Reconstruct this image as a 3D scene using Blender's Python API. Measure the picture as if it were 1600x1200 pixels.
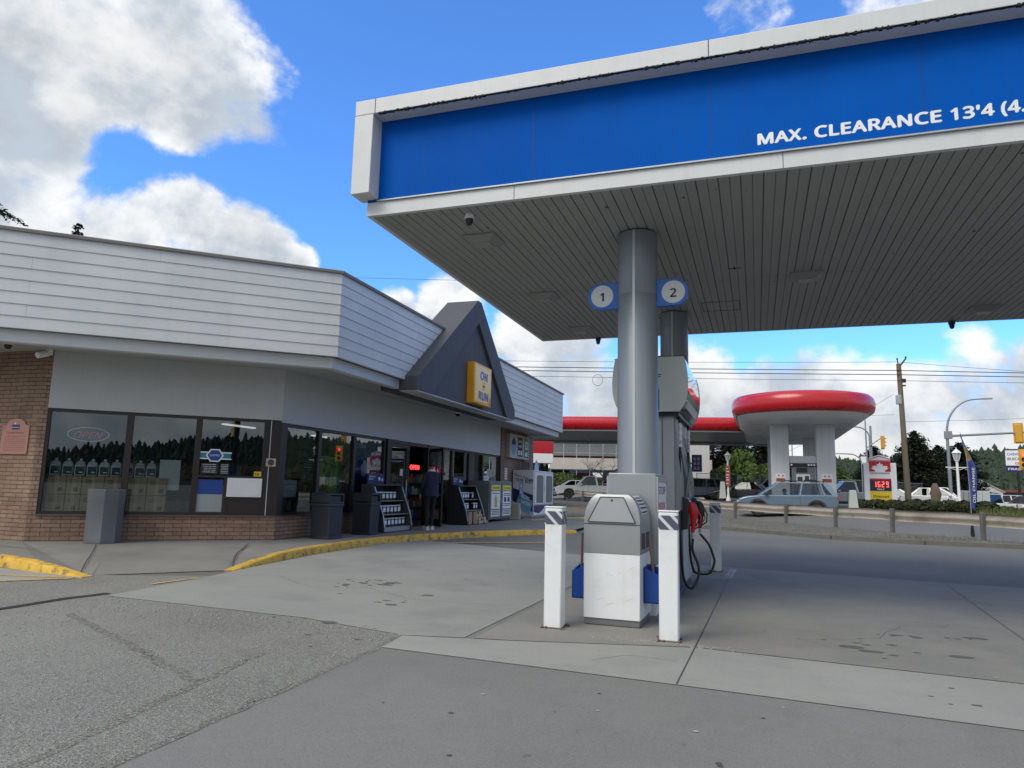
import bpy, bmesh, math, random
from mathutils import Vector, Matrix
for o in list(bpy.data.objects): bpy.data.objects.remove(o)
random.seed(7)
SC = bpy.context.scene
COL = SC.collection
rad = math.radians

# ------------------------------------------------------------------ camera
def cam_axes(yaw, pitch, roll):
    cy, sy = math.cos(yaw), math.sin(yaw)
    f = Vector((-sy*math.cos(pitch), cy*math.cos(pitch), math.sin(pitch)))
    r0 = Vector((cy, sy, 0)); u0 = r0.cross(f)
    c, s = math.cos(roll), math.sin(roll)
    return r0*c + u0*s, u0*c - r0*s, f
cd = bpy.data.cameras.new('camera'); cam = bpy.data.objects.new('camera', cd); COL.objects.link(cam)
_r, _u, _f = cam_axes(rad(19.141), rad(8.366), rad(1.387))
cam.matrix_world = Matrix(((_r.x, _u.x, -_f.x, 0), (_r.y, _u.y, -_f.y, 0), (_r.z, _u.z, -_f.z, 1.25), (0, 0, 0, 1)))
cd.sensor_width = 36; cd.lens = 1103/1600*36; cd.clip_end = 3000; cd.clip_start = 0.05
SC.camera = cam
SC.view_settings.view_transform = 'Standard'; SC.view_settings.look = 'None'
SC.view_settings.exposure = 0.90; SC.view_settings.gamma = 1

# ------------------------------------------------------------------ sun and sky
SUN = Vector((-0.44, -0.84, 1.0)).normalized()      # direction towards the sun, veiled by thin cloud
ld = bpy.data.lights.new('sun', 'SUN'); ld.energy = 1.2; ld.angle = rad(34); ld.color = (1, 0.93, 0.82)
lo = bpy.data.objects.new('sun', ld); COL.objects.link(lo)
lo.rotation_euler = SUN.to_track_quat('Z', 'Y').to_euler(); lo.location = (0, -20, 40)
W = bpy.data.worlds.new('World'); SC.world = W; W.use_nodes = True
nt = W.node_tree; N = nt.nodes; L = nt.links; N.clear()
def nd(tree, t, **k):
    n = tree.nodes.new(t)
    for a, b in k.items(): setattr(n, a, b)
    return n
def mth(tree, op, a, b=None, c=None, clamp=False):
    n = nd(tree, 'ShaderNodeMath', operation=op, use_clamp=clamp)
    for i, v in enumerate((a, b, c)):
        if v is None: continue
        if isinstance(v, (int, float)): n.inputs[i].default_value = v
        else: tree.links.new(v, n.inputs[i])
    return n.outputs[0]
def mrange(tree, v, a, b, c=0, d=1, smooth=True):
    n = nd(tree, 'ShaderNodeMapRange', interpolation_type='SMOOTHSTEP' if smooth else 'LINEAR')
    tree.links.new(v, n.inputs[0])
    for i, x in enumerate((a, b, c, d)): n.inputs[i+1].default_value = x
    return n.outputs[0]
def mixc(tree, f, a, b, bt='MIX'):
    n = nd(tree, 'ShaderNodeMix', data_type='RGBA', blend_type=bt)
    for i, v in ((0, f), (6, a), (7, b)):
        if isinstance(v, (int, float)): n.inputs[i].default_value = v
        elif isinstance(v, tuple): n.inputs[i].default_value = (*v[:3], 1)
        else: tree.links.new(v, n.inputs[i])
    return n.outputs[2]
tc = nd(nt, 'ShaderNodeTexCoord'); D = tc.outputs['Generated']
sky = nd(nt, 'ShaderNodeTexSky', sky_type='NISHITA', sun_disc=False)
sky.sun_elevation = math.asin(SUN.z); sky.sun_rotation = math.atan2(SUN.x, SUN.y)
sky.altitude = 200; sky.air_density = 1.0; sky.dust_density = 0.6; sky.ozone_density = 1.6
SKYK = 0.113
skyc = mixc(nt, 1.0, sky.outputs[0], (0.50, 0.90, 1.42), 'MULTIPLY')
sep = nd(nt, 'ShaderNodeSeparateXYZ'); L.new(D, sep.inputs[0])
def noise(tree, vec, scale, detail=6, rough=.55, dist=0, off=None, stretch=None):
    if off or stretch:
        m = nd(tree, 'ShaderNodeMapping'); tree.links.new(vec, m.inputs[0])
        if off: m.inputs[1].default_value = off
        if stretch: m.inputs[3].default_value = stretch
        vec = m.outputs[0]
    n = nd(tree, 'ShaderNodeTexNoise'); tree.links.new(vec, n.inputs['Vector'])
    n.inputs['Scale'].default_value = scale; n.inputs['Detail'].default_value = detail
    n.inputs['Roughness'].default_value = rough; n.inputs['Distortion'].default_value = dist
    return n.outputs[0]
def blob(d, rin, rout, w):
    d = Vector(d).normalized()
    n = nd(nt, 'ShaderNodeVectorMath', operation='DOT_PRODUCT'); L.new(D, n.inputs[0]); n.inputs[1].default_value = d
    return mth(nt, 'MULTIPLY', mrange(nt, n.outputs['Value'], math.cos(rout), math.cos(rin)), w)
CL = [((-.72, .52, .46), .02, .30, 1.0), ((-.80, .48, .33), .02, .20, 1.0), ((-.66, .60, .47), .02, .20, 1.0), ((-.615, .64, .46), .01, .11, .95),
      ((-.64, .645, .42), .02, .09, .95), ((-.70, .61, .40), .01, .09, .8)]
CL2 = [((-.76, .60, .262), .01, .13, 1.0), ((-.69, .66, .29), .01, .12, 1.0), ((-.625, .725, .29), .005, .09, 1.0), ((-.58, .76, .28), .005, .05, .9),
      ((-.40, .88, .235), .005, .085, .95), ((-.29, .94, .18), .02, .13, 1.0), ((-.47, .855, .235), .005, .06, .9),
      ((.20, .82, .56), .02, .13, .62), ((.0, .82, .575), .01, .07, .56), ((-.55, .78, .20), .01, .05, .5)]
def union(lst, m=None):
    for d, a, b, w in lst:
        v = blob(d, a, b, w); m = v if m is None else mth(nt, 'MAXIMUM', m, v)
    return m
m = union(CL)
for d, a, b_, w in [((-.70, .615, .365), .0, .075, .75), ((-.66, .67, .335), .0, .07, .7), ((-.62, .69, .36), .0, .09, .85)]:
    m = mth(nt, 'SUBTRACT', m, blob(d, a, b_, w), clamp=True)
m = union(CL2, m)
# the bank of cloud low over the hills to the right, and unseen cover behind and overhead, added to keep the ambient light neutral
band = mth(nt, 'MULTIPLY', mrange(nt, sep.outputs[2], .235, .11), mrange(nt, sep.outputs[0], -.50, -.10, .70, 1.0))
back = mth(nt, 'MAXIMUM', mrange(nt, sep.outputs[1], .25, -.25, 0, .84), mrange(nt, sep.outputs[2], .66, .80, 0, .82))
m = mth(nt, 'MAXIMUM', m, mth(nt, 'MAXIMUM', band, back))
n1 = noise(nt, D, 5.5, 9, .60, .25, off=(3.1, 1.7, .4), stretch=(1, 1, 1.25))
n2 = noise(nt, D, 17, 6, .6, off=(.3, 5, 2))
fld = mth(nt, 'ADD', mth(nt, 'MULTIPLY', m, 1.0), mth(nt, 'ADD', mth(nt, 'MULTIPLY', mth(nt, 'SUBTRACT', n1, .5), 2.5), mth(nt, 'MULTIPLY', mth(nt, 'SUBTRACT', n2, .5), .55)))
alpha = mth(nt, 'MULTIPLY', mrange(nt, fld, .34, .78), mrange(nt, m, .02, .25))
# lit tops against greyer bases: the same field read a little higher up
n1u = noise(nt, D, 5.5, 7, .58, .25, off=(3.07, 1.67, .52), stretch=(1, 1, 1.25))
sh = mth(nt, 'ADD', mth(nt, 'MULTIPLY', mth(nt, 'SUBTRACT', n1, n1u), 2.2), mth(nt, 'MULTIPLY', noise(nt, D, 3.2, 5, .5, off=(7, 2, 1)), 1.1))
lit = mrange(nt, sh, .22, .78)
thick = mrange(nt, fld, .6, 1.5, 1.0, .72)
ccol = mixc(nt, lit, (.30, .34, .39), (.565, .57, .575))
ccol = mixc(nt, 1.0, ccol, mixc(nt, 0.0, (1, 1, 1), (1, 1, 1)), 'MULTIPLY')
cm = nd(nt, 'ShaderNodeVectorMath', operation='SCALE'); L.new(ccol, cm.inputs[0]); L.new(thick, cm.inputs[3])
ks = nd(nt, 'ShaderNodeVectorMath', operation='SCALE'); L.new(skyc, ks.inputs[0]); ks.inputs[3].default_value = SKYK
CLK = 1.0
out = mixc(nt, alpha, ks.outputs[0], cm.outputs[0])
bg = nd(nt, 'ShaderNodeBackground'); L.new(out, bg.inputs[0]); bg.inputs[1].default_value = 1.0
wo = nd(nt, 'ShaderNodeOutputWorld'); L.new(bg.outputs[0], wo.inputs[0])
bgs = bg

# ------------------------------------------------------------------ materials
MATS = {}
def newmat(name):
    m = bpy.data.materials.new(name); m.use_nodes = True
    t = m.node_tree; t.nodes.clear()
    o = t.nodes.new('ShaderNodeOutputMaterial'); p = t.nodes.new('ShaderNodeBsdfPrincipled')
    t.links.new(p.outputs[0], o.inputs[0]); MATS[name] = m
    return m, t, p, o
def setc(t, p, col):
    if isinstance(col, tuple): p.inputs['Base Color'].default_value = (*col[:3], 1)
    else: t.links.new(col, p.inputs['Base Color'])
def bump(t, p, h, strength=.3, dist=.01):
    b = nd(t, 'ShaderNodeBump'); b.inputs['Strength'].default_value = strength; b.inputs['Distance'].default_value = dist
    t.links.new(h, b.inputs['Height']); t.links.new(b.outputs[0], p.inputs['Normal'])
def obj_vec(t): return nd(t, 'ShaderNodeTexCoord').outputs['Object']
def uv_vec(t): return nd(t, 'ShaderNodeTexCoord').outputs['UV']
def M(name, col, rough=.5, metal=0, var=.12, vs=2.0, bmp=0, bs=60, dirt=0, dcol=(.10, .085, .07), ds=1.3, coat=0, emit=None, es=0, streak=0):
    """a plain painted / plastic / metal surface with tonal variation, dirt patches, vertical streaks and a fine bump"""
    m, t, p, o = newmat(name); v = obj_vec(t)
    k = mth(t, 'MULTIPLY_ADD', noise(t, v, vs, 6, .6), 2*var, 1-var)
    sc_ = nd(t, 'ShaderNodeVectorMath', operation='SCALE'); sc_.inputs[0].default_value = col[:3]; t.links.new(k, sc_.inputs[3])
    c = sc_.outputs[0]
    if dirt:
        f = mth(t, 'MULTIPLY', mrange(t, noise(t, v, ds, 8, .68), .46, .72), dirt)
        c = mixc(t, f, c, dcol)
    if streak:
        f = mth(t, 'MULTIPLY', mrange(t, noise(t, v, 1.0, 5, .6, stretch=(14, 14, .35)), .5, .75), streak)
        c = mixc(t, f, c, dcol)
    setc(t, p, c)
    t.links.new(mth(t, 'MULTIPLY_ADD', noise(t, v, vs*3, 4), .3*rough, .85*rough), p.inputs['Roughness'])
    p.inputs['Metallic'].default_value = metal
    if coat: p.inputs['Coat Weight'].default_value = coat; p.inputs['Coat Roughness'].default_value = .04
    if bmp: bump(t, p, noise(t, v, bs, 4), bmp, .004)
    if emit: p.inputs['Emission Color'].default_value = (*emit, 1); p.inputs['Emission Strength'].default_value = es
    return m

# ------------------------------------------------------------------ mesh builder
class MB:
    def __init__(s): s.V = []; s.F = []; s.I = []; s.mi = 0
    def mat(s, i): s.mi = i; return s
    def add(s, vs, fs):
        b = len(s.V); s.V += [tuple(v) for v in vs]
        for f in fs: s.F.append([b+i for i in f]); s.I.append(s.mi)
        return s
    def box(s, x0, x1, y0, y1, z0, z1):
        return s.add([(x0,y0,z0),(x1,y0,z0),(x1,y1,z0),(x0,y1,z0),(x0,y0,z1),(x1,y0,z1),(x1,y1,z1),(x0,y1,z1)],
                     [(3,2,1,0),(4,5,6,7),(0,1,5,4),(1,2,6,5),(2,3,7,6),(3,0,4,7)])
    def bar(s, p, q, w, h, up=(0,0,1)):
        """a box beam from p to q, w wide across and h high"""
        p, q = Vector(p), Vector(q); d = (q-p).normalized(); up = Vector(up)
        a = d.cross(up)
        if a.length < 1e-4: a = d.cross(Vector((1,0,0)))
        a.normalize(); b = a.cross(d)
        a *= w/2; b *= h/2
        return s.add([p-a-b, p+a-b, p+a+b, p-a+b, q-a-b, q+a-b, q+a+b, q-a+b], [(0,1,2,3),(7,6,5,4),(1,0,4,5),(2,1,5,6),(3,2,6,7),(0,3,7,4)])
    def extr(s, poly, vec):
        n = len(poly); vec = Vector(vec); P = [Vector(p) for p in poly]
        return s.add(P + [p+vec for p in P], [tuple(range(n))[::-1], tuple(range(n, 2*n))] + [(i, (i+1) % n, n+(i+1) % n, n+i) for i in range(n)])
    def prism(s, poly, z0, z1): return s.extr([(x, y, z0) for x, y in poly], (0, 0, z1-z0))
    def quad(s, *p): return s.add(p, [tuple(range(len(p)))])
    def rings(s, R, cap0=True, cap1=True, closed=True):
        n = len(R[0]); V = [p for r in R for p in r]; F = []
        for k in range(len(R)-1):
            for i in range(n if closed else n-1):
                j = (i+1) % n; F.append((k*n+i, k*n+j, (k+1)*n+j, (k+1)*n+i))
        if cap0: F.append(tuple(range(n))[::-1])
        if cap1: F.append(tuple((len(R)-1)*n+i for i in range(n)))
        return s.add(V, F)
    def tube(s, pts, r, n=8):
        pts = [Vector(p) for p in pts]; R = []; a = None
        for i, p in enumerate(pts):
            d = (pts[min(i+1, len(pts)-1)] - pts[max(i-1, 0)]).normalized()
            if a is None:
                a = d.cross(Vector((0, 0, 1)))
                if a.length < 1e-3: a = d.cross(Vector((1, 0, 0)))
            else: a = a - d*a.dot(d)
            a.normalize(); b = d.cross(a)
            rr = r[i] if isinstance(r, (list, tuple)) else r
            R.append([p + (a*math.cos(2*math.pi*k/n) + b*math.sin(2*math.pi*k/n))*rr for k in range(n)])
        return s.rings(R)
    def lathe(s, prof, n=20, c=(0, 0, 0), axis='z'):
        R = []
        for r, z in prof:
            q = []
            for k in range(n):
                a = 2*math.pi*k/n; x, y = r*math.cos(a), r*math.sin(a)
                q.append((c[0]+x, c[1]+y, c[2]+z) if axis == 'z' else (c[0]+z, c[1]+x, c[2]+y) if axis == 'x' else (c[0]+x, c[1]+z, c[2]+y))
            R.append(q)
        return s.rings(R)
    def ball(s, c, rx, ry=None, rz=None, n=12, m=8):
        ry = ry or rx; rz = rz or rx; R = []
        for i in range(m+1):
            t = math.pi*i/m; rr = max(math.sin(t), .02)
            R.append([(c[0]+rx*rr*math.cos(2*math.pi*k/n), c[1]+ry*rr*math.sin(2*math.pi*k/n), c[2]-rz*math.cos(t)) for k in range(n)])
        return s.rings(R)
    def xf(s, mtx):
        s.V = [tuple(mtx @ Vector(v)) for v in s.V]; return s
    def mesh(s, name, mats, smooth=None, recalc=True):
        me = bpy.data.meshes.new(name); me.from_pydata(s.V, [], s.F)
        for m_ in (mats if isinstance(mats, (list, tuple)) else [mats]): me.materials.append(m_)
        me.polygons.foreach_set('material_index', s.I)
        if recalc:
            bm = bmesh.new(); bm.from_mesh(me); bmesh.ops.recalc_face_normals(bm, faces=bm.faces); bm.to_mesh(me); bm.free()
        uv = me.uv_layers.new(name='UVMap').data
        for f in me.polygons:
            n = f.normal
            if abs(n.z) < .75:
                t = Vector((-n.y, n.x, 0)).normalized()
                for li in f.loop_indices:
                    p = me.vertices[me.loops[li].vertex_index].co; uv[li].uv = (p.dot(t), p.z)
            else:
                for li in f.loop_indices:
                    p = me.vertices[me.loops[li].vertex_index].co; uv[li].uv = (p.x, p.y)
        if smooth:
            me.polygons.foreach_set('use_smooth', [True]*len(me.polygons)); me.set_sharp_from_angle(angle=rad(smooth))
        return me
    def build(s, name, mats, parent=None, smooth=None, bevel=0, loc=None, rz=0, recalc=True, seg=2):
        o = bpy.data.objects.new(name, s.mesh(name, mats, smooth or (40 if bevel else None), recalc)); COL.objects.link(o)
        if parent: o.parent = parent
        if loc: o.location = loc
        if rz: o.rotation_euler = (0, 0, rz)
        if bevel:
            b = o.modifiers.new('bevel', 'BEVEL'); b.width = bevel; b.segments = seg; b.limit_method = 'ANGLE'; b.angle_limit = rad(35)
        return o
def tag(o, label=None, cat=None, group=None, kind=None):
    if label: o['label'] = label
    if cat: o['category'] = cat
    if group: o['group'] = group
    if kind: o['kind'] = kind
    return o
def thing(name, label, cat, loc=(0, 0, 0), rz=0, group=None):
    o = bpy.data.objects.new(name, None); COL.objects.link(o); o.empty_display_size = .2
    o.location = loc; o.rotation_euler = (0, 0, rz)
    return tag(o, label, cat, group)
def dup(root, loc, rz=0, label=None, group=None, scale=None):
    def cp(o, par):
        c = o.copy(); COL.objects.link(c)
        if par: c.parent = par
        for ch in list(o.children): cp(ch, c)
        return c
    r = cp(root, None); r.location = loc; r.rotation_euler = (0, 0, rz)
    if scale: r.scale = scale
    if label: r['label'] = label
    if group: r['group'] = group
    return r
FONT = None
try:    # a humanist typeface that ships inside Blender; the built-in one stands in where it is missing
    import os
    FONT = bpy.data.fonts.load(os.path.join(bpy.utils.system_resource('DATAFILES', path='fonts'), 'NotoSansHebrew-Regular.woff2'))
except Exception: FONT = None
def lettering(name, txt, mtl, parent, o, right, up, h, w=None, ext=.002, bold=0.0, align='L', shear=0, sp=1.0):
    """words as a thin raised mesh; o = lower left (or lower centre) of the words, h = capital height, w = full width if it must fit"""
    cu = bpy.data.curves.new(name, 'FONT'); cu.body = txt; cu.size = 1; cu.extrude = .5; cu.shear = shear; cu.space_character = sp+max(0, bold)*1.2
    cu.resolution_u = 3
    if FONT: cu.font = FONT
    ob = bpy.data.objects.new('tmp', cu); COL.objects.link(ob)
    bpy.context.view_layer.update()
    me0 = bpy.data.meshes.new_from_object(ob.evaluated_get(bpy.context.evaluated_depsgraph_get()))
    bpy.data.objects.remove(ob); bpy.data.curves.remove(cu)
    P = [v.co.copy() for v in me0.vertices]; F = [tuple(p.vertices) for p in me0.polygons]; bpy.data.meshes.remove(me0)
    k = max(0, bold)*.8
    V, FF = [], []                                                     # heavier strokes: the same outline laid over itself, a hair apart
    for n, (dx, dy) in enumerate([(0, 0)] + ([(k, 0), (-k, 0), (0, k*.8), (0, -k*.8), (k*.7, k*.6), (-k*.7, -k*.6)] if k else [])):
        b0 = len(V); V += [(p.x+dx, p.y+dy, p.z-(.03*n if p.z > 0 else 0)) for p in P]; FF += [tuple(i+b0 for i in f) for f in F]
    xs = [v[0] for v in V]; ys = [v[1] for v in V]
    x0, x1, y0, y1 = min(xs), max(xs), min(ys), max(ys)
    if '\n' in txt: ky = h/(y1-y0); yb = y0
    else: ky = h/(.71+2*k*.8); yb = -k*.8
    kx = w/(x1-x0) if w else ky
    right, up = Vector(right).normalized(), Vector(up).normalized(); nrm = right.cross(up)
    ox = (x0+x1)/2 if align == 'C' else x0
    me = bpy.data.meshes.new(name)
    me.from_pydata([Vector(o) + right*((v[0]-ox)*kx) + up*((v[1]-yb)*ky) + nrm*(v[2]*2*ext if v[2] > 0 else 0) for v in V], [], FF)
    me.materials.append(mtl)
    ob = bpy.data.objects.new(name, me); COL.objects.link(ob)
    if parent: ob.parent = parent
    return ob
def apply_mods(ob):
    """swap the object's mesh for its modified one"""
    bpy.context.view_layer.update()
    dg = bpy.context.evaluated_depsgraph_get()
    me = bpy.data.meshes.new_from_object(ob.evaluated_get(dg)); ob.modifiers.clear(); ob.data = me
    return ob

# common surfaces
def glass(name, tint=(.35, .40, .42), base=.10, rough=.0, k=1.0):
    m, t, p, o = newmat(name); t.nodes.remove(p)
    tr = nd(t, 'ShaderNodeBsdfTransparent'); tr.inputs[0].default_value = (*tint, 1)
    gl = nd(t, 'ShaderNodeBsdfGlossy'); gl.inputs['Roughness'].default_value = rough; gl.inputs[0].default_value = (.86, .93, .95, 1)
    b = nd(t, 'ShaderNodeBump'); b.inputs['Strength'].default_value = .05; b.inputs['Distance'].default_value = .01
    t.links.new(noise(t, obj_vec(t), .9, 1), b.inputs['Height']); t.links.new(b.outputs[0], gl.inputs['Normal'])
    fr = nd(t, 'ShaderNodeFresnel'); fr.inputs[0].default_value = 1.5
    mx = nd(t, 'ShaderNodeMixShader'); t.links.new(mth(t, 'MULTIPLY_ADD', fr.outputs[0], k, base, clamp=True), mx.inputs[0])
    t.links.new(tr.outputs[0], mx.inputs[1]); t.links.new(gl.outputs[0], mx.inputs[2]); t.links.new(mx.outputs[0], o.inputs[0])
    return m
GLASS = glass('store_glass', (.55, .60, .61), .10)
OPENGLASS = glass('clear_car_glass', (.55, .6, .6), .02, k=.6)
CARGLASS = glass('car_glass', (.14, .165, .165), .02)
WHITE = M('white_paint', (.74, .75, .74), .45, var=.05, dirt=.10, dcol=(.42, .40, .36), ds=2.2)
WHITE2 = M('clean_white', (.78, .79, .79), .4, var=.03)
ALU = M('brushed_aluminium', (.42, .43, .44), .38, .75, var=.08, vs=5)
STEEL = M('galvanised_steel', (.40, .42, .43), .45, .6, var=.2, vs=6)
BLACK = M('black_plastic', (.016, .016, .018), .45, var=.25)
RUBBER = M('black_rubber', (.014, .014, .014), .55, var=.2)
DKGREY = M('dark_grey_plastic', (.045, .05, .055), .5, var=.2)
BLUE = M('deep_blue_paint', (.006, .052, .27), .35, var=.1)
NAVY = M('navy_sign', (.012, .022, .11), .4, var=.1)
RED = M('red_gloss', (.46, .006, .014), .28, var=.10, coat=.25, streak=.12, dcol=(.30, .01, .015))
YELLOW = M('sign_yellow', (.75, .50, .03), .45, var=.06)
BROWN = M('bronze_frame', (.026, .019, .017), .4, .2, var=.15)
INK = M('dark_ink', (.02, .022, .03), .6, var=.1)
REDINK = M('red_ink', (.55, .03, .03), .6, var=.1)
BLUEINK = M('blue_ink', (.02, .07, .35), .6, var=.1)
# ------------------------------------------------------------------ ground
RAIL0 = Vector((6.2, 24.1)); RE = Vector((-.556, .831)); RN = Vector((.831, .556))
def sstep(t): t = max(0, min(1, t)); return t*t*(3-2*t)
def lerp_tab(x, tab):
    if x <= tab[0][0]: return tab[0][1]
    for (a, u), (b, v) in zip(tab, tab[1:]):
        if x <= b: return u+(v-u)*(x-a)/(b-a)
    return tab[-1][1]
def gz(x, y):
    d = (Vector((x, y))-RAIL0).dot(RN)
    base = max(0, min(.35, .0175*(y-34)))*sstep((8-x)/11)
    amp = lerp_tab(x, [(-5, .33), (4, .40), (9, .52), (13, .42), (18, .2), (60, .15)])
    return base + amp*sstep((d-.3)/6.5)

def ground_mat(name, c0, c1, speck, grain=220, sp_amt=.5, stain=.35, bmp=.25, big=.35, scol=(.05, .05, .05), rough=.85, tint=None, spl=.62):
    c0 = tuple(a*b for a, b in zip(c0, (1.13, 1.10, 1.02))); c1 = tuple(a*b for a, b in zip(c1, (1.13, 1.10, 1.02)))
    m, t, p, o = newmat(name); v = obj_vec(t)
    c = mixc(t, mrange(t, noise(t, v, big, 7, .62), .3, .7), c0, c1)
    c = mixc(t, mth(t, 'MULTIPLY', mrange(t, noise(t, v, 2.6, 7, .7, off=(4, 2, 0)), .45, .8), .35), c, tuple(x*.78 for x in c0))
    if tint: c = mixc(t, mth(t, 'MULTIPLY', mrange(t, noise(t, v, .8, 6, .65, off=(9, 1, 3)), .5, .72), .6), c, tint)
    vo = nd(t, 'ShaderNodeTexVoronoi'); t.links.new(v, vo.inputs['Vector']); vo.inputs['Scale'].default_value = grain
    bw = nd(t, 'ShaderNodeSeparateColor'); t.links.new(vo.outputs['Color'], bw.inputs[0])
    c = mixc(t, mth(t, 'MULTIPLY', mrange(t, bw.outputs[0], spl, 1.0, smooth=False), sp_amt), c, speck)
    c = mixc(t, mth(t, 'MULTIPLY', mrange(t, bw.outputs[1], .7, 1.0, smooth=False), sp_amt*.8), c, tuple(x*.45 for x in c0))
    # drips and oil spots, small and sparse
    s1 = mrange(t, noise(t, v, 4.5, 4, .6, off=(1, 8, 2)), .66, .74); s2 = mrange(t, noise(t, v, .55, 3, .5, off=(5, 5, 1)), .52, .66)
    c = mixc(t, mth(t, 'MULTIPLY', mth(t, 'MULTIPLY', s1, s2), stain), c, scol)
    setc(t, p, c); p.inputs['Roughness'].default_value = rough; p.inputs['Specular IOR Level'].default_value = .3
    h = mth(t, 'ADD', vo.outputs['Distance'], mth(t, 'MULTIPLY', noise(t, v, 30, 5, .7), 1.4))
    bump(t, p, h, bmp, .006)
    return m
CONC = ground_mat('apron_concrete', (.225, .235, .23), (.27, .275, .265), (.34, .34, .33), 260, .35, .45, .12, .45, (.045, .045, .045), tint=(.20, .20, .19))
CONC_W = ground_mat('worn_concrete', (.185, .185, .175), (.235, .23, .218), (.31, .31, .29), 240, .35, .35, .14, .6, (.08, .075, .07), tint=(.15, .142, .128))
CONC_L = ground_mat('pale_concrete', (.25, .26, .25), (.29, .29, .28), (.36, .36, .35), 260, .35, .7, .12, .5, (.07, .07, .065), tint=(.21, .21, .2))
WALK = ground_mat('pavement_concrete', (.165, .165, .16), (.21, .21, .20), (.28, .28, .27), 260, .3, .5, .12, .6, (.08, .075, .07), tint=(.14, .14, .135))
AGG = ground_mat('worn_aggregate_asphalt', (.155, .155, .143), (.215, .215, .20), (.36, .352, .33), 120, .8, .5, .8, .4, (.06, .06, .055), tint=(.14, .132, .115), spl=.45)
ASPH = ground_mat('smooth_asphalt', (.158, .16, .156), (.195, .197, .19), (.28, .28, .27), 200, .45, .5, .3, .3, (.05, .05, .05), tint=(.19, .19, .185))
ROADM = ground_mat('road_asphalt', (.115, .114, .107), (.152, .150, .142), (.20, .20, .20), 150, .4, .4, .3, .2, (.04, .04, .04))
GRAVM = ground_mat('gravel', (.085, .078, .062), (.135, .125, .10), (.26, .25, .22), 22, .9, .4, 1.0, .8, (.05, .05, .03), tint=(.09, .085, .055))
SEAL = M('crack_sealant', (.028, .028, .03), .5, var=.2)
YPAINT = None
def yellow_paint():
    m, t, p, o = newmat('worn_yellow_paint'); v = obj_vec(t)
    c = mixc(t, mrange(t, noise(t, v, 3, 6, .6), .3, .7), (.58, .33, .025), (.66, .42, .05))
    c = mixc(t, mth(t, 'MULTIPLY', mrange(t, noise(t, v, 5, 9, .75, off=(3, 1, 4)), .49, .62), .85), c, (.10, .085, .06))
    c = mixc(t, mth(t, 'MULTIPLY', mrange(t, noise(t, v, 16, 6, .7, off=(1, 1, 4)), .58, .7), .8), c, (.27, .25, .21))
    setc(t, p, c); p.inputs['Roughness'].default_value = .7; bump(t, p, noise(t, v, 45, 5), .4, .004)
    return m
YPAINT = yellow_paint()
def faded_paint(name, col, keep):
    m, t, p, o = newmat(name); v = obj_vec(t)
    f = mrange(t, noise(t, v, 7, 8, .75), keep-.08, keep+.08)
    setc(t, p, mixc(t, f, col, (.19, .19, .18))); p.inputs['Roughness'].default_value = .8
    return m
FADEY = faded_paint('faded_yellow_line', (.55, .36, .09), .56)
FADEW = faded_paint('faded_white_line', (.5, .5, .48), .5)

def frange(a, b, st):
    while a < b-1e-6: yield a; a += st
    yield b
# the ground: one sheet to the horizon, finer where it lifts beyond the guardrail
xs = [-900, -500, -250, -120, -70] + list(frange(-45, 60, 2.5)) + [80, 130, 250, 500, 900]
ys = [-900, -400, -150, -60, -20, 0, 10, 17] + list(frange(19, 110, 2.5)) + [130, 180, 260, 420, 900]
g = MB(); nx = len(xs)
g.V = [(x, y, gz(x, y)-.016) for y in ys for x in xs]
for j in range(len(ys)-1):
    for i in range(nx-1): g.F.append((j*nx+i, j*nx+i+1, (j+1)*nx+i+1, (j+1)*nx+i)); g.I.append(0)
tag(g.build('ground', ROADM, smooth=60, recalc=False), kind='structure')
def sheet(name, poly, m, z, thick=None):
    b = MB().quad(*[(x, y, z) for x, y in poly])
    o = b.build(name, m, recalc=False)
    return tag(o, kind='structure')
sheet('asphalt_lot', [(-3.05, -14), (30, -14), (30, 12.0), (3.6, 12.3), (-.4, 12.95), (-2.0, 13.3), (-3.05, 13.4)], ASPH, -.009)
sheet('aggregate_lot', [(-60, -14), (-2.68, -14), (-2.70, 2.6), (-2.78, 5.2), (-2.86, 5.75), (-6.55, 6.2), (-6.8, 7.9), (-8.3, 7.2), (-8.9, 7.05), (-60, 7.05)], AGG, -.008)
# the concrete apron, poured in slabs with open joints
sheet('apron_slab', [(-6.66, 6.03), (-4.04, 5.89), (-2.88, 5.60), (-2.36, 5.72), (-2.30, 13.4), (-5.0, 14.3), (-7.45, 15.2), (-7.62, 13.8), (-7.45, 10.8), (-7.0, 8.4), (-6.86, 7.59)], CONC, -.004)
sheet('apron_slab', [(-2.28, 5.74), (-1.96, 5.80), (-.513, 6.2), (-.408, 12.93), (-2.0, 13.28), (-2.28, 13.38)], CONC_W, -.004)
sheet('apron_slab', [(-.505, 6.2), (2.1, 5.98), (2.6, 12.45), (-.40, 12.92)], CONC_W, -.004)
sheet('apron_slab', [(2.12, 5.98), (8, 5.6), (8, 11.8), (2.62, 12.44)], CONC_W, -.004)
sheet('apron_slab', [(-2.80, 5.12), (-.535, 4.98), (-.515, 6.18), (-1.96, 5.78), (-2.86, 5.585)], CONC_L, -.004)
sheet('apron_slab', [(-.531, 4.98), (1.36, 4.83), (8, 4.35), (8, 5.58), (2.1, 5.96), (-.511, 6.18)], CONC_L, -.004)
sheet('parking_stall', [(-14, 7.3), (-14, 3.9), (-8.6, 6.2), (-8.12, 6.86), (-8.35, 6.95), (-10.2, 7.2)], CONC_L, -.004)
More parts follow.
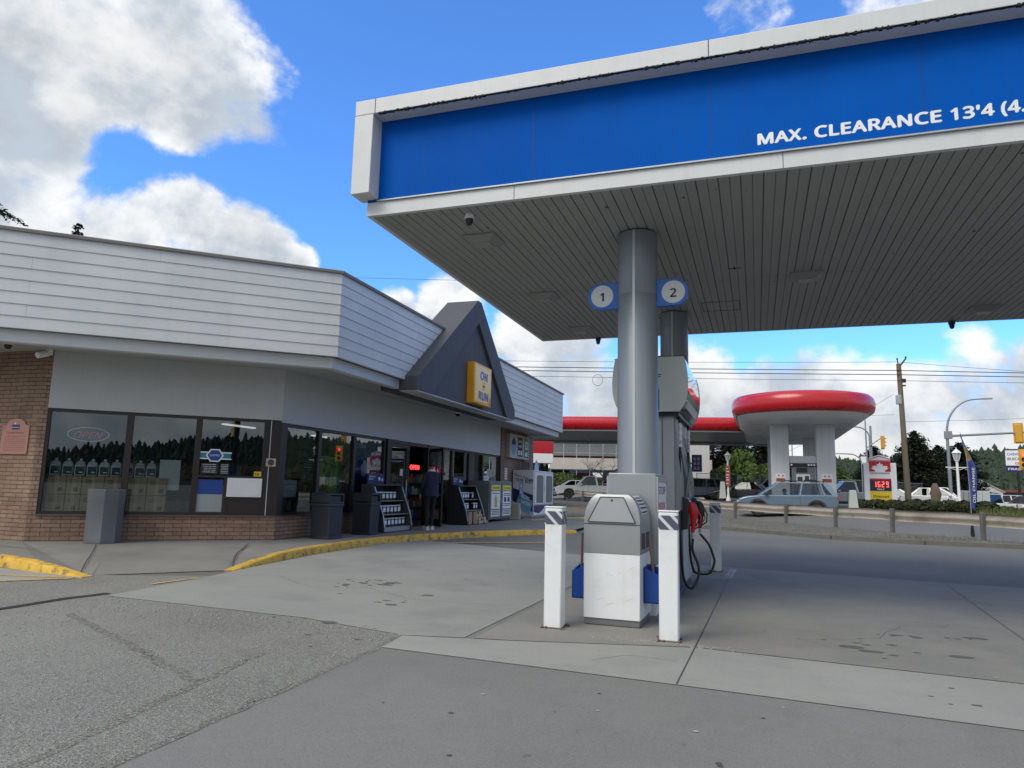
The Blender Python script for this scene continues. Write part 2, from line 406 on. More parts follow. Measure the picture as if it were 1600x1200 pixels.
def strip(name, pts, w, m, z):
    b = MB(); pts = [Vector(p) for p in pts]
    for i in range(len(pts)-1):
        d = (pts[i+1]-pts[i]).normalized(); n = Vector((-d.y, d.x))*w/2
        b.quad((*(pts[i]-n), z), (*(pts[i+1]-n), z), (*(pts[i+1]+n), z), (*(pts[i]+n), z))
    return tag(b.build(name, m, recalc=False), kind='structure')
strip('crack_sealant_line', [(-6.85, 2.6), (-6.90, 4.1), (-6.83, 5.1), (-6.86, 5.7), (-6.78, 6.16)], .11, SEAL, -.003)
strip('parking_line', [(-12.5, 4.35), (-8.9, 5.93), (-8.15, 6.85)], .10, FADEY, 0)
strip('parking_line', [(-12, 6.05), (-9.6, 6.5), (-8.3, 6.84)], .09, FADEY, 0)
strip('kerb_line', [(-6.93, 6.9), (-6.88, 7.6)], .06, FADEY, 0)
strip('faded_yellow_line', [(-7.0, 14.5), (-4.6, 16.2)], .16, FADEY, .0)
strip('faded_white_line', [(-.46, 11.2), (-.40, 12.6)], .12, FADEW, 0)
strip('sealed_joint', [(-.533, 4.99), (-.51, 6.2), (-.455, 9.5), (-.405, 12.9)], .008, SEAL, 0)
# oil drips on the apron
random.seed(3)
OIL = M('oil_stain', (.115, .113, .105), .85, var=.25)
dr = MB()
for (cx, cy, n, sx, sy) in [(-4.75, 8.25, 26, .55, .35), (-3.9, 7.2, 9, .5, .4), (-3.6, 5.75, 9, .6, .12), (1.0, 6.8, 14, .45, .35), (1.55, 7.6, 9, .4, .5), (-3.4, 5.2, 5, .4, .3), (1.3, 5.3, 4, .3, .25)]:
    for i in range(n):
        x, y = random.gauss(cx, sx*.6), random.gauss(cy, sy*.6); r = random.choice([.01, .015, .02, .02, .03, .055])
        if y < 6 and x < -2.6: z = -.0035
        else: z = -.0015
        k = 9; st = random.uniform(1, 2.2)
        dr.quad(*[(x+r*st*math.cos(2*math.pi*a/k)*random.uniform(.7, 1.1), y+r*math.sin(2*math.pi*a/k)*random.uniform(.7, 1.1), z+i*.00002) for a in range(k)])
tag(dr.build('oil_stains', OIL, recalc=False), kind='structure')
def wobble(pts, amp, step, seed):
    random.seed(seed); out = []
    for a, b in zip(pts, pts[1:]):
        a, b = Vector(a), Vector(b); n = max(2, int((b-a).length/step)); d = (b-a).normalized(); q = Vector((-d.y, d.x))
        for i in range(n): out.append(a.lerp(b, i/n)+q*random.gauss(0, amp))
    return out+[Vector(pts[-1])]
AGGD = ground_mat('sunken_aggregate', (.118, .116, .105), (.175, .17, .155), (.32, .31, .285), 85, .9, .5, .8, .6, (.05, .05, .045), spl=.48)
for k, (pts, w_) in enumerate([([(-6.1, 5.13), (-4.59, 4.4), (-3.39, 3.8)], .075), ([(-3.05, 2.2), (-3.18, 2.93), (-3.34, 3.75), (-3.5, 4.6)], .07), ([(-2.9, 5.55), (-2.82, 5.1), (-2.76, 3.6), (-2.72, 2.3)], .05)]):
    strip('worn_seam', wobble(pts, .012, .12, k), w_, AGGD, -.0065)
HAIR_ = M('hairline_crack', (.06, .06, .055), .9)
for k, pts in enumerate([[(-6.2, 8.3), (-5.2, 7.6), (-4.6, 7.9), (-3.6, 7.3), (-2.4, 7.4)], [(-1.2, 5.4), (-.9, 5.7), (-.6, 5.65)], [(.3, 6.9), (1.0, 7.3), (1.3, 8.1), (2.3, 8.4)], [(-.4, 2.9), (.1, 3.3), (.7, 3.2), (1.4, 3.7)], [(.4, 9.6), (1.2, 10.0), (2.5, 9.7)], [(-5.6, 10.5), (-4.6, 9.8), (-3.7, 10.2)]]):
    strip('hairline_crack', wobble(pts, .02, .10, 40+k), .0035 if k != 3 else .004, HAIR_, -.0012 if k != 3 else -.0055)
GUM = M('old_gum', (.075, .075, .072), .9); PALEG = M('pale_scuff', (.33, .33, .32), .9)
random.seed(77); gm = MB(); gp = MB()
for k in range(90):
    x, y = (random.uniform(-6, 2), random.uniform(5.9, 12)) if k < 60 else (random.uniform(-2.2, 1.6), random.uniform(2.6, 4.8)); r = random.uniform(.006, .018); z = -.001 if k < 60 else -.0055
    (gm if random.random() < .7 else gp).quad(*[(x+r*random.uniform(.7, 1.2)*math.cos(6.283*a/7), y+r*random.uniform(.7, 1.2)*math.sin(6.283*a/7), z) for a in range(7)])
tag(gm.build('gum_spots', GUM, recalc=False), kind='stuff'); tag(gp.build('pale_spots', PALEG, recalc=False), kind='stuff')
# fine grit and leaves of litter on the old asphalt, heavier along the slab edge
gr = MB(); random.seed(11)
for i in range(900):
    if i < 350: t = random.random(); x, y = -6.6+t*3.7+random.gauss(0, .05), 6.0-.35*t-abs(random.gauss(0, .25))
    elif i < 520: x, y = random.gauss(-.75, .35), random.gauss(6.25, .05)
    else: x, y = random.uniform(-7.5, -2.9), random.uniform(2.4, 5.8)
    r = random.uniform(.004, .011); h = r*1.1
    gr.add([(x-r, y-r*.6, -.006), (x+r*.8, y-r, -.006), (x+r, y+r*.7, -.006), (x-r*.6, y+r, -.006), (x, y, -.006+h)], [(0, 1, 4), (1, 2, 4), (2, 3, 4), (3, 0, 4)])
tag(gr.build('loose_grit', M('grit_stone', (.27, .26, .24), .9, var=.4, vs=40)), kind='stuff')

# ------------------------------------------------------------------ store frame: x = outwards from the long front, y = along it, away
SW = Vector((-8.93, 11.80)); SROT = rad(.685)
def S(x, y, z=0):
    c, s = math.cos(SROT), math.sin(SROT)
    return Vector((SW.x + x*c - y*s, SW.y + x*s + y*c, z))
def SI(X, Y):
    c, s = math.cos(SROT), math.sin(SROT); a, b = X-SW.x, Y-SW.y
    return (a*c+b*s, -a*s+b*c)
# raised pavement along the store, dipping to a ramp at the corner
KR = [(-7.02, 8.45, .0), (-7.16, 9.1, .06), (-7.30, 9.9, .115), (-7.44, 10.8, .13), (-7.58, 12.3, .13), (-7.62, 13.8, .13), (-7.35, 15.3, .13), (-6.8, 16.9, .13), (-5.95, 18.7, .12), (-5.0, 20.5, .07)]
KL = [(-8.12, 6.93, .0), (-8.75, 7.03, .07), (-9.4, 7.15, .12), (-10.1, 7.28, .13), (-11.5, 7.5, .13), (-16, 8.2, .13)]
w0 = MB()
inner_r = [(-8.0, 9.6), (-8.3, 10.1), (-8.6, 10.8), (-8.93, 11.6), (-8.93, 12.4), (-8.94, 14), (-8.96, 15.4), (-8.98, 17.0), (-9.0, 19), (-9.02, 29.6)]
for i in range(len(KR)-1):
    a, b, c, d = KR[i], KR[i+1], inner_r[i+1], inner_r[i]
    w0.quad((a[0]-.14, a[1], a[2]-.006), (b[0]-.14, b[1], b[2]-.006), (c[0], c[1], .13 if i+1 > 1 else .09), (d[0], d[1], .13 if i > 1 else .08))
w0.quad((-5.14, 20.5, .064), (-5.6, 29.6, .05), (-9.02, 29.6, .13))
w0.quad((-7.16, 8.45, -.006), (-8.0, 9.6, .08), (-9.6, 9.2, .12), (-8.9, 7.9, .07), (-8.2, 7.2, -.006))
w0.quad((-8.0, 9.6, .08), (-8.3, 10.1, .09), (-8.6, 10.8, .13), (-8.93, 11.8, .13), (-12.06, 9.07, .13), (-9.6, 9.2, .12))
w0.quad((-8.2, 7.2, -.006), (-8.9, 7.9, .07), (-9.6, 9.2, .12), (-12.06, 9.07, .13), (-10.1, 7.42, .124), (-9.4, 7.29, .114), (-8.75, 7.17, .064), (-8.12, 7.07, -.006))
w0.quad((-10.1, 7.42, .124), (-12.06, 9.07, .13), (-20, 9.07, .13), (-20, 8.9, .124), (-16, 8.34, .124), (-11.5, 7.64, .124))
tag(w0.build('pavement', WALK, recalc=False), kind='structure')
def kerb(path, side):
    R = []
    for i, (x, y, h) in enumerate(path):
        a, b = path[max(i-1, 0)], path[min(i+1, len(path)-1)]
        d = Vector((b[0]-a[0], b[1]-a[1])).normalized(); n = Vector((-d.y, d.x))*side; h = max(h, .004)
        R.append([(x, y, -.03), (x+n.x*.02, y+n.y*.02, h-.015 if h > .03 else h*.7), (x+n.x*.035, y+n.y*.035, h), (x+n.x*.16, y+n.y*.16, h), (x+n.x*.16, y+n.y*.16, -.03)])
    return MB().rings(R)
def dense(path, k=5):
    out = []
    for a, b in zip(path, path[1:]):
        for i in range(k):
            t = i/k; out.append(tuple(a[j]+(b[j]-a[j])*t for j in range(3)))
    return out+[path[-1]]
tag(kerb(dense(KR), 1).build('yellow_kerb', YPAINT, smooth=50), kind='structure')
tag(kerb(dense(KL), -1).build('yellow_kerb', YPAINT, smooth=50), kind='structure')
jt = MB()
for a, b in [((-10.6, 9.28, .138), (-9.6, 8.35, .122)), ((-9.6, 8.35, .122), (-8.9, 7.65, .072)), ((-8.9, 7.65, .072), (-8.22, 6.99, .002)), ((-8.75, 10.85, .137), (-8.05, 9.72, .10)), ((-8.05, 9.72, .10), (-7.28, 8.7, .03)), ((-13.5, 8.6, .133), (-10.2, 8.15, .131))]:
    a, b = Vector(a), Vector(b); n = (b-a).cross(Vector((0, 0, 1))).normalized()*.007
    jt.quad(a-n, b-n, b+n, a+n)
tag(jt.build('pavement_joint', SEAL, recalc=False), kind='structure')
# gravel verge between lot and guardrail, with its own kerb
KV = [(14, 12.5), (10.2, 17.6), (8.2, 20.6), (6.55, 22.2), (4.3, 22.3), (2.04, 22.95), (.6, 24.3), (-.72, 25.6), (-3.6, 27.6), (-7.17, 29.6), (-11, 33.5), (-20, 42)]
far_edge = [RAIL0 + RE*t for t in (-14, -9, -4, -1.5, 1, 4, 7, 10, 13, 18, 24, 36)]
vb = MB()
for i in range(len(KV)-1):
    a, b = KV[i], KV[i+1]; c, d = far_edge[i+1], far_edge[i]
    def zz(p): return gz(p[0], p[1])+.075
    n = 3
    for k in range(n):
        def ip(p, q, t): return (p[0]+(q[0]-p[0])*t, p[1]+(q[1]-p[1])*t)
        A, B, C_, D_ = ip(a, d, k/n), ip(b, c, k/n), ip(b, c, (k+1)/n), ip(a, d, (k+1)/n)
        vb.quad(*[(p[0], p[1], zz(p)+(.02 if 0 < k+e < n else 0)) for p, e in ((A, 0), (B, 0), (C_, 1), (D_, 1))])
tag(vb.build('gravel_verge', GRAVM, recalc=False), kind='structure')
kb = MB()
for i in range(len(KV)-1):
    a, b = Vector(KV[i]), Vector(KV[i+1]); kb.bar((*a, gz(*a)+.03), (*b, gz(*b)+.03), .16, .14)
tag(kb.build('verge_kerb', M('old_kerb_concrete', (.15, .145, .13), .9, var=.3, vs=3, bmp=.5, dirt=.5)), kind='structure')
# stones and weeds on the verge
random.seed(5); st = MB(); wd = MB()
for i in range(1500):
    k = random.randrange(2, 8); t = random.random(); u = random.random()
    a = Vector(KV[k]).lerp(Vector(KV[k+1]), t); b = far_edge[k].lerp(far_edge[k+1], t); p = a.lerp(b, u)
    r = random.choice([.01, .015, .02, .03]); z = gz(*p)+.075
    st.add([(p.x-r, p.y-r*.7, z), (p.x+r*.8, p.y-r, z), (p.x+r, p.y+r*.8, z), (p.x-r*.5, p.y+r, z), (p.x+r*.1, p.y, z+r*1.3)], [(0, 1, 4), (1, 2, 4), (2, 3, 4), (3, 0, 4)])
for (cx, cy, n, sx) in [(4.6, 23.2, 260, .9), (7.0, 22.8, 200, .5), (1.2, 26.8, 90, .9), (8.5, 21.2, 160, .6), (-2, 30, 60, 1.2), (5.5, 24.4, 90, .5)]:
    for i in range(n):
        x, y = random.gauss(cx, sx), random.gauss(cy, .35); z = gz(x, y)+.07; h = random.uniform(.05, .2); a = random.uniform(0, 6.28); q = random.uniform(.0, .10)
        dx, dy = math.cos(a), math.sin(a)
        wd.quad((x-dy*.006, y+dx*.006, z), (x+dy*.006, y-dx*.006, z), (x+dx*q, y+dy*q, z+h))
tag(st.build('loose_stones', M('verge_stone', (.13, .12, .095), .9, var=.45, vs=8)), kind='stuff')
tag(wd.build('weeds', M('dry_weed', (.13, .15, .055), .8, var=.45, vs=3), recalc=False), kind='stuff')
# ------------------------------------------------------------------ the corner store
def brick_mat():
    m, t, p, o = newmat('tan_brick'); u = nd(t, 'ShaderNodeTexCoord').outputs['UV']; v = obj_vec(t)
    b = nd(t, 'ShaderNodeTexBrick', offset=.5)
    w = nd(t, 'ShaderNodeVectorMath', operation='ADD'); t.links.new(u, w.inputs[0])
    nz = nd(t, 'ShaderNodeTexNoise'); nz.inputs['Scale'].default_value = 9; t.links.new(u, nz.inputs['Vector'])
    ns = nd(t, 'ShaderNodeVectorMath', operation='SCALE'); t.links.new(nz.outputs['Color'], ns.inputs[0]); ns.inputs[3].default_value = .006; t.links.new(ns.outputs[0], w.inputs[1])
    t.links.new(w.outputs[0], b.inputs['Vector'])
    b.inputs['Scale'].default_value = 1; b.inputs['Brick Width'].default_value = .30; b.inputs['Row Height'].default_value = .0735
    b.inputs['Mortar Size'].default_value = .0055; b.inputs['Mortar Smooth'].default_value = .2; b.inputs['Bias'].default_value = -.1
    b.inputs['Color1'].default_value = (.31, .21, .15, 1); b.inputs['Color2'].default_value = (.24, .16, .118, 1); b.inputs['Mortar'].default_value = (.055, .042, .034, 1)
    c = mixc(t, 1.0, b.outputs['Color'], mixc(t, mrange(t, noise(t, v, 1.6, 7, .65), .3, .7), (.78, .76, .74), (1.12, 1.1, 1.08)), 'MULTIPLY')
    c = mixc(t, 1.0, c, mixc(t, mrange(t, noise(t, v, 26, 4, .6), .3, .7), (.85, .85, .85), (1.12, 1.12, 1.12)), 'MULTIPLY')
    setc(t, p, c); p.inputs['Roughness'].default_value = .85
    bump(t, p, mth(t, 'ADD', mth(t, 'SUBTRACT', 1, b.outputs['Fac']), mth(t, 'MULTIPLY', noise(t, v, 70, 4), .35)), .7, .006)
    return m
BRICK = brick_mat()
def siding_mat():
    m, t, p, o = newmat('grey_lap_siding'); v = obj_vec(t)
    g_ = noise(t, v, 1, 6, .65, stretch=(2.2, 2.2, 60))
    c = mixc(t, mrange(t, noise(t, v, .8, 6, .6), .3, .7), (.53, .55, .55), (.60, .615, .615))
    c = mixc(t, mth(t, 'MULTIPLY', mrange(t, noise(t, v, 1, 5, .6, stretch=(5, 5, .5)), .5, .75), .2), c, (.40, .42, .42))
    setc(t, p, c); p.inputs['Roughness'].default_value = .6; bump(t, p, g_, .25, .006)
    return m
SIDING = siding_mat()
PANEL = M('grey_wall_panel', (.46, .48, .48), .5, var=.05, streak=.12, dcol=(.3, .3, .29))
TRIM = M('grey_trim', (.55, .57, .58), .45, var=.06, dirt=.15, dcol=(.3, .3, .28))
SOFFIT = M('store_soffit', (.42, .43, .42), .6, var=.08)
ROOFING = M('roof_flashing', (.20, .185, .17), .6, var=.2, dirt=.4)
GABLE = M('charcoal_stucco', (.072, .076, .086), .75, var=.12, vs=1.2, bmp=.35, bs=90, streak=.25, dcol=(.11, .11, .115))
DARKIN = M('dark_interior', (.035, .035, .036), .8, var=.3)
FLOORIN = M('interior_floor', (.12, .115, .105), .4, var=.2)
LAMP = M('fluorescent_tube', (.8, .8, .8), .5, emit=(.9, .97, 1), es=.45)
store = thing('convenience_store', 'low corner convenience store with grey lap siding, tan brick base and charcoal gable', 'store', (SW.x, SW.y, 0), SROT)
tA = Vector((-.758, -.652)); nA = Vector((.652, -.758)); LA = 4.127
def FA(s, d, z): return (tA.x*s+nA.x*d, tA.y*s+nA.y*d, z)
def FB(s, d, z): return (d, s, z)
AC = (tA.x*LA, tA.y*LA)
def wall(b, F, s0, s1, z0, z1, d0=-.2, d1=0):
    b.add([F(s0,d0,z0), F(s1,d0,z0), F(s1,d1,z0), F(s0,d1,z0), F(s0,d0,z1), F(s1,d0,z1), F(s1,d1,z1), F(s0,d1,z1)],
          [(3,2,1,0),(4,5,6,7),(0,1,5,4),(1,2,6,5),(2,3,7,6),(3,0,4,7)])
b = MB()
# low walls under the glass, mitred at the corner, then the tall brick piers at both ends
b.extr([FA(4.0, 0, .05), (0, 0, .05), FB(4.40, 0, .05), FB(4.40, -.2, .05), (-.2, -.07, .05), FA(4.0, -.2, .05)], (0, 0, .525))
wall(b, FB, 6.98, 13.2, .05, .575)
wall(b, FB, 13.2, 17.6, .05, 3.62, -.25, 0)
b.extr([FA(4.0, 0, .05), FA(4.0, -.25, .05), (-12, AC[1]+.25, .05), (-12, AC[1], .05), (AC[0], AC[1], .05)], (0, 0, 3.57))
b.box(-9, -.25, 17.4, 17.6, .05, 3.62)
b.build('brick_wall', BRICK, store)
b = MB(); wall(b, FA, 0.0, 4.0, 2.47, 3.62, -.12, .012); b.build('wall_panel', PANEL, store)
b = MB(); wall(b, FB, 0.0, 13.2, 2.43, 3.62, -.12, .012); b.build('wall_panel', PANEL, store)
b = MB(); b.box(-.12, .03, 13.2, 13.27, .58, 3.5); b.build('panel_edge_trim', BROWN, store)
FP = [(-14, -4.25), (-2.75, -4.25), (1.55, -.60), (1.45, 16.9), (-8, 16.9)]
def sweep(path, section, closed=True, m=None):
    R = []
    for i, p in enumerate(path):
        p = Vector(p); ns = []
        for a, c in ((i-1, i), (i, i+1)):
            if a >= 0 and c < len(path):
                d = (Vector(path[c])-Vector(path[a])).normalized(); ns.append(Vector((d.y, -d.x)))
        n = sum(ns, Vector((0, 0))).normalized(); k = 1/max(.3, n.dot(ns[0]))
        R.append([(p.x+n.x*o*k, p.y+n.y*o*k, z) for o, z in section])
    return R
b = MB(); h = (5.20-3.60)/8
for k in range(8):
    z0 = 3.60+k*h
    b.rings(sweep(FP, [(-.06, z0), (0.017, z0), (.017, z0+.010), (.004, z0+h), (-.06, z0+h)]))
b.build('siding', SIDING, store)
b = MB(); random.seed(2)
for k in range(8):
    for s in random.sample([.12, .3, .45, .62, .78, .9], 1 if k % 2 else 0):
        p0, p1 = Vector(FP[1]), Vector(FP[2]); d = (p1-p0).normalized(); n = Vector((d.y, -d.x)); q = p0.lerp(p1, s)
        z0 = 3.6+k*h+.012; q0 = q+n*.0178; q1 = q+n*.0058
        b.quad((q0.x-d.x*.0012, q0.y-d.y*.0012, z0), (q0.x+d.x*.0012, q0.y+d.y*.0012, z0), (q1.x+d.x*.0012, q1.y+d.y*.0012, z0+h-.01), (q1.x-d.x*.0012, q1.y-d.y*.0012, z0+h-.01))
b.build('siding_joint_lines', DKGREY, store)
b = MB(); b.rings(sweep(FP, [(-.10, 5.2), (.05, 5.2), (.055, 5.245), (.04, 5.26), (-.10, 5.26)])); b.build('roof_edge', ROOFING, store)
b = MB(); b.rings(sweep(FP, [(-.30, 3.60), (-.125, 3.60), (-.125, 3.40), (-.145, 3.385), (-.28, 3.385), (-.30, 3.42)])); b.build('gutter', TRIM, store)
b = MB(); b.prism([(-12, -4.15), (-2.79, -4.15), (1.45, -.56), (1.36, 16.8), (-9, 16.8), (-12, 12)], 5.05, 5.10); b.build('roof', ROOFING, store)
b = MB()
ip = [(-14, AC[1]-.03), (AC[0]+.01, AC[1]-.03), (.02, -.03), (.02, 17.62), (-8, 17.62)]
op = sweep(FP, [(-.2, 0)])
for i in range(4):
    a, c = op[i][0], op[i+1][0]
    b.quad((a[0], a[1], 3.5), (c[0], c[1], 3.5), (*ip[i+1], 3.5), (*ip[i], 3.5))
b.build('soffit', SOFFIT, store)
b = MB()                                            # long seams of the soffit boards
for i, o_ in ((1, .7), (2, .75)):
    a = Vector(sweep(FP, [(-o_, 0)])[i][0][:2]); c = Vector(sweep(FP, [(-o_, 0)])[i+1][0][:2]); d = (c-a).normalized(); n = Vector((-d.y, d.x))*.006
    b.quad((*(a-n), 3.497), (*(c-n), 3.497), (*(c+n), 3.497), (*(a+n), 3.497))
for y in (2.2, 4.6, 7.0, 9.4, 11.8): b.quad((.05, y-.004, 3.496), (1.25, y-.004, 3.496), (1.25, y+.004, 3.496), (.05, y+.004, 3.496))
b.build('soffit_seams', INK, store)
# interior shell
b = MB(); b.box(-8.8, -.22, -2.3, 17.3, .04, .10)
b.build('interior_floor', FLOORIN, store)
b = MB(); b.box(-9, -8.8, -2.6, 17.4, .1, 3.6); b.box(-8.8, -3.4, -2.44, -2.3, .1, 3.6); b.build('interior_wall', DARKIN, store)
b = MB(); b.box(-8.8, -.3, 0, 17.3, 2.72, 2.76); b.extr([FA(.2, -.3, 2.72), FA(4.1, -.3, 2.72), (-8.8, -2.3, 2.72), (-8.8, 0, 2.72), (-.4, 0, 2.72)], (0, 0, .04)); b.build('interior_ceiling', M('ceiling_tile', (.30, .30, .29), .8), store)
for (x, y) in [(-2.1, .6), (-4.2, .2), (-1.6, 2.5), (-4, 3.6), (-1.7, 5.6), (-1.7, 8.6), (-3.9, 7.4), (-1.7, 11.6)]:
    MB().box(x-.06, x+.06, y-.6, y+.6, 2.68, 2.715).build('ceiling_light', LAMP, store)
# aisle shelving seen dimly through the glass
SHELFM = [M('stock_%s' % n, c, .5, var=.3, vs=9) for n, c in (('red', (.30, .03, .02)), ('blue', (.03, .08, .3)), ('cream', (.5, .46, .36)), ('green', (.05, .2, .06)), ('orange', (.5, .2, .03)))]
random.seed(9)
for (x, y0, y1) in [(-2.4, 1.2, 4.2), (-4.8, 0.2, 6.0), (-2.2, 8.2, 12.6)]:
    f = MB(); f.box(x-.03, x+.03, y0, y1, .1, 1.65)
    for z in (.12, .52, .92, 1.32): f.box(x-.3, x+.3, y0, y1, z, z+.03)
    f.mat(0)
    y = y0+.05
    for z in (.15, .55, .95, 1.35):
        y = y0+.03
        while y < y1-.2:
            w = random.uniform(.08, .22); f.mat(random.randrange(1, 6)); f.box(x+.05, x+.27, y, y+w-.012, z, z+random.uniform(.16, .3)); y += w
    t_ = thing('shelf_unit', {-2.4: 'stocked aisle shelf behind the corner window with the white hatch', -4.8: 'long stocked shelf deep inside the store, farthest from the glass', -2.2: 'stocked aisle shelf inside the store behind the vending cabinet windows'}[x], 'shelf', S(0, 0, 0), SROT)
    o = f.build('shelves_and_stock', [DKGREY]+SHELFM, t_)
    tag(t_, group='store aisle shelves')

# windows: each with frame and pane
def window(F, s0, s1, z0=.6, z1=2.42, fw=.055, par=store, extra=None, glassm=GLASS, name='window'):
    f = MB(); d0, d1 = -.11, -.015
    wall(f, F, s0, s1, z0, z0+fw, d0, d1); wall(f, F, s0, s1, z1-fw, z1, d0, d1)
    wall(f, F, s0, s0+fw, z0+fw, z1-fw, d0, d1); wall(f, F, s1-fw, s1, z0+fw, z1-fw, d0, d1)
    if extra: extra(f)
    o = f.build(name, BROWN, par)
    g_ = MB().quad(F(s0+fw, -.06, z0+fw), F(s1-fw, -.06, z0+fw), F(s1-fw, -.06, z1-fw), F(s0+fw, -.06, z1-fw)).build('pane', glassm, o)
    return o
for a, c in ((2.68, 4.0), (1.505, 2.68), (.27, 1.505)):
    ex = None
    if c == 1.505: ex = lambda f: (wall(f, FA, .32, 1.45, 1.31, 1.35, -.11, -.01), wall(f, FA, .93, .985, .65, 1.31, -.11, -.01))
    window(FA, a, c, z1=2.47, extra=ex)
for a, c in ((.16, 1.40), (1.40, 2.85), (2.85, 4.34)): window(FB, a, c)
for a, c in ((7.55, 8.75), (8.75, 10.2), (10.2, 11.47), (11.47, 13.2)): window(FB, a, c)
b = MB(); b.extr([FA(.27, 0.008, .575), (0, .008, .575), FB(.16, .008, .575), FB(.16, -.14, .575), (-.14, -.05, .575), FA(.27, -.14, .575)], (0, 0, 1.88)); b.build('corner_post', BROWN, store)
b = MB(); wall(b, FA, .02, 4.0, .575, .6, -.16, .04); wall(b, FB, .0, 4.40, .575, .6, -.16, .04); wall(b, FB, 6.98, 13.2, .575, .6, -.16, .04); b.build('window_sill', M('sill_metal', (.12, .10, .09), .4, .4), store)
b = MB(); b.tube([FA(.20, .02, .6), FA(.20, .02, 2.46)], .008, 6); b.build('wall_conduit', TRIM, store)
# the white deposit hatch and dark panel in the third pane
h_ = MB(); wall(h_, FA, .30, .93, .95, 1.31, -.06, .02); h_.mat(1); wall(h_, FA, .335, .895, .985, 1.275, .02, .026)
h_.build('hatch', [WHITE, M('hatch_panel', (.70, .71, .70), .4)], store, bevel=.004)
b = MB(); wall(b, FA, .30, .93, .655, .95, -.09, -.03); b.build('hatch_panel', BROWN, store)
b = MB(); wall(b, FA, 1.0, 1.45, .66, .99, -.09, -.055); b.mat(1); wall(b, FA, 1.0, 1.45, .99, 1.27, -.09, -.055); b.build('window_film', [M('grey_film', (.30, .33, .32), .3), BLUE], store)
# doors: a fixed leaf, the open doorway and the leaf swung out over the pavement
b = MB()
wall(b, FB, 4.40, 4.56, .13, 2.43, -.13, 0.02); wall(b, FB, 5.62, 5.70, .13, 2.43, -.13, .0); wall(b, FB, 6.86, 6.98, .13, 2.43, -.13, .02); wall(b, FB, 4.56, 5.62, 2.34, 2.43, -.13, 0); wall(b, FB, 5.70, 6.86, 2.34, 2.43, -.13, 0)
wall(b, FB, 6.98, 7.55, .6, 2.43, -.11, -.01)
b.build('door_frame', BROWN, store)
def leaf(F, s0, s1, z0, z1, par=store):
    f = MB(); 
    for a, c, e, g_ in ((s0, s1, z0, z0+.2), (s0, s1, z1-.09, z1), (s0, s0+.09, z0+.2, z1-.09), (s1-.09, s1, z0+.2, z1-.09)): wall(f, F, a, c, e, g_, -.045, 0)
    wall(f, F, s0+.09, s1-.09, z0+.95, z0+1.02, -.045, 0)
    o = f.build('door', BROWN, par)
    MB().quad(F(s0+.09, -.022, z0+.2), F(s1-.09, -.022, z0+.2), F(s1-.09, -.022, z1-.09), F(s0+.09, -.022, z1-.09)).build('pane', GLASS, o)
    hb = MB(); hb.tube([F(s1-.14, .05, z0+.8), F(s1-.14, .05, z0+1.25)], .014, 8); hb.tube([F(s1-.14, -.02, z0+.85), F(s1-.14, .05, z0+.85)], .01, 6); hb.tube([F(s1-.14, -.02, z0+1.2), F(s1-.14, .05, z0+1.2)], .01, 6)
    hb.build('door_handle', ALU, o)
    return o
leaf(FB, 4.57, 5.61, .15, 2.33)
hx, hy = .05, 6.84; ang = math.atan2(.85, -.78)
def FD(s, d, z):
    return (hx+.72*s-.694*d, hy-.694*s-.72*d, z)
leaf(FD, 0, 1.06, .15, 2.30)
# small dark vestibule behind the opening
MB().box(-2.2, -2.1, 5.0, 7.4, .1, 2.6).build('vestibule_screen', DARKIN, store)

# the gable over the entrance
prof = [(2.19, 3.36), (2.19, 3.68), (5.72, 6.33), (5.98, 6.33), (9.16, 3.68), (9.16, 3.36)]
b = MB(); b.extr([(.95, y, z) for y, z in prof], (.83, 0, 0))
b.extr([(1.782, y, z) for y, z in [(2.19, 3.36), (2.19, 3.68), (5.72, 6.33), (5.848, 6.33), (5.848, 5.72), (2.95, 3.36)]], (.09, 0, 0))
b.extr([(1.782, y, z) for y, z in [(9.16, 3.36), (9.16, 3.68), (5.98, 6.33), (5.852, 6.33), (5.852, 5.72), (8.42, 3.36)]], (.09, 0, 0))
b.build('gable', GABLE, store)
b = MB(); b.box(1.42, 1.86, 2.22, 9.13, 3.338, 3.358); b.build('gable_drip_edge', TRIM, store)
b = MB(); b.quad((1.42, 2.2, 3.345), (1.42, 9.14, 3.345), (1.2, 9.14, 3.497), (1.2, 2.2, 3.497)); b.build('gable_soffit', SOFFIT, store)

# sign boxes, cameras, plaque
sg = thing('sign_box', 'square yellow box sign reading ON the RUN on the charcoal gable', 'sign', S(1.78, 5.94, 4.0), SROT)
ORANGE = M('orange_sign_case', (.70, .33, .012), .4, var=.08)
b = MB(); b.box(0, .22, -.66, .66, -.55, .55); b.build('case', ORANGE, sg, bevel=.02)
b = MB(); b.box(.215, .228, -.60, .60, -.49, .49); b.build('face_panel', M('pale_amber_face', (.80, .55, .16), .25, var=.06, dirt=.12, dcol=(.45, .28, .06)), sg)
R_, U_ = (0, 1, 0), (0, 0, 1)
lettering('word_on', 'ON', BLUE, sg, (.228, .04, .12), R_, U_, .29, .56, .004, .055, 'C')
lettering('word_the', 'the', INK, sg, (.228, .04, -.07), R_, U_, .10, .20, .004, .012, 'C')
lettering('word_run', 'RUN', BLUE, sg, (.228, .04, -.42), R_, U_, .28, .74, .004, .055, 'C')
b = MB(); b.box(.227, .231, -.08, .16, .055, .066); b.box(.227, .231, -.08, .16, -.115, -.104); b.build('bars', BLUE, sg)
b = MB(); b.extr([(.228, .60, -.49), (.228, .42, -.49), (.228, .50, -.27), (.228, .56, -.36), (.228, .60, -.24)], (.002, 0, 0)); b.build('corner_mark', M('orange_red_mark', (.62, .13, .02), .4), sg)

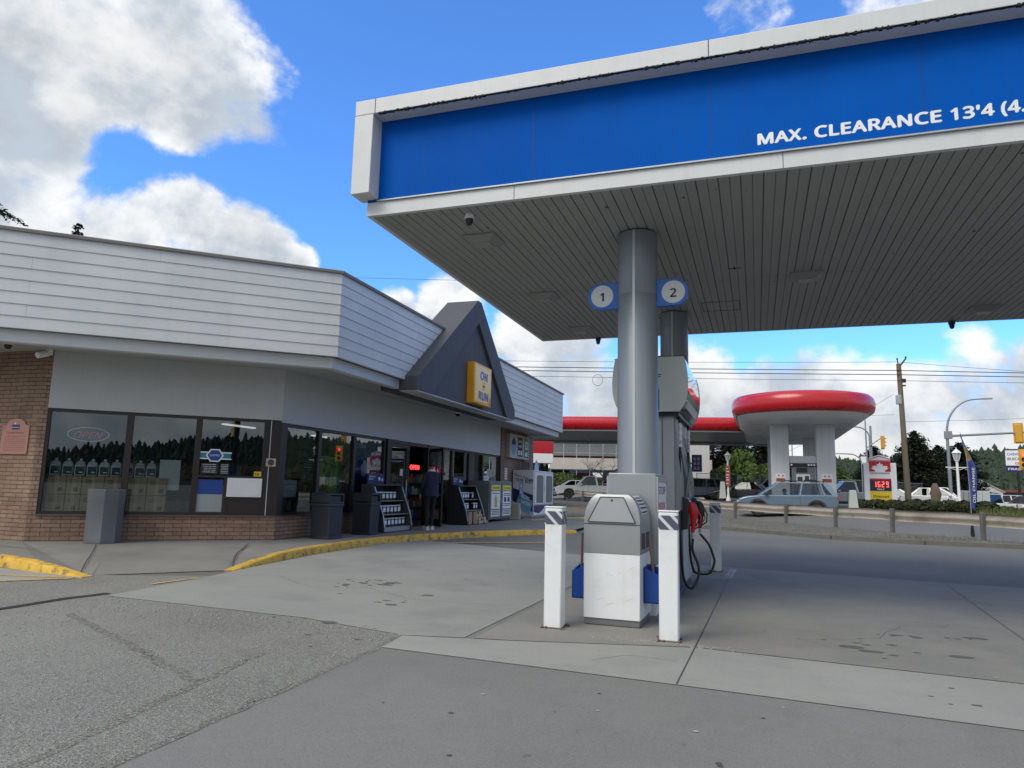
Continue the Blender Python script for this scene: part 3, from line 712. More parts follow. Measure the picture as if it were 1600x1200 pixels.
ts = thing('light_box_sign', 'pale three-panel sign with blue oval, black panel and green panel on the end brick', 'sign', S(.003, 15.13, 2.87), SROT)
b = MB(); b.box(0, .17, -1.26, 1.26, -.47, .47); b.build('case', M('sign_case', (.46, .45, .40), .5, dirt=.2), ts, bevel=.012)
b = MB(); b.rings([[(.172+e, -.83+.30*math.cos(a)*k, .36*math.sin(a)*k) for a in [2*math.pi*i/20 for i in range(20)]] for e, k in ((0, 1), (.003, 1))]); b.build('blue_oval', M('sky_blue_film', (.10, .30, .50), .4), ts)
b = MB(); b.extr([(.176, -.83+.25*math.cos(a), .05+.24*abs(math.sin(a))) for a in [math.pi*i/12 for i in range(13)]], (.002, 0, 0)); b.build('dark_cap', INK, ts)
b = MB(); b.box(.17, .174, -.32, .32, -.38, .38); b.build('black_panel', INK, ts)
lettering('panel_letters', 'LOTTO', WHITE, ts, (.174, 0, .17), R_, U_, .11, .42, .002, .02, 'C'); lettering('panel_letters', '6/49', WHITE, ts, (.174, 0, -.02), R_, U_, .12, .38, .002, .02, 'C')
b = MB(); b.box(.174, .176, -.24, -.06, -.32, -.14); b.box(.174, .176, .06, .24, -.32, -.14); b.build('white_squares', WHITE, ts)
b = MB(); b.box(.17, .174, .52, 1.14, -.40, .40); b.build('green_panel', M('green_film', (.02, .17, .05), .4), ts)
b = MB(); b.box(.174, .177, .68, .74, -.05, .25); b.box(.174, .177, .92, .98, -.05, .25); b.box(.174, .177, .74, .92, .19, .25); b.box(.174, .177, .74, .92, -.05, .01); b.box(.174, .177, .66, 1.0, -.33, -.18); b.build('white_mark', WHITE, ts)

def dome(P, label, dark=True, r=.075):
    t_ = thing('dome_camera', label, 'camera', P, 0, 'security dome cameras')
    MB().lathe([(r*.95, 0), (r*1.05, -.02), (r*1.05, -.05), (r*.9, -.055)], 16).build('housing', WHITE2 if not dark else DKGREY, t_, smooth=40)
    MB().lathe([(r*.85, -.052), (r*.8, -.09), (r*.55, -.12), (.01, -.13)], 16).build('bubble', BLACK, t_, smooth=60)
    return t_
dome(S(.42, 8.0, 3.5), 'white dome camera under the store soffit near the entrance', False, .09)
dome(S(-3.05, -3.45, 3.5), 'white dome camera under the store eave, far left and outermost', False, .07)
cam_ = thing('bullet_camera', 'white bullet camera on the brick wall under the store eave', 'camera', S(-3.0, -2.78, 3.46), SROT)
MB().box(-.05, .05, 0, .08, -.06, .06).build('bracket', WHITE2, cam_, bevel=.008)
MB().lathe([(.05, 0), (.055, .01), (.055, .2), (.03, .21)], 14, (0, 0, 0), 'y').xf(Matrix.Rotation(rad(20), 4, 'X') @ Matrix.Translation((0, -.2, -.04))).build('body', WHITE2, cam_, smooth=40)
pq = thing('plaque', 'copper coloured arched plaque with heading and fine lines on left brick wall', 'plaque', S(-3.62, -2.695, 1.63), SROT)
COPPER = M('copper_plate', (.42, .20, .155), .4, .3, var=.15, vs=4)
pts = [(-.33, 0), (.33, 0), (.33, .50), (.22, .53)] + [(.22*math.cos(a), .53+.11*math.sin(a)) for a in [math.pi*i/10 for i in range(1, 10)]] + [(-.22, .53), (-.33, .50)]
MB().extr([(x, 0, z) for x, z in pts], (0, -.02, 0)).build('plate', COPPER, pq, bevel=.003)
b = MB(); b.box(-.09, .09, -.024, -.02, .44, .53); b.build('emblem', NAVY, pq)
b = MB(); b.box(-.09, .09, -.026, -.02, .475, .482); b.box(-.03, .0, -.026, -.02, .53, .56); b.build('emblem_trim', WHITE, pq)
lettering('heading', 'Carson House', M('plaque_red', (.28, .05, .04), .6), pq, (0, -.021, .365), (1, 0, 0), U_, .05, .42, .001, .012, 'C')
b = MB(); random.seed(4)
for k in range(9):
    x = -.25
    while x < .25:
        w = random.uniform(.02, .06); b.box(x, min(x+w, .27), -.0215, -.02, .315-.033*k, .325-.033*k); x += w+.012
b.build('fine_print', M('plaque_print', (.25, .10, .08), .6), pq)
b = MB(); [b.ball((x, -.022, z), .012) for x, z in ((-.3, .03), (.3, .03), (-.3, .47), (.3, .47))]; b.build('screws', ALU, pq)
spk = thing('intercom', 'small beige square intercom speaker on the dark corner post', 'intercom', (SW.x, SW.y, 0), SROT)
b = MB(); wall(b, FA, .07, .255, 1.55, 1.71, .01, .035); b.build('plate', M('beige_plastic', (.40, .35, .24), .5), spk, bevel=.004)
P_ = Vector(FA(.163, .037, 1.63)); MB().lathe([(.06, 0), (.055, .004), (.045, .001), (.035, .005), (.02, .001)], 18, (0, 0, 0), 'y').xf(Matrix.Translation(P_) @ Matrix.Rotation(math.atan2(nA.y, nA.x)-math.pi/2, 4, 'Z')).build('grille', DKGREY, spk)

# things in the windows
neon = thing('neon_sign', 'unlit-looking red script OPEN sign in pale blue ring, first window of the corner', 'sign', (SW.x, SW.y, 0), SROT)
NR = M('dull_red_neon', (.55, .10, .07), .4, emit=(.9, .16, .1), es=.05); NB = M('pale_blue_neon', (.45, .6, .7), .4, emit=(.4, .6, .75), es=.04)  # faint emission put into the tubes, though the sign looks switched off
MB().tube([FA(3.35+.33*math.cos(a), -.13, 2.03+.125*math.sin(a)) for a in [2*math.pi*i/40 for i in range(41)]], .009, 6).build('ring', NB, neon)
lettering('letters', 'OPEN', NR, neon, FA(3.35, -.14, 1.965), (-tA.x, -tA.y, 0), U_, .14, .46, .008, -.01, 'C', .35)
CARD = M('cardboard', (.33, .24, .13), .8, var=.12, vs=4)
def carton(s, d, z, w, h, label, n):
    t_ = thing('cardboard_box', label, 'box', S(*FA(s, d, z)), SROT+math.atan2(tA.y, tA.x)+math.pi, 'cardboard boxes in the corner window')
    MB().box(-w/2, w/2, -.16, .16, 0, h).build('carton', CARD, t_, bevel=.006)
    b = MB(); b.box(-.03, .03, -.163, .163, -.0, h+.002); b.build('tape', M('parcel_tape', (.42, .33, .2), .3) if 'parcel_tape' not in MATS else MATS['parcel_tape'], t_)
    b = MB()
    for k in range(3): b.box(-w/2+.05, -w/2+.05+w*.35, -.163, -.16, h-.07-.03*k, h-.06-.03*k)
    b.box(w/2-.12, w/2-.05, -.163, -.16, .05, .12); b.build('print', INK, t_)
wds = [.30, .24, .36, .36, .34, .34]
pos = 'leftmost,second from left,third from left,third from right,second from right,rightmost'.split(',')
for row, z in enumerate((.62, .95)):
    s = 3.92
    for k, w in enumerate(wds):
        carton(s-w/2, -.34, z, w-.012, .32, f'{pos[k]} cardboard box in the {"bottom" if row == 0 else "upper"} row of the corner window display', k); s -= w
JUG = M('washer_fluid_jug', (.42, .47, .48), .25, var=.08); JL = M('jug_label', (.012, .04, .06), .4)
jr = None
for k in range(9):
    s = 3.84-k*.195
    L_ = f'{("leftmost", "second", "third", "fourth", "middle", "sixth", "seventh", "eighth", "rightmost")[k]} washer fluid jug in the row on the window boxes' + (', counted from the left' if 0 < k < 8 and k != 4 else '')
    if jr is None:
        jr = thing('fluid_jug', L_, 'jug', S(*FA(s, -.34, 1.275)), SROT+math.atan2(tA.y, tA.x)+math.pi, 'washer fluid jugs in the window')
        MB().rings([[(x*a, y*a2, z) for x, y in ((-.085, -.06), (.085, -.06), (.085, .06), (-.085, .06))] for a, a2, z in ((1, 1, 0), (1, 1, .20), (.8, .85, .25), (.3, .4, .285))]).build('bottle', JUG, jr, bevel=.015)
        MB().lathe([(.024, .28), (.024, .315), (.005, .318)], 10).build('cap', WHITE2, jr)
        MB().box(-.07, .07, -.0625, -.058, .03, .17).build('label', JL, jr)
        b = MB(); b.box(-.078, -.068, -.065, -.06, .0, .2); b.box(-.078, .0, -.065, -.06, .19, .2); b.box(-.01, .05, -.065, -.062, .06, .08); b.build('label_edge', WHITE2, jr)
    else: dup(jr, S(*FA(s, -.34, 1.275)), SROT+math.atan2(tA.y, tA.x)+math.pi, L_)
def notice(F, s0, s1, z0, z1, d, m, name, label, lines=0, lm=INK, cat='poster', extra=None):
    t_ = thing(name, label, cat, (SW.x, SW.y, 0), SROT)
    b = MB(); wall(b, F, s0, s1, z0, z1, d-.004, d); b.build('sheet', m, t_)
    if lines:
        random.seed(int(abs(s0)*1000)); b = MB(); a, c = min(s0, s1), max(s0, s1)
        for k in range(lines):
            zc = z1-(z1-z0)*(k+.7)/(lines+.6); x = a+(c-a)*.12
            while x < c-(c-a)*.15:
                w = random.uniform(.1, .28)*(c-a); wall(b, F, x, min(x+w, c-(c-a)*.1), zc-(z1-z0)*.018, zc+(z1-z0)*.018, d+.0005, d+.0015); x += w+.04*(c-a)
        b.build('print', lm, t_)
    if extra: extra(t_)
    return t_
PAPER = M('white_paper', (.62, .66, .64), .7, var=.04)
notice(FA, 1.78, 2.14, 1.05, 1.62, -.25, PAPER, 'poster', 'blank white notice on the wire rack in the middle corner window', 0)
notice(FA, 2.2, 2.42, .95, 1.28, -.3, PAPER, 'poster', 'smaller white notice low in the middle corner window', 4)
rk = thing('wire_rack', 'black wire rack behind the middle corner window', 'rack', (SW.x, SW.y, 0), SROT)
b = MB()
for z in (.75, .95, 1.15, 1.35): b.tube([FA(1.6, -.38, z), FA(2.55, -.38, z)], .006, 5)
for k in range(9): b.tube([FA(1.6+k*.119, -.38, .62), FA(1.6+k*.119, -.38, 1.4)], .005, 5)
b.build('grid', BLACK, rk)
TEAL = M('teal_film', (.02, .19, .27), .4)
def lot(t_):
    b = MB(); c = Vector(FA(1.19, 0, 0)); r = (-tA.x, -tA.y)
    hexo = [(math.cos(a)*.16, math.sin(a)*.14) for a in [math.pi*i/3 for i in range(6)]]
    q = lambda x, z, d: (c.x+r[0]*x+nA.x*d, c.y+r[1]*x+nA.y*d, 1.73+z)
    b.extr([q(x, z, -.028) for x, z in hexo], (nA.x*.004, nA.y*.004, 0)); b.mat(1); b.extr([q(x*.82, z*.82, -.024) for x, z in hexo], (nA.x*.003, nA.y*.003, 0))
    b.mat(0)
    for z in (-.075, .045): b.extr([q(-.30, z, -.029), q(.30, z, -.029), q(.30, z+.022, -.029), q(-.30, z+.022, -.029)], (nA.x*.003, nA.y*.003, 0))
    b.build('hexagon_badge', [WHITE2, BLUE], t_)
    lettering('letters', 'LOTTO', WHITE2, t_, q(0, -.015, -.0205), (r[0], r[1], 0), U_, .04, .17, .001, .02, 'C')
notice(FA, .90, 1.45, 1.66, 1.80, -.031, TEAL, 'window_sign', 'teal band window sign with a blue hexagon badge above the hatch', 0, cat='sign', extra=lot)
notice(FA, 1.12, 1.42, 1.38, 1.58, -.05, INK, 'window_sign', 'black notice of white lines under the teal window band, left one', 5, WHITE, 'sign')
notice(FA, .92, 1.08, 1.37, 1.58, -.05, INK, 'window_sign', 'narrow black notice of white lines under the teal window band, right one', 6, WHITE, 'sign')
def nine(t_): lettering('letters', '19', INK, t_, FA(.45, -.018, 1.36), (-tA.x, -tA.y, 0), U_, .07, .08, .001, .03)
notice(FA, .29, .46, 1.345, 1.445, -.02, YELLOW, 'age_sticker', 'yellow sticker with the number 19 above the white hatch', 0, cat='sticker', extra=nine)
def grp(t_):
    random.seed(8); b = MB()
    for k in range(22):
        y = random.uniform(1.62, 2.24); z = random.uniform(.82, 1.75); r = random.uniform(.03, .10); b.mat(random.randrange(4)); b.lathe([(r, 0), (r, .002), (.001, .0025)], 10, (-.108+k*.00012, y, z), 'x')
    b.build('fruit_print', [SHELFM[0], SHELFM[3], YELLOW, M('lime_print', (.35, .5, .05), .5)], t_)
notice(FB, 1.55, 2.3, .75, 1.85, -.11, M('lime_poster', (.28, .42, .05), .5, var=.5, vs=3), 'poster', 'tall lime green fruit poster in the second window of the long front', 0, extra=grp)
notice(FB, .98, 1.30, 1.42, 1.70, -.12, INK, 'window_sign', 'small black sign high in the first window of the long front', 1, WHITE, 'sign')
notice(FB, .22, .78, .95, 1.30, -.12, PAPER, 'window_sign', 'white sale card low in the first window of the long front', 2, INK, 'sign')
def cone(t_):
    b = MB(); y, z = 3.45, 1.20
    b.extr([(-.104, y, z), (-.104, y+.09, z+.30), (-.104, y-.09, z+.30)], (.003, 0, 0)); b.mat(1)
    for dy, dz, r in ((0, .36, .13), (-.05, .45, .10), (.05, .50, .09), (0, .58, .06)): b.lathe([(r, 0), (r, .003), (.002, .004)], 14, (-.103, y+dy, z+dz), 'x')
    b.build('ice_cream_print', [M('wafer_print', (.55, .36, .12), .6), WHITE2], t_)
    lettering('letters', '2/$4', WHITE, t_, (-.104, 3.0, 2.12), R_, U_, .15, .5, .001, .02)
    lettering('letters', 'Cool off', WHITE, t_, (-.104, 3.5, 1.72), R_, U_, .10, .55, .001, .015)
notice(FB, 2.95, 4.25, .75, 2.3, -.11, M('blue_poster', (.02, .06, .22), .5, var=.3, vs=2), 'poster', 'big blue ice cream cone poster in the window beside the doors', 0, extra=cone)
notice(FB, 5.2, 5.36, 1.5, 1.68, -.015, PAPER, 'sticker', 'small white notice on the closed door leaf', 1, BLUEINK, 'sticker')
NL = M('lit_red_neon', (.8, .05, .05), .4, emit=(1, .04, .05), es=2.2)
for y, x, z, lab in ((7.25, -.6, 1.72, 'red lit OPEN sign seen through the open door leaf'), (8.05, -.25, 1.62, 'red lit round sign in the window right of the entrance')):
    t_ = thing('neon_sign', lab, 'sign', S(x, y, z), SROT)
    if y < 7.5: lettering('letters', 'OPEN', NL, t_, (0, -.3, 0), R_, U_, .16, .6, .01, .01)
    else: MB().tube([(0, .12*math.cos(a), .05+.12*math.sin(a)) for a in [2*math.pi*i/20 for i in range(21)]], .014, 6).tube([(0, -.03, -.02), (0, -.03, .12)], .014, 6).build('ring', NL, t_)
notice(FB, 11.6, 12.1, 1.25, 1.65, -.02, PAPER, 'window_sign', 'white notice in the last window above the grey cabinet', 3, INK, 'sign')
notice(FB, 13.75, 14.05, 1.55, 2.0, .02, PAPER, 'wall_sign', 'small white notice on the end brick beside the ice freezer', 4, REDINK, 'sign')
# ------------------------------------------------------------------ things standing along the store front
BINM = M('grey_bin_plastic', (.105, .115, .125), .5, var=.12, vs=3, dirt=.15, dcol=(.16, .17, .18), bmp=.15, bs=120)
BIND = M('charcoal_bin_plastic', (.017, .021, .029), .5, var=.25, vs=3, dirt=.15, dcol=(.05, .055, .06), ds=3)
t_ = thing('litter_bin', 'tall grey eight-sided litter bin against the brick under the corner windows', 'bin', (-10.86, 9.62, .13), rad(20))
def octo(r, z, n=8, ph=math.pi/8): return [(r*math.cos(2*math.pi*k/n+ph), r*math.sin(2*math.pi*k/n+ph), z) for k in range(n)]
MB().rings([octo(.292, 0), octo(.292, .09), octo(.288, .10), octo(.290, .70), octo(.294, .705), octo(.300, .93), octo(.265, .93), octo(.25, .80)]).build('body', BINM, t_, bevel=.008)
MB().rings([octo(.245, .72), octo(.245, .79)]).build('liner', BLACK, t_)
def square_bin(P, rz, label):
    t_ = thing('litter_bin', label, 'bin', P, rz, 'charcoal litter bins by the long front'); t_.scale = (.84, .84, 1.0)
    def sq(a, z): return [(-a, -a, z), (a, -a, z), (a, a, z), (-a, a, z)]
    MB().rings([sq(.29, 0), sq(.29, .03), sq(.262, .035), sq(.275, .66)]).build('body', BIND, t_, bevel=.02)
    h_ = MB(); h_.rings([sq(.29, .655), sq(.29, .70), sq(.285, .71)]); h_.box(-.285, .285, -.285, .285, .71, .745)
    for x in (-.285, .245):
        for y in (-.285, .245): h_.box(x, x+.04, y, y+.04, .745, .88)
    h_.box(-.245, .245, -.285, -.255, .71, .88); h_.box(-.245, .245, .255, .285, .71, .88); h_.box(-.285, -.255, -.245, .245, .71, .88)
    h_.rings([sq(.287, .88), sq(.287, .91), sq(.25, .93)]); h_.build('hood', BIND, t_, bevel=.006)
    MB().box(-.24, .24, -.24, .24, .746, .86).build('opening', BLACK, t_)
    return t_
square_bin(S(.50, 1.02, .13), SROT+rad(-4), 'charcoal litter bin standing nearer the store corner, left of its twin')
square_bin(S(.50, 2.62, .13), SROT+rad(3), 'charcoal litter bin standing beside the blue topped bottle rack')

PACKW = M('bottle_pack_white', (.62, .63, .66), .4, var=.2, vs=14); BOT = M('dark_bottle', (.014, .016, .02), .3)
def rack(P, label, wood=False, H=1.13):
    t_ = thing('display_rack', label, 'rack', P, SROT, 'display racks by the entrance')
    sh = [(0, 0), (.66, 0), (.66, .12), (.60, .42), (.34, H-.06), (.30, H), (0, H)]
    for y in (0, 1.42): MB().extr([(x, y, z) for x, z in sh], (0, .03, 0)).build('side_panel', DKGREY if not wood else BLACK, t_, bevel=.006)
    b = MB(); b.box(.02, .05, .03, 1.42, .02, H-.02); b.build('back_panel', BLACK, t_)
    b = MB(); b.box(.04, .63, .03, 1.42, .02, .12); b.build('plinth', ALU if not wood else BLACK, t_)
    for x, z in ((.60, .42), (.46, .74)): MB().box(.05, x-.02, .03, 1.42, z-.015, z).build('shelf', ALU, t_)
    b = MB(); b.box(.04, .36, .03, 1.42, H-.03, H); b.build('top', DKGREY, t_)
    e = MB(); e.bar((.665, .015, .12), (.605, .015, .42), .02, .04, (0, 1, 0)); e.bar((.605, .015, .42), (.345, .015, H-.06), .02, .04, (0, 1, 0)); e.bar((.665, 1.435, .12), (.605, 1.435, .42), .02, .04, (0, 1, 0)); e.bar((.605, 1.435, .42), (.345, 1.435, H-.06), .02, .04, (0, 1, 0)); e.build('edge_strip', ALU, t_)
    hd = MB().box(.10, .14, .05, .85, H, H+.26).build('header', NAVY, t_, bevel=.004)
    lettering('letters', 'WINDSHIELD\nWASHER', WHITE, hd, (.141, .10, H+.10), R_, U_, .10, .30, .001, .015); b = MB(); b.lathe([(.05, 0), (.05, .003)], 6, (.14, .60, H+.13), 'x'); b.lathe([(.04, 0), (.04, .003)], 6, (.14, .75, H+.11), 'x'); b.build('badges', WHITE2, hd)
    rows = [(.50, .125, 7, 1), (.44, .425, 6, 0), (.30, .745, 6, 0)] if not wood else [(.44, .425, 7, 0), (.30, .745, 7, 0)]
    for x, z, n, k in rows:
        for i in range(n):
            y = .10+i*.185 if n == 7 else .12+i*.19
            if wood and random.random() < .15: continue
            pk = MB()
            pk.rings([[(x-.075+a*.07*sx, y+.075+b_*.075*sx, zz) for a, b_ in ((-1, -1), (1, -1), (1, 1), (-1, 1))] for sx, zz in ((1, z), (1, z+.17), (.55, z+.215), (.3, z+.225))]); pk.mat(1)
            pk.box(x-.004, x-.001, y+.012, y+.138, z+.05, z+.15); pk.mat(2); pk.box(x-.001, x+.001, y+.03, y+.075, z+.06, z+.14); pk.mat(1); pk.box(x-.07, x-.005, y+.0, y+.15, z+.172, z+.205)
            pk.build('bottle', [BOT, PACKW, WHITE2], t_)
    return t_
random.seed(12)
rack(S(.05, 3.12, .13), 'grey bottle display rack with blue header, just left of the doorway')
rack(S(.30, 7.72, .13), 'black bottle display rack with firewood below it, right of the open door', True, 1.16)
random.seed(13)
BARK = M('birch_bark', (.36, .28, .22), .85, var=.35, vs=14); CUT = M('cut_wood', (.50, .37, .25), .8, var=.25, vs=12)
fw = thing('firewood_stack', 'stack of split firewood bundles at the foot of the black rack', 'firewood', S(.98, 7.8, .13), SROT)
for k in range(54):
    r = random.uniform(.035, .06); y = .08+(k % 13)*.115; lv = k//13
    if y > 1.5: continue
    x = random.uniform(0, .06)-.05*lv; z = .05+lv*.095+random.uniform(0, .02)
    if y > .75 and lv < 4: 
        MB().mat(0).lathe([(r*.98, -.30), (r, 0)], 7, (x, y, z), 'x').mat(1).lathe([(r*.93, 0), (.001, .002)], 7, (x, y, z), 'x').build('log', [BARK, CUT], fw)
    elif lv < 3:
        MB().mat(0).lathe([(r*.9, 0), (r, .15), (r*.95, .36)], 7, (x-.04, .06+random.random()*.6, .02+.0*lv)).build('log', [BARK, CUT], fw)
cg = thing('gas_cabinet', 'grey steel gas bottle cabinet with yellow topped notices on two doors', 'cabinet', S(.12, 9.78, .13), SROT)
CAB = M('grey_green_steel', (.15, .18, .18), .5, .2, var=.12, dirt=.15)
b = MB(); b.box(0, .74, 0, 2.3, .08, 1.33)
for x in (.05, .66):
    for y in (.05, 2.2): b.box(x, x+.05, y, y+.05, 0, .08)
b.build('body', CAB, cg, bevel=.01)
for y0 in (.04, 1.18):
    dr_ = MB().box(.74, .765, y0, y0+1.08, .12, 1.30).build('door', CAB, cg, bevel=.006)
    b = MB(); b.box(.766, .769, y0+.12, y0+.98, .42, 1.0); b.box(.766, .769, y0+.12, y0+.98, .18, .38); b.build('notice', WHITE, dr_)
    MB().box(.766, .77, y0+.12, y0+.98, 1.03, 1.20).build('yellow_notice', M('bright_yellow', (.72, .62, .06), .5) if 'bright_yellow' not in MATS else MATS['bright_yellow'], dr_)
    lettering('letters', 'PROPANE' if y0 < 1 else 'EXCHANGE', INK, dr_, (.7705, y0+.55, 1.075), R_, U_, .08, .66, .001, .02, 'C')
    b = MB(); random.seed(21+int(y0))
    for z in (.34, .29, .24) + ((.92, .86, .58, .52) if y0 > 1 else (.93,)):
        y = y0+.2
        while y < y0+.9:
            w = random.uniform(.05, .16); b.box(.7695, .771, y, min(y+w, y0+.92), z-.014, z+.014); y += w+.03
    if y0 > 1: b.box(.7695, .771, y0+.25, y0+.47, .64, .80); b.box(.7695, .771, y0+.62, y0+.84, .64, .80)
    b.build('print', INK, dr_)
    if y0 < 1:
        b = MB(); b.lathe([(.12, .48), (.13, .52), (.13, .76), (.09, .82), (.05, .83), (.05, .88)], 14, (.77, y0+.55, 0)); 
        for i in range(len(b.V)): x, y, z = b.V[i]; b.V[i] = (.770+(x-.77)*.03, y, z)
        b.build('cylinder_print', M('print_yellow', (.50, .42, .04), .5), dr_)
    MB().tube([(.765, y0+1.0, .62), (.80, y0+1.0, .63), (.80, y0+1.0, .73), (.765, y0+1.0, .74)], .01, 6).build('door_handle', ALU, dr_)
b = MB(); b.box(.22, .46, -.004, .002, .55, .95); b.build('side_notice', M('dull_yellow_notice', (.20, .17, .03), .5), cg)
pl = thing('planter_bin', 'beige concrete ash bin with a white diamond, between cabinet and ice freezer', 'bin', S(.72, 12.72, .13), SROT+rad(10))
def sqr(a, z): return [(-a, -a, z), (a, -a, z), (a, a, z), (-a, a, z)]
MB().rings([sqr(.27, 0), sqr(.26, .05), sqr(.25, .56), sqr(.22, .58), sqr(.18, .54)]).build('body', M('beige_aggregate', (.30, .28, .22), .85, var=.2, vs=30, bmp=.4), pl, bevel=.012)
b = MB(); b.extr([(.262, .10, .10), (.262, .18, .26), (.262, .10, .42), (.262, .02, .26)], (.004, 0, 0)); b.build('diamond', WHITE2, pl)
MB().lathe([(.03, -.262), (.03, -.255)], 10, (-.08, 0, .4), 'y').build('hole', BLACK, pl)
sp = thing('sign_post', 'black post with a small blue no smoking sign before the ice freezer', 'sign', S(.80, 13.3, .13), SROT)
MB().tube([(0, 0, 0), (0, 0, 1.3)], .02, 8).lathe([(.14, 0), (.14, .02), (.03, .05)], 14).build('post', BLACK, sp, smooth=40)
MB().box(.02, .035, -.19, .19, .88, 1.36).build('sign_face', M('mid_blue_sign', (.05, .12, .30), .4), sp, bevel=.004)
lettering('letters', 'P', WHITE, sp, (.036, 0, 1.12), R_, U_, .16, .12, .001, .03, 'C'); lettering('letters', 'AIR\nWATER', WHITE, sp, (.036, 0, .92), R_, U_, .14, .26, .001, .02, 'C')
# ice freezer
ice = thing('ice_freezer', 'white ice freezer with grey doors and Dont Forget ICE lettering on its side', 'freezer', S(.06, 14.62, .13), SROT)
ICEW = M('freezer_white', (.56, .57, .61), .4, var=.05)
MB().box(0, .86, 0, 2.9, .06, 1.82).box(.05, .8, .05, 2.85, 0, .06).build('body', ICEW, ice, bevel=.015)
for y0 in (.12, 1.50):
    d_ = MB().box(.86, .90, y0, y0+1.26, .50, 1.72).build('door', WHITE, ice, bevel=.012)
    pts = [(y0+.16, .56), (y0+1.10, .56), (y0+1.10, 1.56), (y0+1.02, 1.64), (y0+.24, 1.64), (y0+.16, 1.56)]
    MB().extr([(.901, y, z) for y, z in pts], (.006, 0, 0)).build('door_panel', M('freezer_grey', (.17, .18, .18), .5) if 'freezer_grey' not in MATS else MATS['freezer_grey'], d_)
    MB().tube([(.90, y0+1.19, 1.0), (.94, y0+1.19, 1.02), (.94, y0+1.19, 1.2), (.90, y0+1.19, 1.22)], .012, 6).build('door_handle', ALU, d_)
b = MB(); b.box(.861, .866, .05, 2.85, .10, .46); b.build('lower_panel', NAVY, ice)
b = MB(); b.extr([(.867, y, z) for y, z in [(.05, .10), (.05, .22), (.7, .14), (1.2, .24), (1.6, .38), (2.0, .46), (2.5, .28), (2.85, .34), (2.85, .10)]], (.003, 0, 0)); b.build('snow_print', WHITE2, ice)
b = MB(); b.extr([(x, -.004, z) for x, z in [(.02, .62), (.02, 1.12), (.84, .86), (.84, .20)]], (0, .003, 0)); b.build('side_print', NAVY, ice)
b = MB(); b.extr([(x, -.008, z) for x, z in [(.16, .55), (.72, .12), (.83, .62), (.35, 1.02)]], (0, .003, 0)); b.build('bag_print', M('ice_blue_print', (.12, .36, .55), .4), ice)
b = MB(); b.bar((.18, -.012, .54), (.70, -.012, .14), .004, .05, (0, 1, 0)); b.bar((.70, -.012, .14), (.81, -.012, .6), .004, .05, (0, 1, 0)); b.build('bag_edge', M('pale_ice_print', (.45, .52, .58), .4), ice)
q_ = Vector((1, 0, -.28)).normalized()
lettering('letters', "Don't Forget", INK, ice, (.08, -.002, 1.60), (1, 0, -.30), (.0, 0, 1), .13, .80, .002, .02)
lettering('letters', 'THE ICE!', INK, ice, (.12, -.002, 1.39), (1, 0, -.14), (0, 0, 1), .15, .70, .002, .03)
lettering('letters', 'ARCTIC\nGLACIER', WHITE2, ice, (.26, -.009, .60), (1, 0, -.42), (.2, 0, 1), .34, .50, .002, .03)
b = MB()
for y in (.3, .55, .8, 1.05): b.box(.25, .35, y, y+.06, 1.82, 2.18)
b.box(.25, .35, .3, 1.3, 2.15, 2.20); b.build('rail_stack', M('pallet_wood', (.16, .13, .11), .8, var=.3), ice)
b = MB(); b.extr([(.42, y, z) for y, z in [(1.5, 1.82), (2.1, 1.82), (2.1, 2.05), (1.8, 2.28), (1.5, 2.05)]], (.03, 0, 0)); b.build('house_cutout', M('pale_blue_cutout', (.42, .55, .66), .5), ice)
# parking blocks
for (x, y, a, lab) in [(-7.55, 25.6, 80, 'yellow concrete parking block lying near the ice freezer, the left one'), (-7.05, 28.3, 66, 'yellow concrete parking block behind the white bollard, the right one')]:
    t_ = MB().extr([(-.9, -.11, 0), (-.9, .11, 0), (-.9, .08, .13), (-.9, -.08, .13)], (1.8, 0, 0)).build('parking_block', YPAINT, bevel=.015, loc=(x, y, .0), rz=rad(a)); tag(t_, lab, 'parking block', 'yellow parking blocks')

# ------------------------------------------------------------------ fuel canopy
CX0, CX1, CY0, CY1, CZ = -4.03, 11.0, 6.55, 13.44, 4.20
cp = thing('fuel_canopy', 'large flat fuel canopy with blue fascia, ribbed grey soffit and clearance lettering', 'canopy', (0, 0, 0))
CAPM = M('canopy_white_cap', (.60, .62, .62), .45, var=.06, dirt=.12, dcol=(.36, .35, .31), ds=3, streak=.1)
def fascia_mat():
    m, t, p, o = newmat('blue_fascia'); v = obj_vec(t)
    c = mixc(t, mrange(t, noise(t, v, .7, 6, .6), .3, .7), (.0, .080, .40), (.0, .098, .47))
    f = mth(t, 'MULTIPLY', mrange(t, noise(t, v, 1, 7, .75, stretch=(22, 1, .25)), .50, .70), .55)
    c = mixc(t, f, c, (.012, .085, .30))
    setc(t, p, c); p.inputs['Roughness'].default_value = .55; p.inputs['Specular IOR Level'].default_value = .05
    return m
FASC = fascia_mat()
b = MB(); b.box(CX0, CX1, CY0, CY0+.06, 4.36, 5.36); b.box(CX0, CX0+.06, CY0+.06, CY1, 4.36, 5.36); b.build('fascia', FASC, cp)
b = MB(); b.box(CX0+.1, CX1, CY0+.1, CY1, 4.28, 5.30); b.build('deck', M('canopy_deck', (.25, .25, .25), .8), cp)
b = MB(); b.box(CX0-.10, CX1, CY0-.20, CY0+.06, 5.30, 5.475); b.build('cap', CAPM, cp, bevel=.008)
b = MB(); b.box(CX0-.10, CX0+.09, CY0+.06, CY1+.1, 5.30, 5.475); b.box(CX0+.09, CX1, CY1, CY1+.1, 4.36, 5.475); b.build('cap_side', CAPM, cp, bevel=.008)
b = MB(); b.box(CX0-.10, CX0+.13, CY0-.20, CY0+.06, 4.385, 5.297); b.build('corner_post', CAPM, cp, bevel=.006)
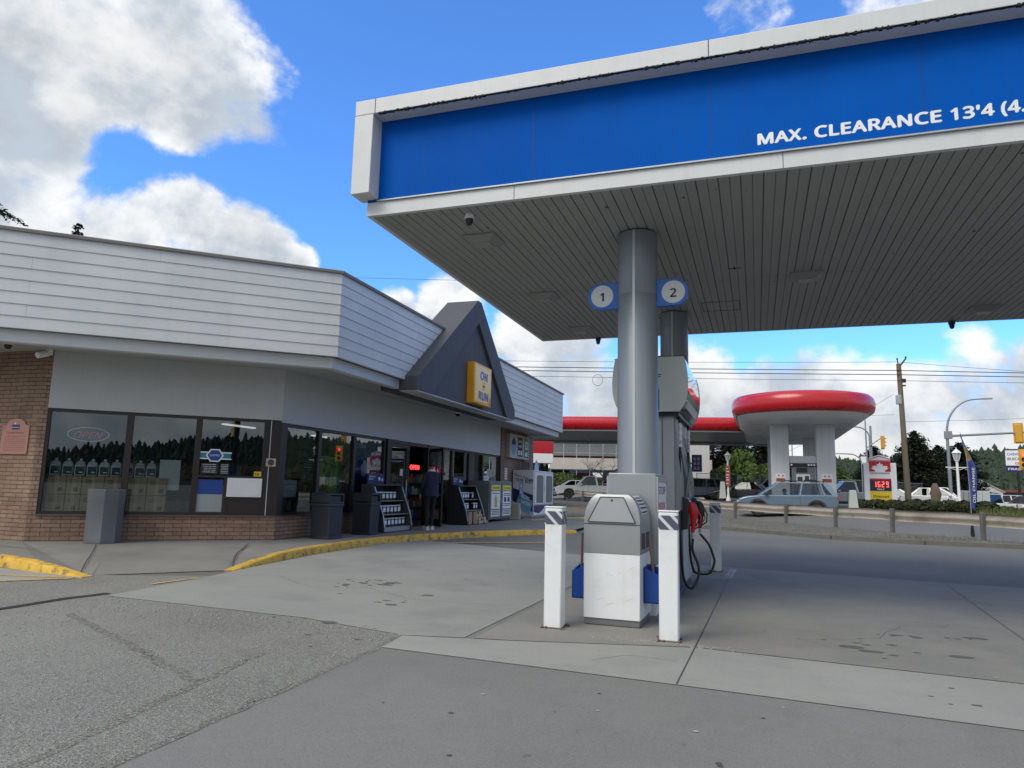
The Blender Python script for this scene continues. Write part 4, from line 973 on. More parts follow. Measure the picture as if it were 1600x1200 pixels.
b = MB(); b.box(CX0-.001, CX1, CY0-.004, CY0+.05, 4.20, 4.35); b.box(CX0-.003, CX0+.05, CY0+.05, CY1, 4.20, 4.35); b.box(CX0, CX1, CY1-.05, CY1+.002, 4.20, 4.35); b.build('lower_trim', CAPM, cp)
b = MB(); b.box(CX0+.13, CX1, CY0-.03, CY0, 4.352, 4.366); b.build('fascia_ledge', STEEL, cp)
for x in (-3.88, -.33, 3.2): MB().box(x-.004, x+.004, CY0-.202, CY0-.199, 5.30, 5.475).build('cap_seam', INK, cp)
for x in (-2.1, -.33, 1.45, 3.2): MB().box(x-.002, x+.002, CY0-.002, CY0, 4.37, 5.3).build('fascia_seam', INK, cp)
for x in (-2.3, .3, 2.6): MB().box(x-.003, x+.003, CY0-.0055, CY0-.003, 4.2, 4.35).build('trim_seam', INK, cp)
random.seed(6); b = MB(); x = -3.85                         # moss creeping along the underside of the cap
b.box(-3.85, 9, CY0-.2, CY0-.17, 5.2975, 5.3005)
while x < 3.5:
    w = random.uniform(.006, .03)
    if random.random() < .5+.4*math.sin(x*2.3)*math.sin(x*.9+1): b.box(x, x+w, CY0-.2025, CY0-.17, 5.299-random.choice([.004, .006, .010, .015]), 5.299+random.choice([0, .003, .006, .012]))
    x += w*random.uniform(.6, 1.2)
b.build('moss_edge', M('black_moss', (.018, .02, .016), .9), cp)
SOF = M('ribbed_soffit', (.30, .306, .294), .5, var=.05, vs=1.5, dirt=.06, dcol=(.12, .11, .10), ds=4)
prof = []; x = CX0+.05
while x < CX1-.05:
    prof += [(x, CZ+.0), (x+.190, CZ+.0), (x+.192, CZ+.022), (x+.204, CZ+.022)]
    prof += []; x += .206
b = MB()
pr2 = []
for i in range(0, len(prof), 4):
    x0 = prof[i][0]
    pr2 += [(x0, CZ), (x0+.094, CZ), (x0+.096, CZ+.010), (x0+.102, CZ+.010), (x0+.104, CZ), (x0+.193, CZ), (x0+.195, CZ+.024), (x0+.204, CZ+.024)]
for ya, yb in ((CY0+.05, 9.985), (9.995, CY1-.05)):
    b.rings([[(x, ya, z) for x, z in pr2], [(x, yb, z) for x, z in pr2]], False, False, False)
b.build('soffit', SOF, cp)
b = MB(); random.seed(16)
for i in range(34):
    x = random.uniform(-3.9, 4.5); y = random.uniform(6.7, 13.3); b.box(x, x+random.uniform(.008, .03), y, y+random.uniform(.01, .05), CZ-.002, CZ+.004)
for y in (11.15, 11.72): b.box(-.76, -.18, y, y+.012, CZ-.003, CZ+.002)
for x in (-.76, -.19): b.box(x, x+.01, 11.15, 11.73, CZ-.003, CZ+.002)
b.box(-.22, -.20, 9.4, 9.55, CZ-.003, CZ+.002); b.box(-.29, -.13, 9.47, 9.49, CZ-.003, CZ+.002)
b.build('soffit_marks', INK, cp)
LENS = M('light_lens', (.30, .31, .30), .3)
for (x, y) in [(-3.02, 7.56), (-3.02, 10.14), (-3.0, 12.5), (.70, 10.03), (3.4, 12.5), (.70, 7.2)][:5]:
    f_ = MB().rings([[(x+a*k, y+b_*k, z) for a, b_ in ((-.2, -.2), (.2, -.2), (.2, .2), (-.2, .2))] for k, z in ((1, CZ+.005), (1, CZ-.02), (.55, CZ-.075), (.5, CZ-.075))]).build('soffit_light', M('fixture_grey', (.26, .27, .265), .45) if 'fixture_grey' not in MATS else MATS['fixture_grey'], cp)
    MB().box(x-.095, x+.095, y-.095, y+.095, CZ-.082, CZ-.0755).build('lens', LENS, f_)
    b = MB()
    for k in (-1, 0, 1): b.box(x-.18, x+.18, y+k*.012-.20, y+k*.012-.196, CZ-.03, CZ-.01)
WLET = M('white_lettering', (.80, .82, .84), .4)
for tx, x0, w_ in (('MAX. CLEARANCE', .085, 1.50), ("13'4", 1.65, .325), ('(4.06m)', 2.02, .56)):
    lettering('clearance_letters', tx, WLET, cp, (x0, CY0-.001, 4.452), (1, 0, 0), (0, 0, 1), .138, w_, .002, .045)
def column(y, name='column'):
    R = []; n = 24
    x0 = -1.24
    for z in (0, 3.44, 3.45, 3.46, CZ-.02):
        r = .227 if z != 3.45 else .222
        R.append([(x0+r*math.cos(2*math.pi*k/n), y+r*math.sin(2*math.pi*k/n), z) for k in range(n)])
    o = MB().rings(R).build(name, M('grey_column_cladding', (.225, .255, .285), .42, .25, var=.05, streak=.06, dcol=(.30, .32, .34)) if 'grey_column_cladding' not in MATS else MATS['grey_column_cladding'], cp, smooth=50)
    b = MB()
    for a in (-92, 88):
        c, s = math.cos(rad(a)), math.sin(rad(a)); b.bar((x0+.222*c, y+.222*s, 0), (x0+.222*c, y+.222*s, CZ-.02), .028, .022, (c, s, 0))
    b.build('column_strip', M('pale_strip', (.50, .52, .54), .35, .3) if 'pale_strip' not in MATS else MATS['pale_strip'], o)
    return o
column(7.90); column(11.74)
for x, lab, dg, s in ((-1.24-.22, 'round-ended blue sign with number 1 on the left of the column', '1', -1), (-1.24+.22, 'round-ended blue sign with number 2 on the right of the column', '2', 1)):
    t_ = thing('number_sign', lab, 'sign', (x, 7.90, 3.475), 0, 'pump number signs')
    pts = [(0, -.155), (.20, -.155)] + [(.20+.155*math.sin(a), -.155*math.cos(a)) for a in [math.pi*i/14 for i in range(1, 14)]] + [(.20, .155), (0, .155)]
    MB().extr([(s*px, -.04, pz) for px, pz in pts], (0, .08, 0)).build('panel', M('number_sign_blue', (.012, .13, .50), .35, var=.05) if 'number_sign_blue' not in MATS else MATS['number_sign_blue'], t_, bevel=.004)
    MB().lathe([(.13, -.0405), (.13, -.044), (.001, -.0445)], 28, (s*.185, 0, 0), 'y').build('disc', M('number_disc', (.62, .64, .64), .4) if 'number_disc' not in MATS else MATS['number_disc'], t_)
    lettering('number', dg, INK, t_, (s*.185, -.046, -.062), (1, 0, 0), U_, .125, None, .002, .03, 'C')
dome((-2.9, 6.80, CZ), 'white dome camera under the front edge of the fuel canopy', False, .05)
dome((-2.87, 13.36, CZ-.0), 'black dome camera under the back edge of the fuel canopy, left one', True, .05)
dome((3.17, 13.36, CZ-.0), 'black dome camera under the back edge of the fuel canopy, right one', True, .05)
sk = thing('speaker', 'small dark speaker hanging on the rear canopy column', 'speaker', (-1.50, 11.60, 3.35))
MB().box(-.06, .06, -.06, .06, -.2, .1).rings([[(a*k, -.05-.06*e, -.05+b_*k) for a, b_ in ((-.05, -.05), (.05, -.05), (.05, .05), (-.05, .05))] for k, e in ((1, 0), (1.3, 1))]).build('horn', BLACK, sk, bevel=.006)

# ------------------------------------------------------------------ pump island
STRIPE_D = M('reflective_grey', (.075, .08, .11), .4, var=.1); STRIPE_W = M('reflective_white', (.56, .60, .66), .4, var=.08)
BOLW = M('bollard_white', (.74, .76, .76), .45, var=.05, dirt=.30, dcol=(.42, .39, .33), ds=2.6, streak=.10, bmp=.08)
def bollard(P, rz, label, slant=1):
    t_ = thing('bollard', label, 'bollard', P, rz, 'white square bollards around the pump')
    MB().box(-.082, .082, -.082, .082, 0, 1.075).build('post', BOLW, t_, bevel=.012)
    bs = MB(); a = .0835; z0, z1 = .925, 1.045
    for f in range(4):
        m_ = Matrix.Rotation(f*math.pi/2, 4, 'Z')
        def q(u0, u1, v0, v1, mi, sh):
            bs.mat(mi)
        n = 3; W_ = 2*a
        bs.mat(1); bs.add([m_ @ Vector((x, -a, z)) for x, z in ((-a, z0), (a, z0), (a, z1), (-a, z1))], [(0, 1, 2, 3)])
        bs.mat(0)
        for k in (-1, 0, 1):
            # diagonal dark bands clipped to the face
            x0 = -a+.02+k*.115; poly = []
            band = [(x0, z1), (x0+.078, z1), (x0+.078+slant*.115, z0), (x0+slant*.115, z0)]
            def clip(P_, sgn, lim):
                o_ = []
                for i in range(len(P_)):
                    A, B = P_[i], P_[(i+1) % len(P_)]; ia, ib = sgn*A[0] <= sgn*lim, sgn*B[0] <= sgn*lim
                    if ia: o_.append(A)
                    if ia != ib: t = (lim-A[0])/(B[0]-A[0]); o_.append((lim, A[1]+(B[1]-A[1])*t))
                return o_
            pl_ = clip(clip(band, 1, a), -1, -a)
            if len(pl_) > 2: bs.add([m_ @ Vector((x, -a-.0012, z)) for x, z in pl_], [tuple(range(len(pl_)))])
    bs.build('reflective_band', [STRIPE_D, STRIPE_W], t_)
    MB().box(-.087, .087, -.087, .087, 1.076, 1.088).build('cap', WHITE2, t_, bevel=.004)
    b = MB(); random.seed(len(label))
    for k in range(26):
        x, y = random.uniform(-.12, .12), random.choice([-.09, .09]); x, y = (x, y) if k % 2 else (y, x); r = random.uniform(.004, .014); b.ball((x, y, r*.4), r, n=5, m=4)
    b.build('base_rust', M('rust_crumbs', (.16, .09, .05), .9) if 'rust_crumbs' not in MATS else MATS['rust_crumbs'], t_)
    return t_
bollard((-1.79, 6.50, 0), rad(1), 'white square bollard with striped band, left of the grey and white bin')
bollard((-.735, 6.38, 0), rad(2), 'white square bollard with striped band, right of the grey and white bin')
bollard((-.655, 12.17, 0), 0, 'white square bollard with striped band, far end of the island behind the hoses')
bollard((-1.86, 12.2, 0), 0, 'white square bollard at the far left end of the island, mostly hidden behind the pump')
# the service bin: white base, grey hood, two wash buckets
vb_ = thing('service_bin', 'white and grey forecourt bin with domed hood and blue bucket on each side', 'bin', (-1.315, 6.775, 0), rad(-1))
def rect(hx_, y0, y1, z): return [(-hx_, y0, z), (hx_, y0, z), (hx_, y1, z), (-hx_, y1, z)]
MB().rings([rect(.262, .012, .60, 0), rect(.262, .012, .60, .055)]).build('plinth', M('plinth_grey', (.14, .145, .15), .5), vb_, bevel=.004)
MB().rings([rect(.268, 0, .62, .058), rect(.268, 0, .62, .655)]).build('base', BOLW, vb_, bevel=.006)
GREYB = M('hammered_grey', (.30, .315, .32), .4, .45, var=.09, vs=4, dirt=.12, dcol=(.2, .2, .2))
R = [rect(.270, -.003, .623, .657), rect(.270, -.003, .623, .93)]
for k in range(1, 9):
    a = k/8*math.pi/2*.88; R.append(rect(.270-.115*(1-math.cos(a))*1.3, .0+.05*(1-math.cos(a)), .62, .93+.285*math.sin(a)))
MB().rings(R).build('hood', GREYB, vb_, smooth=35)
fl = MB(); dp = [(-.228, .95), (.228, .95), (.112, 1.185), (-.112, 1.185)]
fl.extr([(x, -.010+(z-.95)*.13, z) for x, z in dp], (0, -.008, 0)); fl.build('flap', GREYB, vb_)
ol = MB(); pp = [(x, -.021+(z-.95)*.13, z) for x, z in dp]
for i in range(4): ol.bar(pp[i], pp[(i+1) % 4], .006, .006)
ol.build('flap_edge', INK, vb_); MB().ball((0, .006, 1.155), .010).build('flap_lock', INK, vb_)
b = MB(); b.box(-.271, .271, -.005, .0, .926, .932); b.build('hood_seam', INK, vb_)
b = MB(); b.box(.262, .2715, .08, .27, .70, .85); b.box(.262, .2715, .33, .55, .70, .85); b.build('towel_slots', BLACK, vb_)
b = MB(); [b.quad((.270-.115*(1-math.cos(a0))*1.3+.006, .10, .932+.285*math.sin(a0)), (.270-.115*(1-math.cos(a0))*1.3+.006, .46, .932+.285*math.sin(a0)), (.270-.115*(1-math.cos(a1))*1.3+.006, .46, .932+.285*math.sin(a1)), (.270-.115*(1-math.cos(a1))*1.3+.006, .10, .932+.285*math.sin(a1))) for a0, a1 in ((.35, .7), (.7, 1.0), (1.0, 1.25))]
nt_ = b.build('notice', PAPER, vb_); b = MB(); random.seed(31)
for k in range(5):
    a0 = .42+k*.16; x = .270-.115*(1-math.cos(a0))*1.3+.009; z = .932+.285*math.sin(a0); y = .13
    while y < .42:
        w = random.uniform(.02, .06); b.box(x-.003, x+.001, y, y+w, z-.008, z+.006); y += w+.015
b.build('print', INK, nt_)
def bucket(s):
    o = MB()
    for xa, xb, ya, yb in ((.0, .012, .18, .44), (.148, .16, .18, .44)):
        o.extr([(s*xa, ya, .20), (s*xa, yb, .20), (s*xa, yb, .50 if xa > .1 else .54), (s*xa, ya, .46 if xa > .1 else .53)], (s*(xb-xa), 0, 0))
    o.extr([(0, .18, .20), (s*.16, .18, .20), (s*.16, .18, .46), (0, .18, .53)], (0, .012, 0)); o.extr([(0, .43, .20), (s*.16, .43, .20), (s*.16, .43, .50), (0, .43, .54)], (0, .012, 0))
    o.extr([(0, .18, .20), (s*.16, .18, .20), (s*.16, .44, .20), (0, .44, .20)], (0, 0, .012)); o.extr([(s*.012, .192, .40), (s*.148, .192, .40), (s*.148, .43, .40), (s*.012, .43, .40)], (0, 0, .01))
    ob = o.xf(Matrix.Translation((s*.27, 0, 0))).build('bucket', BLUE, vb_)
    return ob
bucket(-1); bucket(1)
b = MB(); random.seed(19)
for k in range(7): x, z = random.uniform(-.2, .2), random.uniform(.12, .6); b.bar((x, -.0008, z), (x+random.uniform(-.09, .09), -.0008, z+random.uniform(-.05, .03)), .0016, random.uniform(.0012, .003), (0, 1, 0))
b.build('scuffs', M('grey_scuff', (.36, .35, .33), .7), vb_)
WOOD = M('wet_wood_handle', (.10, .04, .03), .6, var=.2)
for x, lx, lab in ((-.36, .0, 'wooden squeegee handle standing in the left blue bucket'), (.355, -.05, 'wooden squeegee handle leaning in the right blue bucket')):
    t_ = thing('squeegee', lab, 'squeegee', (-1.315+x, 6.775+.30, .42), rad(-1), 'squeegees in the blue buckets')
    MB().tube([(0, 0, 0), (lx, .03, .40)], .012, 8).build('handle', WOOD if x < 0 else M('worn_wood_handle', (.22, .12, .08), .7, var=.2), t_)
    MB().box(-.05, .05, -.01, .01, -.02, .01).build('blade', BLACK, t_)
# advertising cabinet clamped to the column
ac = thing('column_cabinet', 'grey metal cabinet with framed poster on its side, wrapped round the column foot', 'cabinet', (-1.235, 7.47, 0))
MB().rings([rect(.245, 0, .86, .0), rect(.245, 0, .86, .50), ]).build('base', BOLW, ac, bevel=.008)
MB().rings([rect(.25, -.01, .87, .505), rect(.25, -.01, .87, 1.435)]).build('body', M('cabinet_grey', (.30, .325, .335), .38, .4, var=.05), ac, bevel=.012)
for s in (1, -1):
    f_ = MB()
    for ya, yb, za, zb in ((.0, .86, 1.35, 1.40), (.0, .86, .53, .58), (0, .05, .58, 1.35), (.81, .86, .58, 1.35)): f_.box(s*.25, s*.268, ya, yb, za, zb)
    fo = f_.build('poster_frame', ALU, ac)
    MB().box(s*.251, s*.255, .05, .81, .58, 1.35).build('poster', WHITE2, fo)
    if s > 0:
        lettering('letters', 'STOP', BLUEINK, fo, (.256, .12, 1.22), R_, U_, .10, .60, .001, .02); lettering('letters', 'INSIDE', REDINK, fo, (.256, .10, 1.06), R_, U_, .09, .60, .001, .02); lettering('letters', 'SAVE', BLUEINK, fo, (.256, .12, .94), R_, U_, .09, .5, .001, .02)
        b = MB(); b.box(.255, .257, .06, .80, .585, .68); b.mat(1); b.rings([[(.256, .45+.15*math.cos(a)*k, .8+.10*math.sin(a)*k) for a in [2*math.pi*i/12 for i in range(12)]] for k in (1, .99)]); b.build('poster_print', [TEAL, SHELFM[0]], fo)

# the fuel dispenser
pu = thing('fuel_pump', 'grey two-sided fuel pump with rounded ivory topper, red and black nozzles', 'fuel pump', (-1.24, 8.70, 0))
PUMPG = M('pump_grey_panel', (.35, .385, .405), .4, .3, var=.06, streak=.1, dcol=(.2, .21, .22))
BL = 1.86
MB().rings([rect(.33, .1, BL, 0), rect(.33, .1, BL, .06)]).build('plinth', DKGREY, pu, bevel=.006)
MB().rings([rect(.30, .12, BL-.02, .062), rect(.30, .12, BL-.02, 2.20)]).build('frame', PUMPG, pu, bevel=.012)
b = MB(); b.box(-.12, -.114, .112, .12, .1, 2.18); b.box(.15, .156, .112, .12, .1, 2.18); b.build('panel_seams', INK, pu)
lettering('letters', 'SUPREME', BLUEINK, pu, (.10, .110, 1.72), (0, 0, 1), (-1, 0, 0), .032, .30, .001, .01)
DKPUMP = M('pump_dark_side', (.062, .07, .077), .4, .2, var=.12)
PUMPL = M('pump_light_side', (.20, .225, .24), .4, .2, var=.08)
for s in (1, -1):
    MB().box(s*.301, s*.345, .12, .62, .10, .98).build('lower_door', DKPUMP, pu, bevel=.006)
    MB().box(s*.301, s*.345, .63, BL-.02, .10, .78).build('lower_door', M('pump_white_door', (.5, .52, .52), .4) if 'pump_white_door' not in MATS else MATS['pump_white_door'], pu, bevel=.006)
    hd = MB(); hd.extr([(s*.301, .12, .99), (s*.365, .12, 1.03), (s*.365, .12, 1.42), (s*.315, .12, 1.85), (s*.301, .12, 2.15)], (0, .5, 0)); hd.build('side_panel', PUMPL, pu, bevel=.006)
    hd = MB(); hd.extr([(s*.301, .63, .79), (s*.38, .63, .82), (s*.385, .63, 1.40), (s*.33, .63, 1.80), (s*.301, .63, 2.0)], (0, BL-.65, 0)); hd.build('side_panel', DKPUMP, pu, bevel=.006)
    sc = MB().box(s*.38, s*.392, .85, 1.35, 1.15, 1.40).build('display', BLACK, pu)
    MB().box(s*.39, s*.394, .88, 1.32, 1.18, 1.37).build('screen', M('dim_screen', (.05, .08, .08), .2) if 'dim_screen' not in MATS else MATS['dim_screen'], sc)
    # a steel hose guide arching over the nozzle boots
    gd = MB().tube([(s*.36, .68, 1.05), (s*.40, .68, 1.35), (s*.43, .72, 1.55), (s*.42, .84, 1.56), (s*.38, .86, 1.25)], .018, 8).build('hose_guide', PUMPL, pu, smooth=60)
    for k, y in enumerate((.45, 1.62)):
        bt = MB(); bt.extr([(s*.345, y-.09, .78), (s*.42, y-.09, .80), (s*.44, y-.09, 1.16), (s*.345, y-.09, 1.20)], (0, .20, 0)); bt.build('nozzle_boot', BLACK, pu, bevel=.008)
        mt = (M('red_nozzle', (.50, .01, .02), .4, var=.1) if 'red_nozzle' not in MATS else MATS['red_nozzle']) if k == 0 else BLACK
        # a nozzle hung spout-up in its boot: grip, guard and body
        def sec(cx, cz, wx, wy): return [(s*(cx+a*wx), y+.02+c_*wy, cz) for a, c_ in ((-1, -.7), (-.7, -1), (.7, -1), (1, -.7), (1, .7), (.7, 1), (-.7, 1), (-1, .7))]
        no = MB().rings([sec(.475, .76, .022, .024), sec(.480, .83, .026, .028), sec(.487, .90, .034, .036), sec(.492, .97, .05, .042), sec(.488, 1.04, .056, .044), sec(.470, 1.10, .046, .038), sec(.455, 1.13, .03, .028)]).build('nozzle', mt, pu, smooth=50)
        MB().tube([(s*.465, y+.02, 1.10), (s*.42, y+.02, 1.17), (s*.37, y+.02, 1.17)], .013, 8).build('spout', ALU, no)
        MB().tube([(s*.50, y+.02, .80), (s*.565, y+.02, .84), (s*.575, y+.02, .95), (s*.545, y+.02, 1.02)], .010, 6).build('guard', mt, no, smooth=60)
        MB().tube([(s*.53, y+.02, .99), (s*.545, y+.02, .90), (s*.51, y+.02, .83)], .007, 6).build('lever', BLACK, no)
        MB().tube([(s*.475, y+.02, .77), (s*.475, y+.02, .68)], .019, 10).build('swivel', ALU, no)
    for y, lo_, out_, y0 in ((.45, .09, .50, .30), (1.62, .14, .62, 1.45)):
        hp = [(s*.345, y0, 2.20), (s*.35, y0, 1.9), (s*.345, y0-.03, 1.4), (s*.345, y0-.10, 1.0), (s*.36, y0-.08, .5), (s*.38, y0-.03, lo_+.13), (s*.43, y0+.05, lo_+.02), (s*(out_-.02), y-.04, lo_+.02), (s*(out_+.04), y+.02, lo_+.16), (s*(out_+.03), y+.03, .38), (s*(out_-.03), y+.02, .54), (s*.475, y+.02, .68)]
        cv = []
        for i in range(len(hp)-1):
            p0, p1, p2, p3 = [Vector(hp[max(0, min(len(hp)-1, i+k))]) for k in (-1, 0, 1, 2)]
            for j in range(6):
                t = j/6; cv.append(.5*((2*p1)+(p2-p0)*t+(2*p0-5*p1+4*p2-p3)*t*t+(3*p1-p0-3*p2+p3)*t**3))
        ho = MB().tube(cv+[Vector(hp[-1])], .0165, 8).build('hose', RUBBER, pu, smooth=60)
        b = MB()
        for z in (2.06, 1.98, 1.90, 1.82): b.lathe([(.020, 0), (.025, .012), (.025, .03), (.020, .045)], 10, (s*.349, y0, z-.02))
        b.tube([(s*.349, y0, 1.81), (s*.349, y0, 2.1)], .018, 8)
        b.build('hose_fitting', WHITE2, ho)
# curved illuminated topper
TOPW = M('topper_ivory', (.48, .52, .49), .35, var=.05)
sh_ = [(.375, 2.215), (.43, 2.29), (.462, 2.38), (.478, 2.48), (.482, 2.58), (.476, 2.68), (.463, 2.78), (.447, 2.86), (.435, 2.895)]
full = sh_ + [(-x*.93, z) for x, z in sh_[::-1]]
TL = 1.93
to = MB().extr([(x, 0, z) for x, z in full], (0, .03, 0)).build('topper', TOPW, pu, bevel=.005)
MB().extr([(x, TL-.03, z) for x, z in full], (0, .03, 0)).build('topper_end', TOPW, to, bevel=.005)
for s in (1, -1):
    b = MB()
    for i in range(len(sh_)-1):
        b.mat(1 if i < 3 else 0); (xa, za), (xb, zb) = sh_[i], sh_[i+1]
        if s < 0: xa *= .93; xb *= .93
        b.quad((s*(xa-.006), .03, za), (s*(xa-.006), TL-.03, za), (s*(xb-.006), TL-.03, zb), (s*(xb-.006), .03, zb))
    b.build('topper_face', [M('glossy_topper_face', (.34, .35, .35), .05, coat=1) if 'glossy_topper_face' not in MATS else MATS['glossy_topper_face'], M('glossy_topper_navy', (.012, .016, .06), .05, coat=1) if 'glossy_topper_navy' not in MATS else MATS['glossy_topper_navy']], to, smooth=60, recalc=False)
b = MB(); b.box(-.43, .43, .03, TL-.03, 2.885, 2.892); b.build('topper_lid', TOPW, to)
b = MB(); b.box(-.36, .36, .06, TL-.06, 2.17, 2.225); b.build('topper_base', BLACK, pu)
lettering('letters', 'Self', INK, to, (-.27, -.002, 2.585), (1, 0, 0), U_, .11, .435, .001, .015)
b = MB(); b.box(-.36, .135, -.0025, .0, 2.235, 2.49); b.build('blue_patch', BLUE, to)
# payment notice flag, a blue box and the small white cabinet at the far end
fg = thing('flag_sign', 'small dark blue card logo sign sticking out from the pump side', 'sign', (-.862, 10.3, 1.655))
MB().box(0, .14, 0, .02, -.12, .12).build('panel', NAVY, fg, bevel=.008); MB().bar((-.02, .01, 0), (.01, .01, 0), .02, .02).build('bracket', BLACK, fg)
b = MB(); random.seed(14)
for k in range(6): b.box(.025+.05*(k % 2), .06+.05*(k % 2), -.002, 0, -.09+.065*(k//2), -.05+.065*(k//2))
b.build('logos', M('muted_logo_print', (.25, .22, .30), .5, var=.6, vs=30), fg)
# ------------------------------------------------------------------ vehicles
def car_paint(name, col, metal=.35):
    return M(name, col, .3, metal, var=.03, coat=.6)
CHROME = M('wheel_alloy', (.50, .51, .52), .3, .8, var=.1)
TAIL = M('tail_lens', (.38, .012, .015), .2, coat=.5); HEAD = M('head_lens', (.62, .65, .68), .12, coat=.8)
CLAD = M('grey_cladding', (.03, .033, .036), .6)
def wheel_parts(par, x, y, r, s, name='wheel'):
    w = MB().lathe([(r*.66, -.10), (r*.95, -.105), (r, -.07), (r, .07), (r*.95, .105), (r*.66, .10)], 22, (x, y, r), 'y').build('wheel', RUBBER, par, smooth=40)
    b = MB(); yo = y+s*.085
    b.lathe([(r*.66, -.02), (r*.66, .015), (r*.60, .015), (r*.60, -.02)], 22, (x, yo, r), 'y'); b.lathe([(.06, -.02), (.055, .012), (.001, .014)], 12, (x, yo, r), 'y')
    for k in range(5):
        a = 2*math.pi*k/5+.3; b.bar((x+.05*math.cos(a), yo+s*.002, r+.05*math.sin(a)), (x+r*.62*math.cos(a), yo+s*.002, r+r*.62*math.sin(a)), .075, .02, (0, 1, 0))
    b.build('rim', CHROME, w); 
    MB().lathe([(r*.62, -.03), (r*.62, -.028), (.001, -.027)], 16, (x, yo-s*.0, r), 'y').build('brake_disc', BLACK, w)
    return w
def vehicle(name, label, cat, P, rz, paint, kind='hatch', L=4.5, W=1.8, H=1.6, wb=2.65, r=.34, group=None, clad=False, rack_=False, box_=None, gm=None):
    """x runs forwards; body shell lofted across the width from side outlines, glazed cabin on top"""
    t_ = thing(name, label, cat, P, rz, group)
    f, k = L/2, -L/2; ax = wb/2; fx, rx = f-.88*(L-wb)/2*1.02, 0
    cxs = (ax*1.0+.02, -ax+.02)
    belt = H*.615 if kind != 'truck' else H*.58
    sill = r*.75
    hood = belt-.06 if kind != 'truck' else belt-.02
    def arch(cx, R, n=9): return [(cx+R*math.cos(a), r+R*math.sin(a)) for a in [math.pi*i/n for i in range(n+1)]]
    R_a = r*1.12
    if kind == 'hatch':   up = [(k+.06, belt*.52), (k+.02, belt*.80), (k+.10, belt+.04), (k+.5, belt+.06), (-.2, belt+.02), (ax*.80, belt+.0), (f-.45, hood-.03), (f-.12, hood-.13), (f-.0, hood-.36), (f-.03, sill+.10)]
    elif kind == 'sedan': up = [(k+.05, belt*.5), (k, belt*.82), (k+.1, belt-.0), (k+.75, belt+.05), (-.2, belt+.01), (ax*.55, belt-.02), (f-.6, hood-.06), (f-.12, hood-.18), (f-.01, hood-.36), (f-.05, sill+.08)]
    elif kind == 'suv':   up = [(k+.04, belt*.5), (k, belt*.8), (k+.05, belt+.02), (-.2, belt), (ax*.70, belt-.01), (f-.35, hood-.04), (f-.05, hood-.16), (f, hood-.40), (f-.04, sill+.1)]
    else:                 up = [(k, belt*.55), (k, belt-.03), (k+.04, belt), (-.35, belt), (ax*.62, belt-.01), (f-.30, hood-.02), (f-.06, hood-.14), (f, hood-.42), (f-.03, sill+.14)]
    low = [(f-.1, sill)] + arch(cxs[0], R_a)[:1] + arch(cxs[0], R_a)[1:] + arch(cxs[1], R_a) + [(k+.1, sill+.05)]
    low = [(x, max(z, sill)) for x, z in low]
    prof = up + low
    Rg = []
    for y, e in ((-W/2, .035), (-W/2+.05, .0), (W/2-.05, .0), (W/2, .035)):
        ring = []
        for x, z in prof:
            inw = e if abs(y) > W/2-.01 else 0
            ring.append((x*(1-inw*.35), y, z-(inw if z > belt*.7 else 0)))
        Rg.append(ring)
    body = MB().rings(Rg).build('body', paint, t_, bevel=.025, seg=2)
    # wheel wells, underside
    MB().box(k+.25, f-.25, -W/2+.09, W/2-.09, sill-.06, belt*.72).build('underbody', BLACK, t_)
    for cx in cxs:
        for s in (1, -1): wheel_parts(t_, cx, s*(W/2-.12), r, s)
        if clad:
            for s in (1, -1):
                b = MB(); A = arch(cx, R_a, 12); B = arch(cx, R_a+.085, 12)
                for i in range(12): b.extr([(A[i][0], s*(W/2-.03), A[i][1]), (A[i+1][0], s*(W/2-.03), A[i+1][1]), (B[i+1][0], s*(W/2-.03), B[i+1][1]), (B[i][0], s*(W/2-.03), B[i][1])], (0, s*.042, 0))
                b.build('arch_trim', CLAD, t_)
    if clad:
        b = MB(); 
        for s in (1, -1): b.box(cxs[1]+R_a, cxs[0]-R_a, s*(W/2-.02)-.02, s*(W/2-.02)+.025, sill-.05, sill+.07)
        b.box(k+.04, cxs[1]-R_a, -W/2+.0, W/2-.0, sill, sill+.16); b.build('sill_trim', CLAD, t_)
    # cabin
    if kind == 'hatch':   g0, g1, t0, t1 = k+.12, ax*.95, k+.58, ax*.95-.92
    elif kind == 'sedan': g0, g1, t0, t1 = k+.62, ax*.62, k+1.25, ax*.62-.90
    elif kind == 'suv':   g0, g1, t0, t1 = k+.06, ax*.72, k+.35, ax*.72-.62
    else:                 g0, g1, t0, t1 = -.42, ax*.66, -.28, ax*.66-.72
    zb, zt = belt-.03, H-.035; wb_, wt = W/2-.07, W/2-.27
    def P3(x, y, z): return (x, y, z)
    gb = MB().rings([[(g0, -wb_, zb), (g1, -wb_, zb), (g1, wb_, zb), (g0, wb_, zb)], [(t0, -wt, zt), (t1, -wt, zt), (t1, wt, zt), (t0, wt, zt)]]).build('glazing', gm or CARGLASS, t_)
    rf = MB().rings([[(t0-.06, -wt-.02, zt-.025), (t1+.07, -wt-.02, zt-.025), (t1+.07, wt+.02, zt-.025), (t0-.06, wt+.02, zt-.025)], [(t0+.02, -wt+.03, H), (t1-.08, -wt+.03, H), (t1-.08, wt-.03, H), (t0+.02, wt-.03, H)]]).build('roof', paint, t_, bevel=.02)
    def pil(p, q, w_, t2, s): MB().bar(p, q, w_, t2, (0, s, .3)).build('pillar', paint, t_)
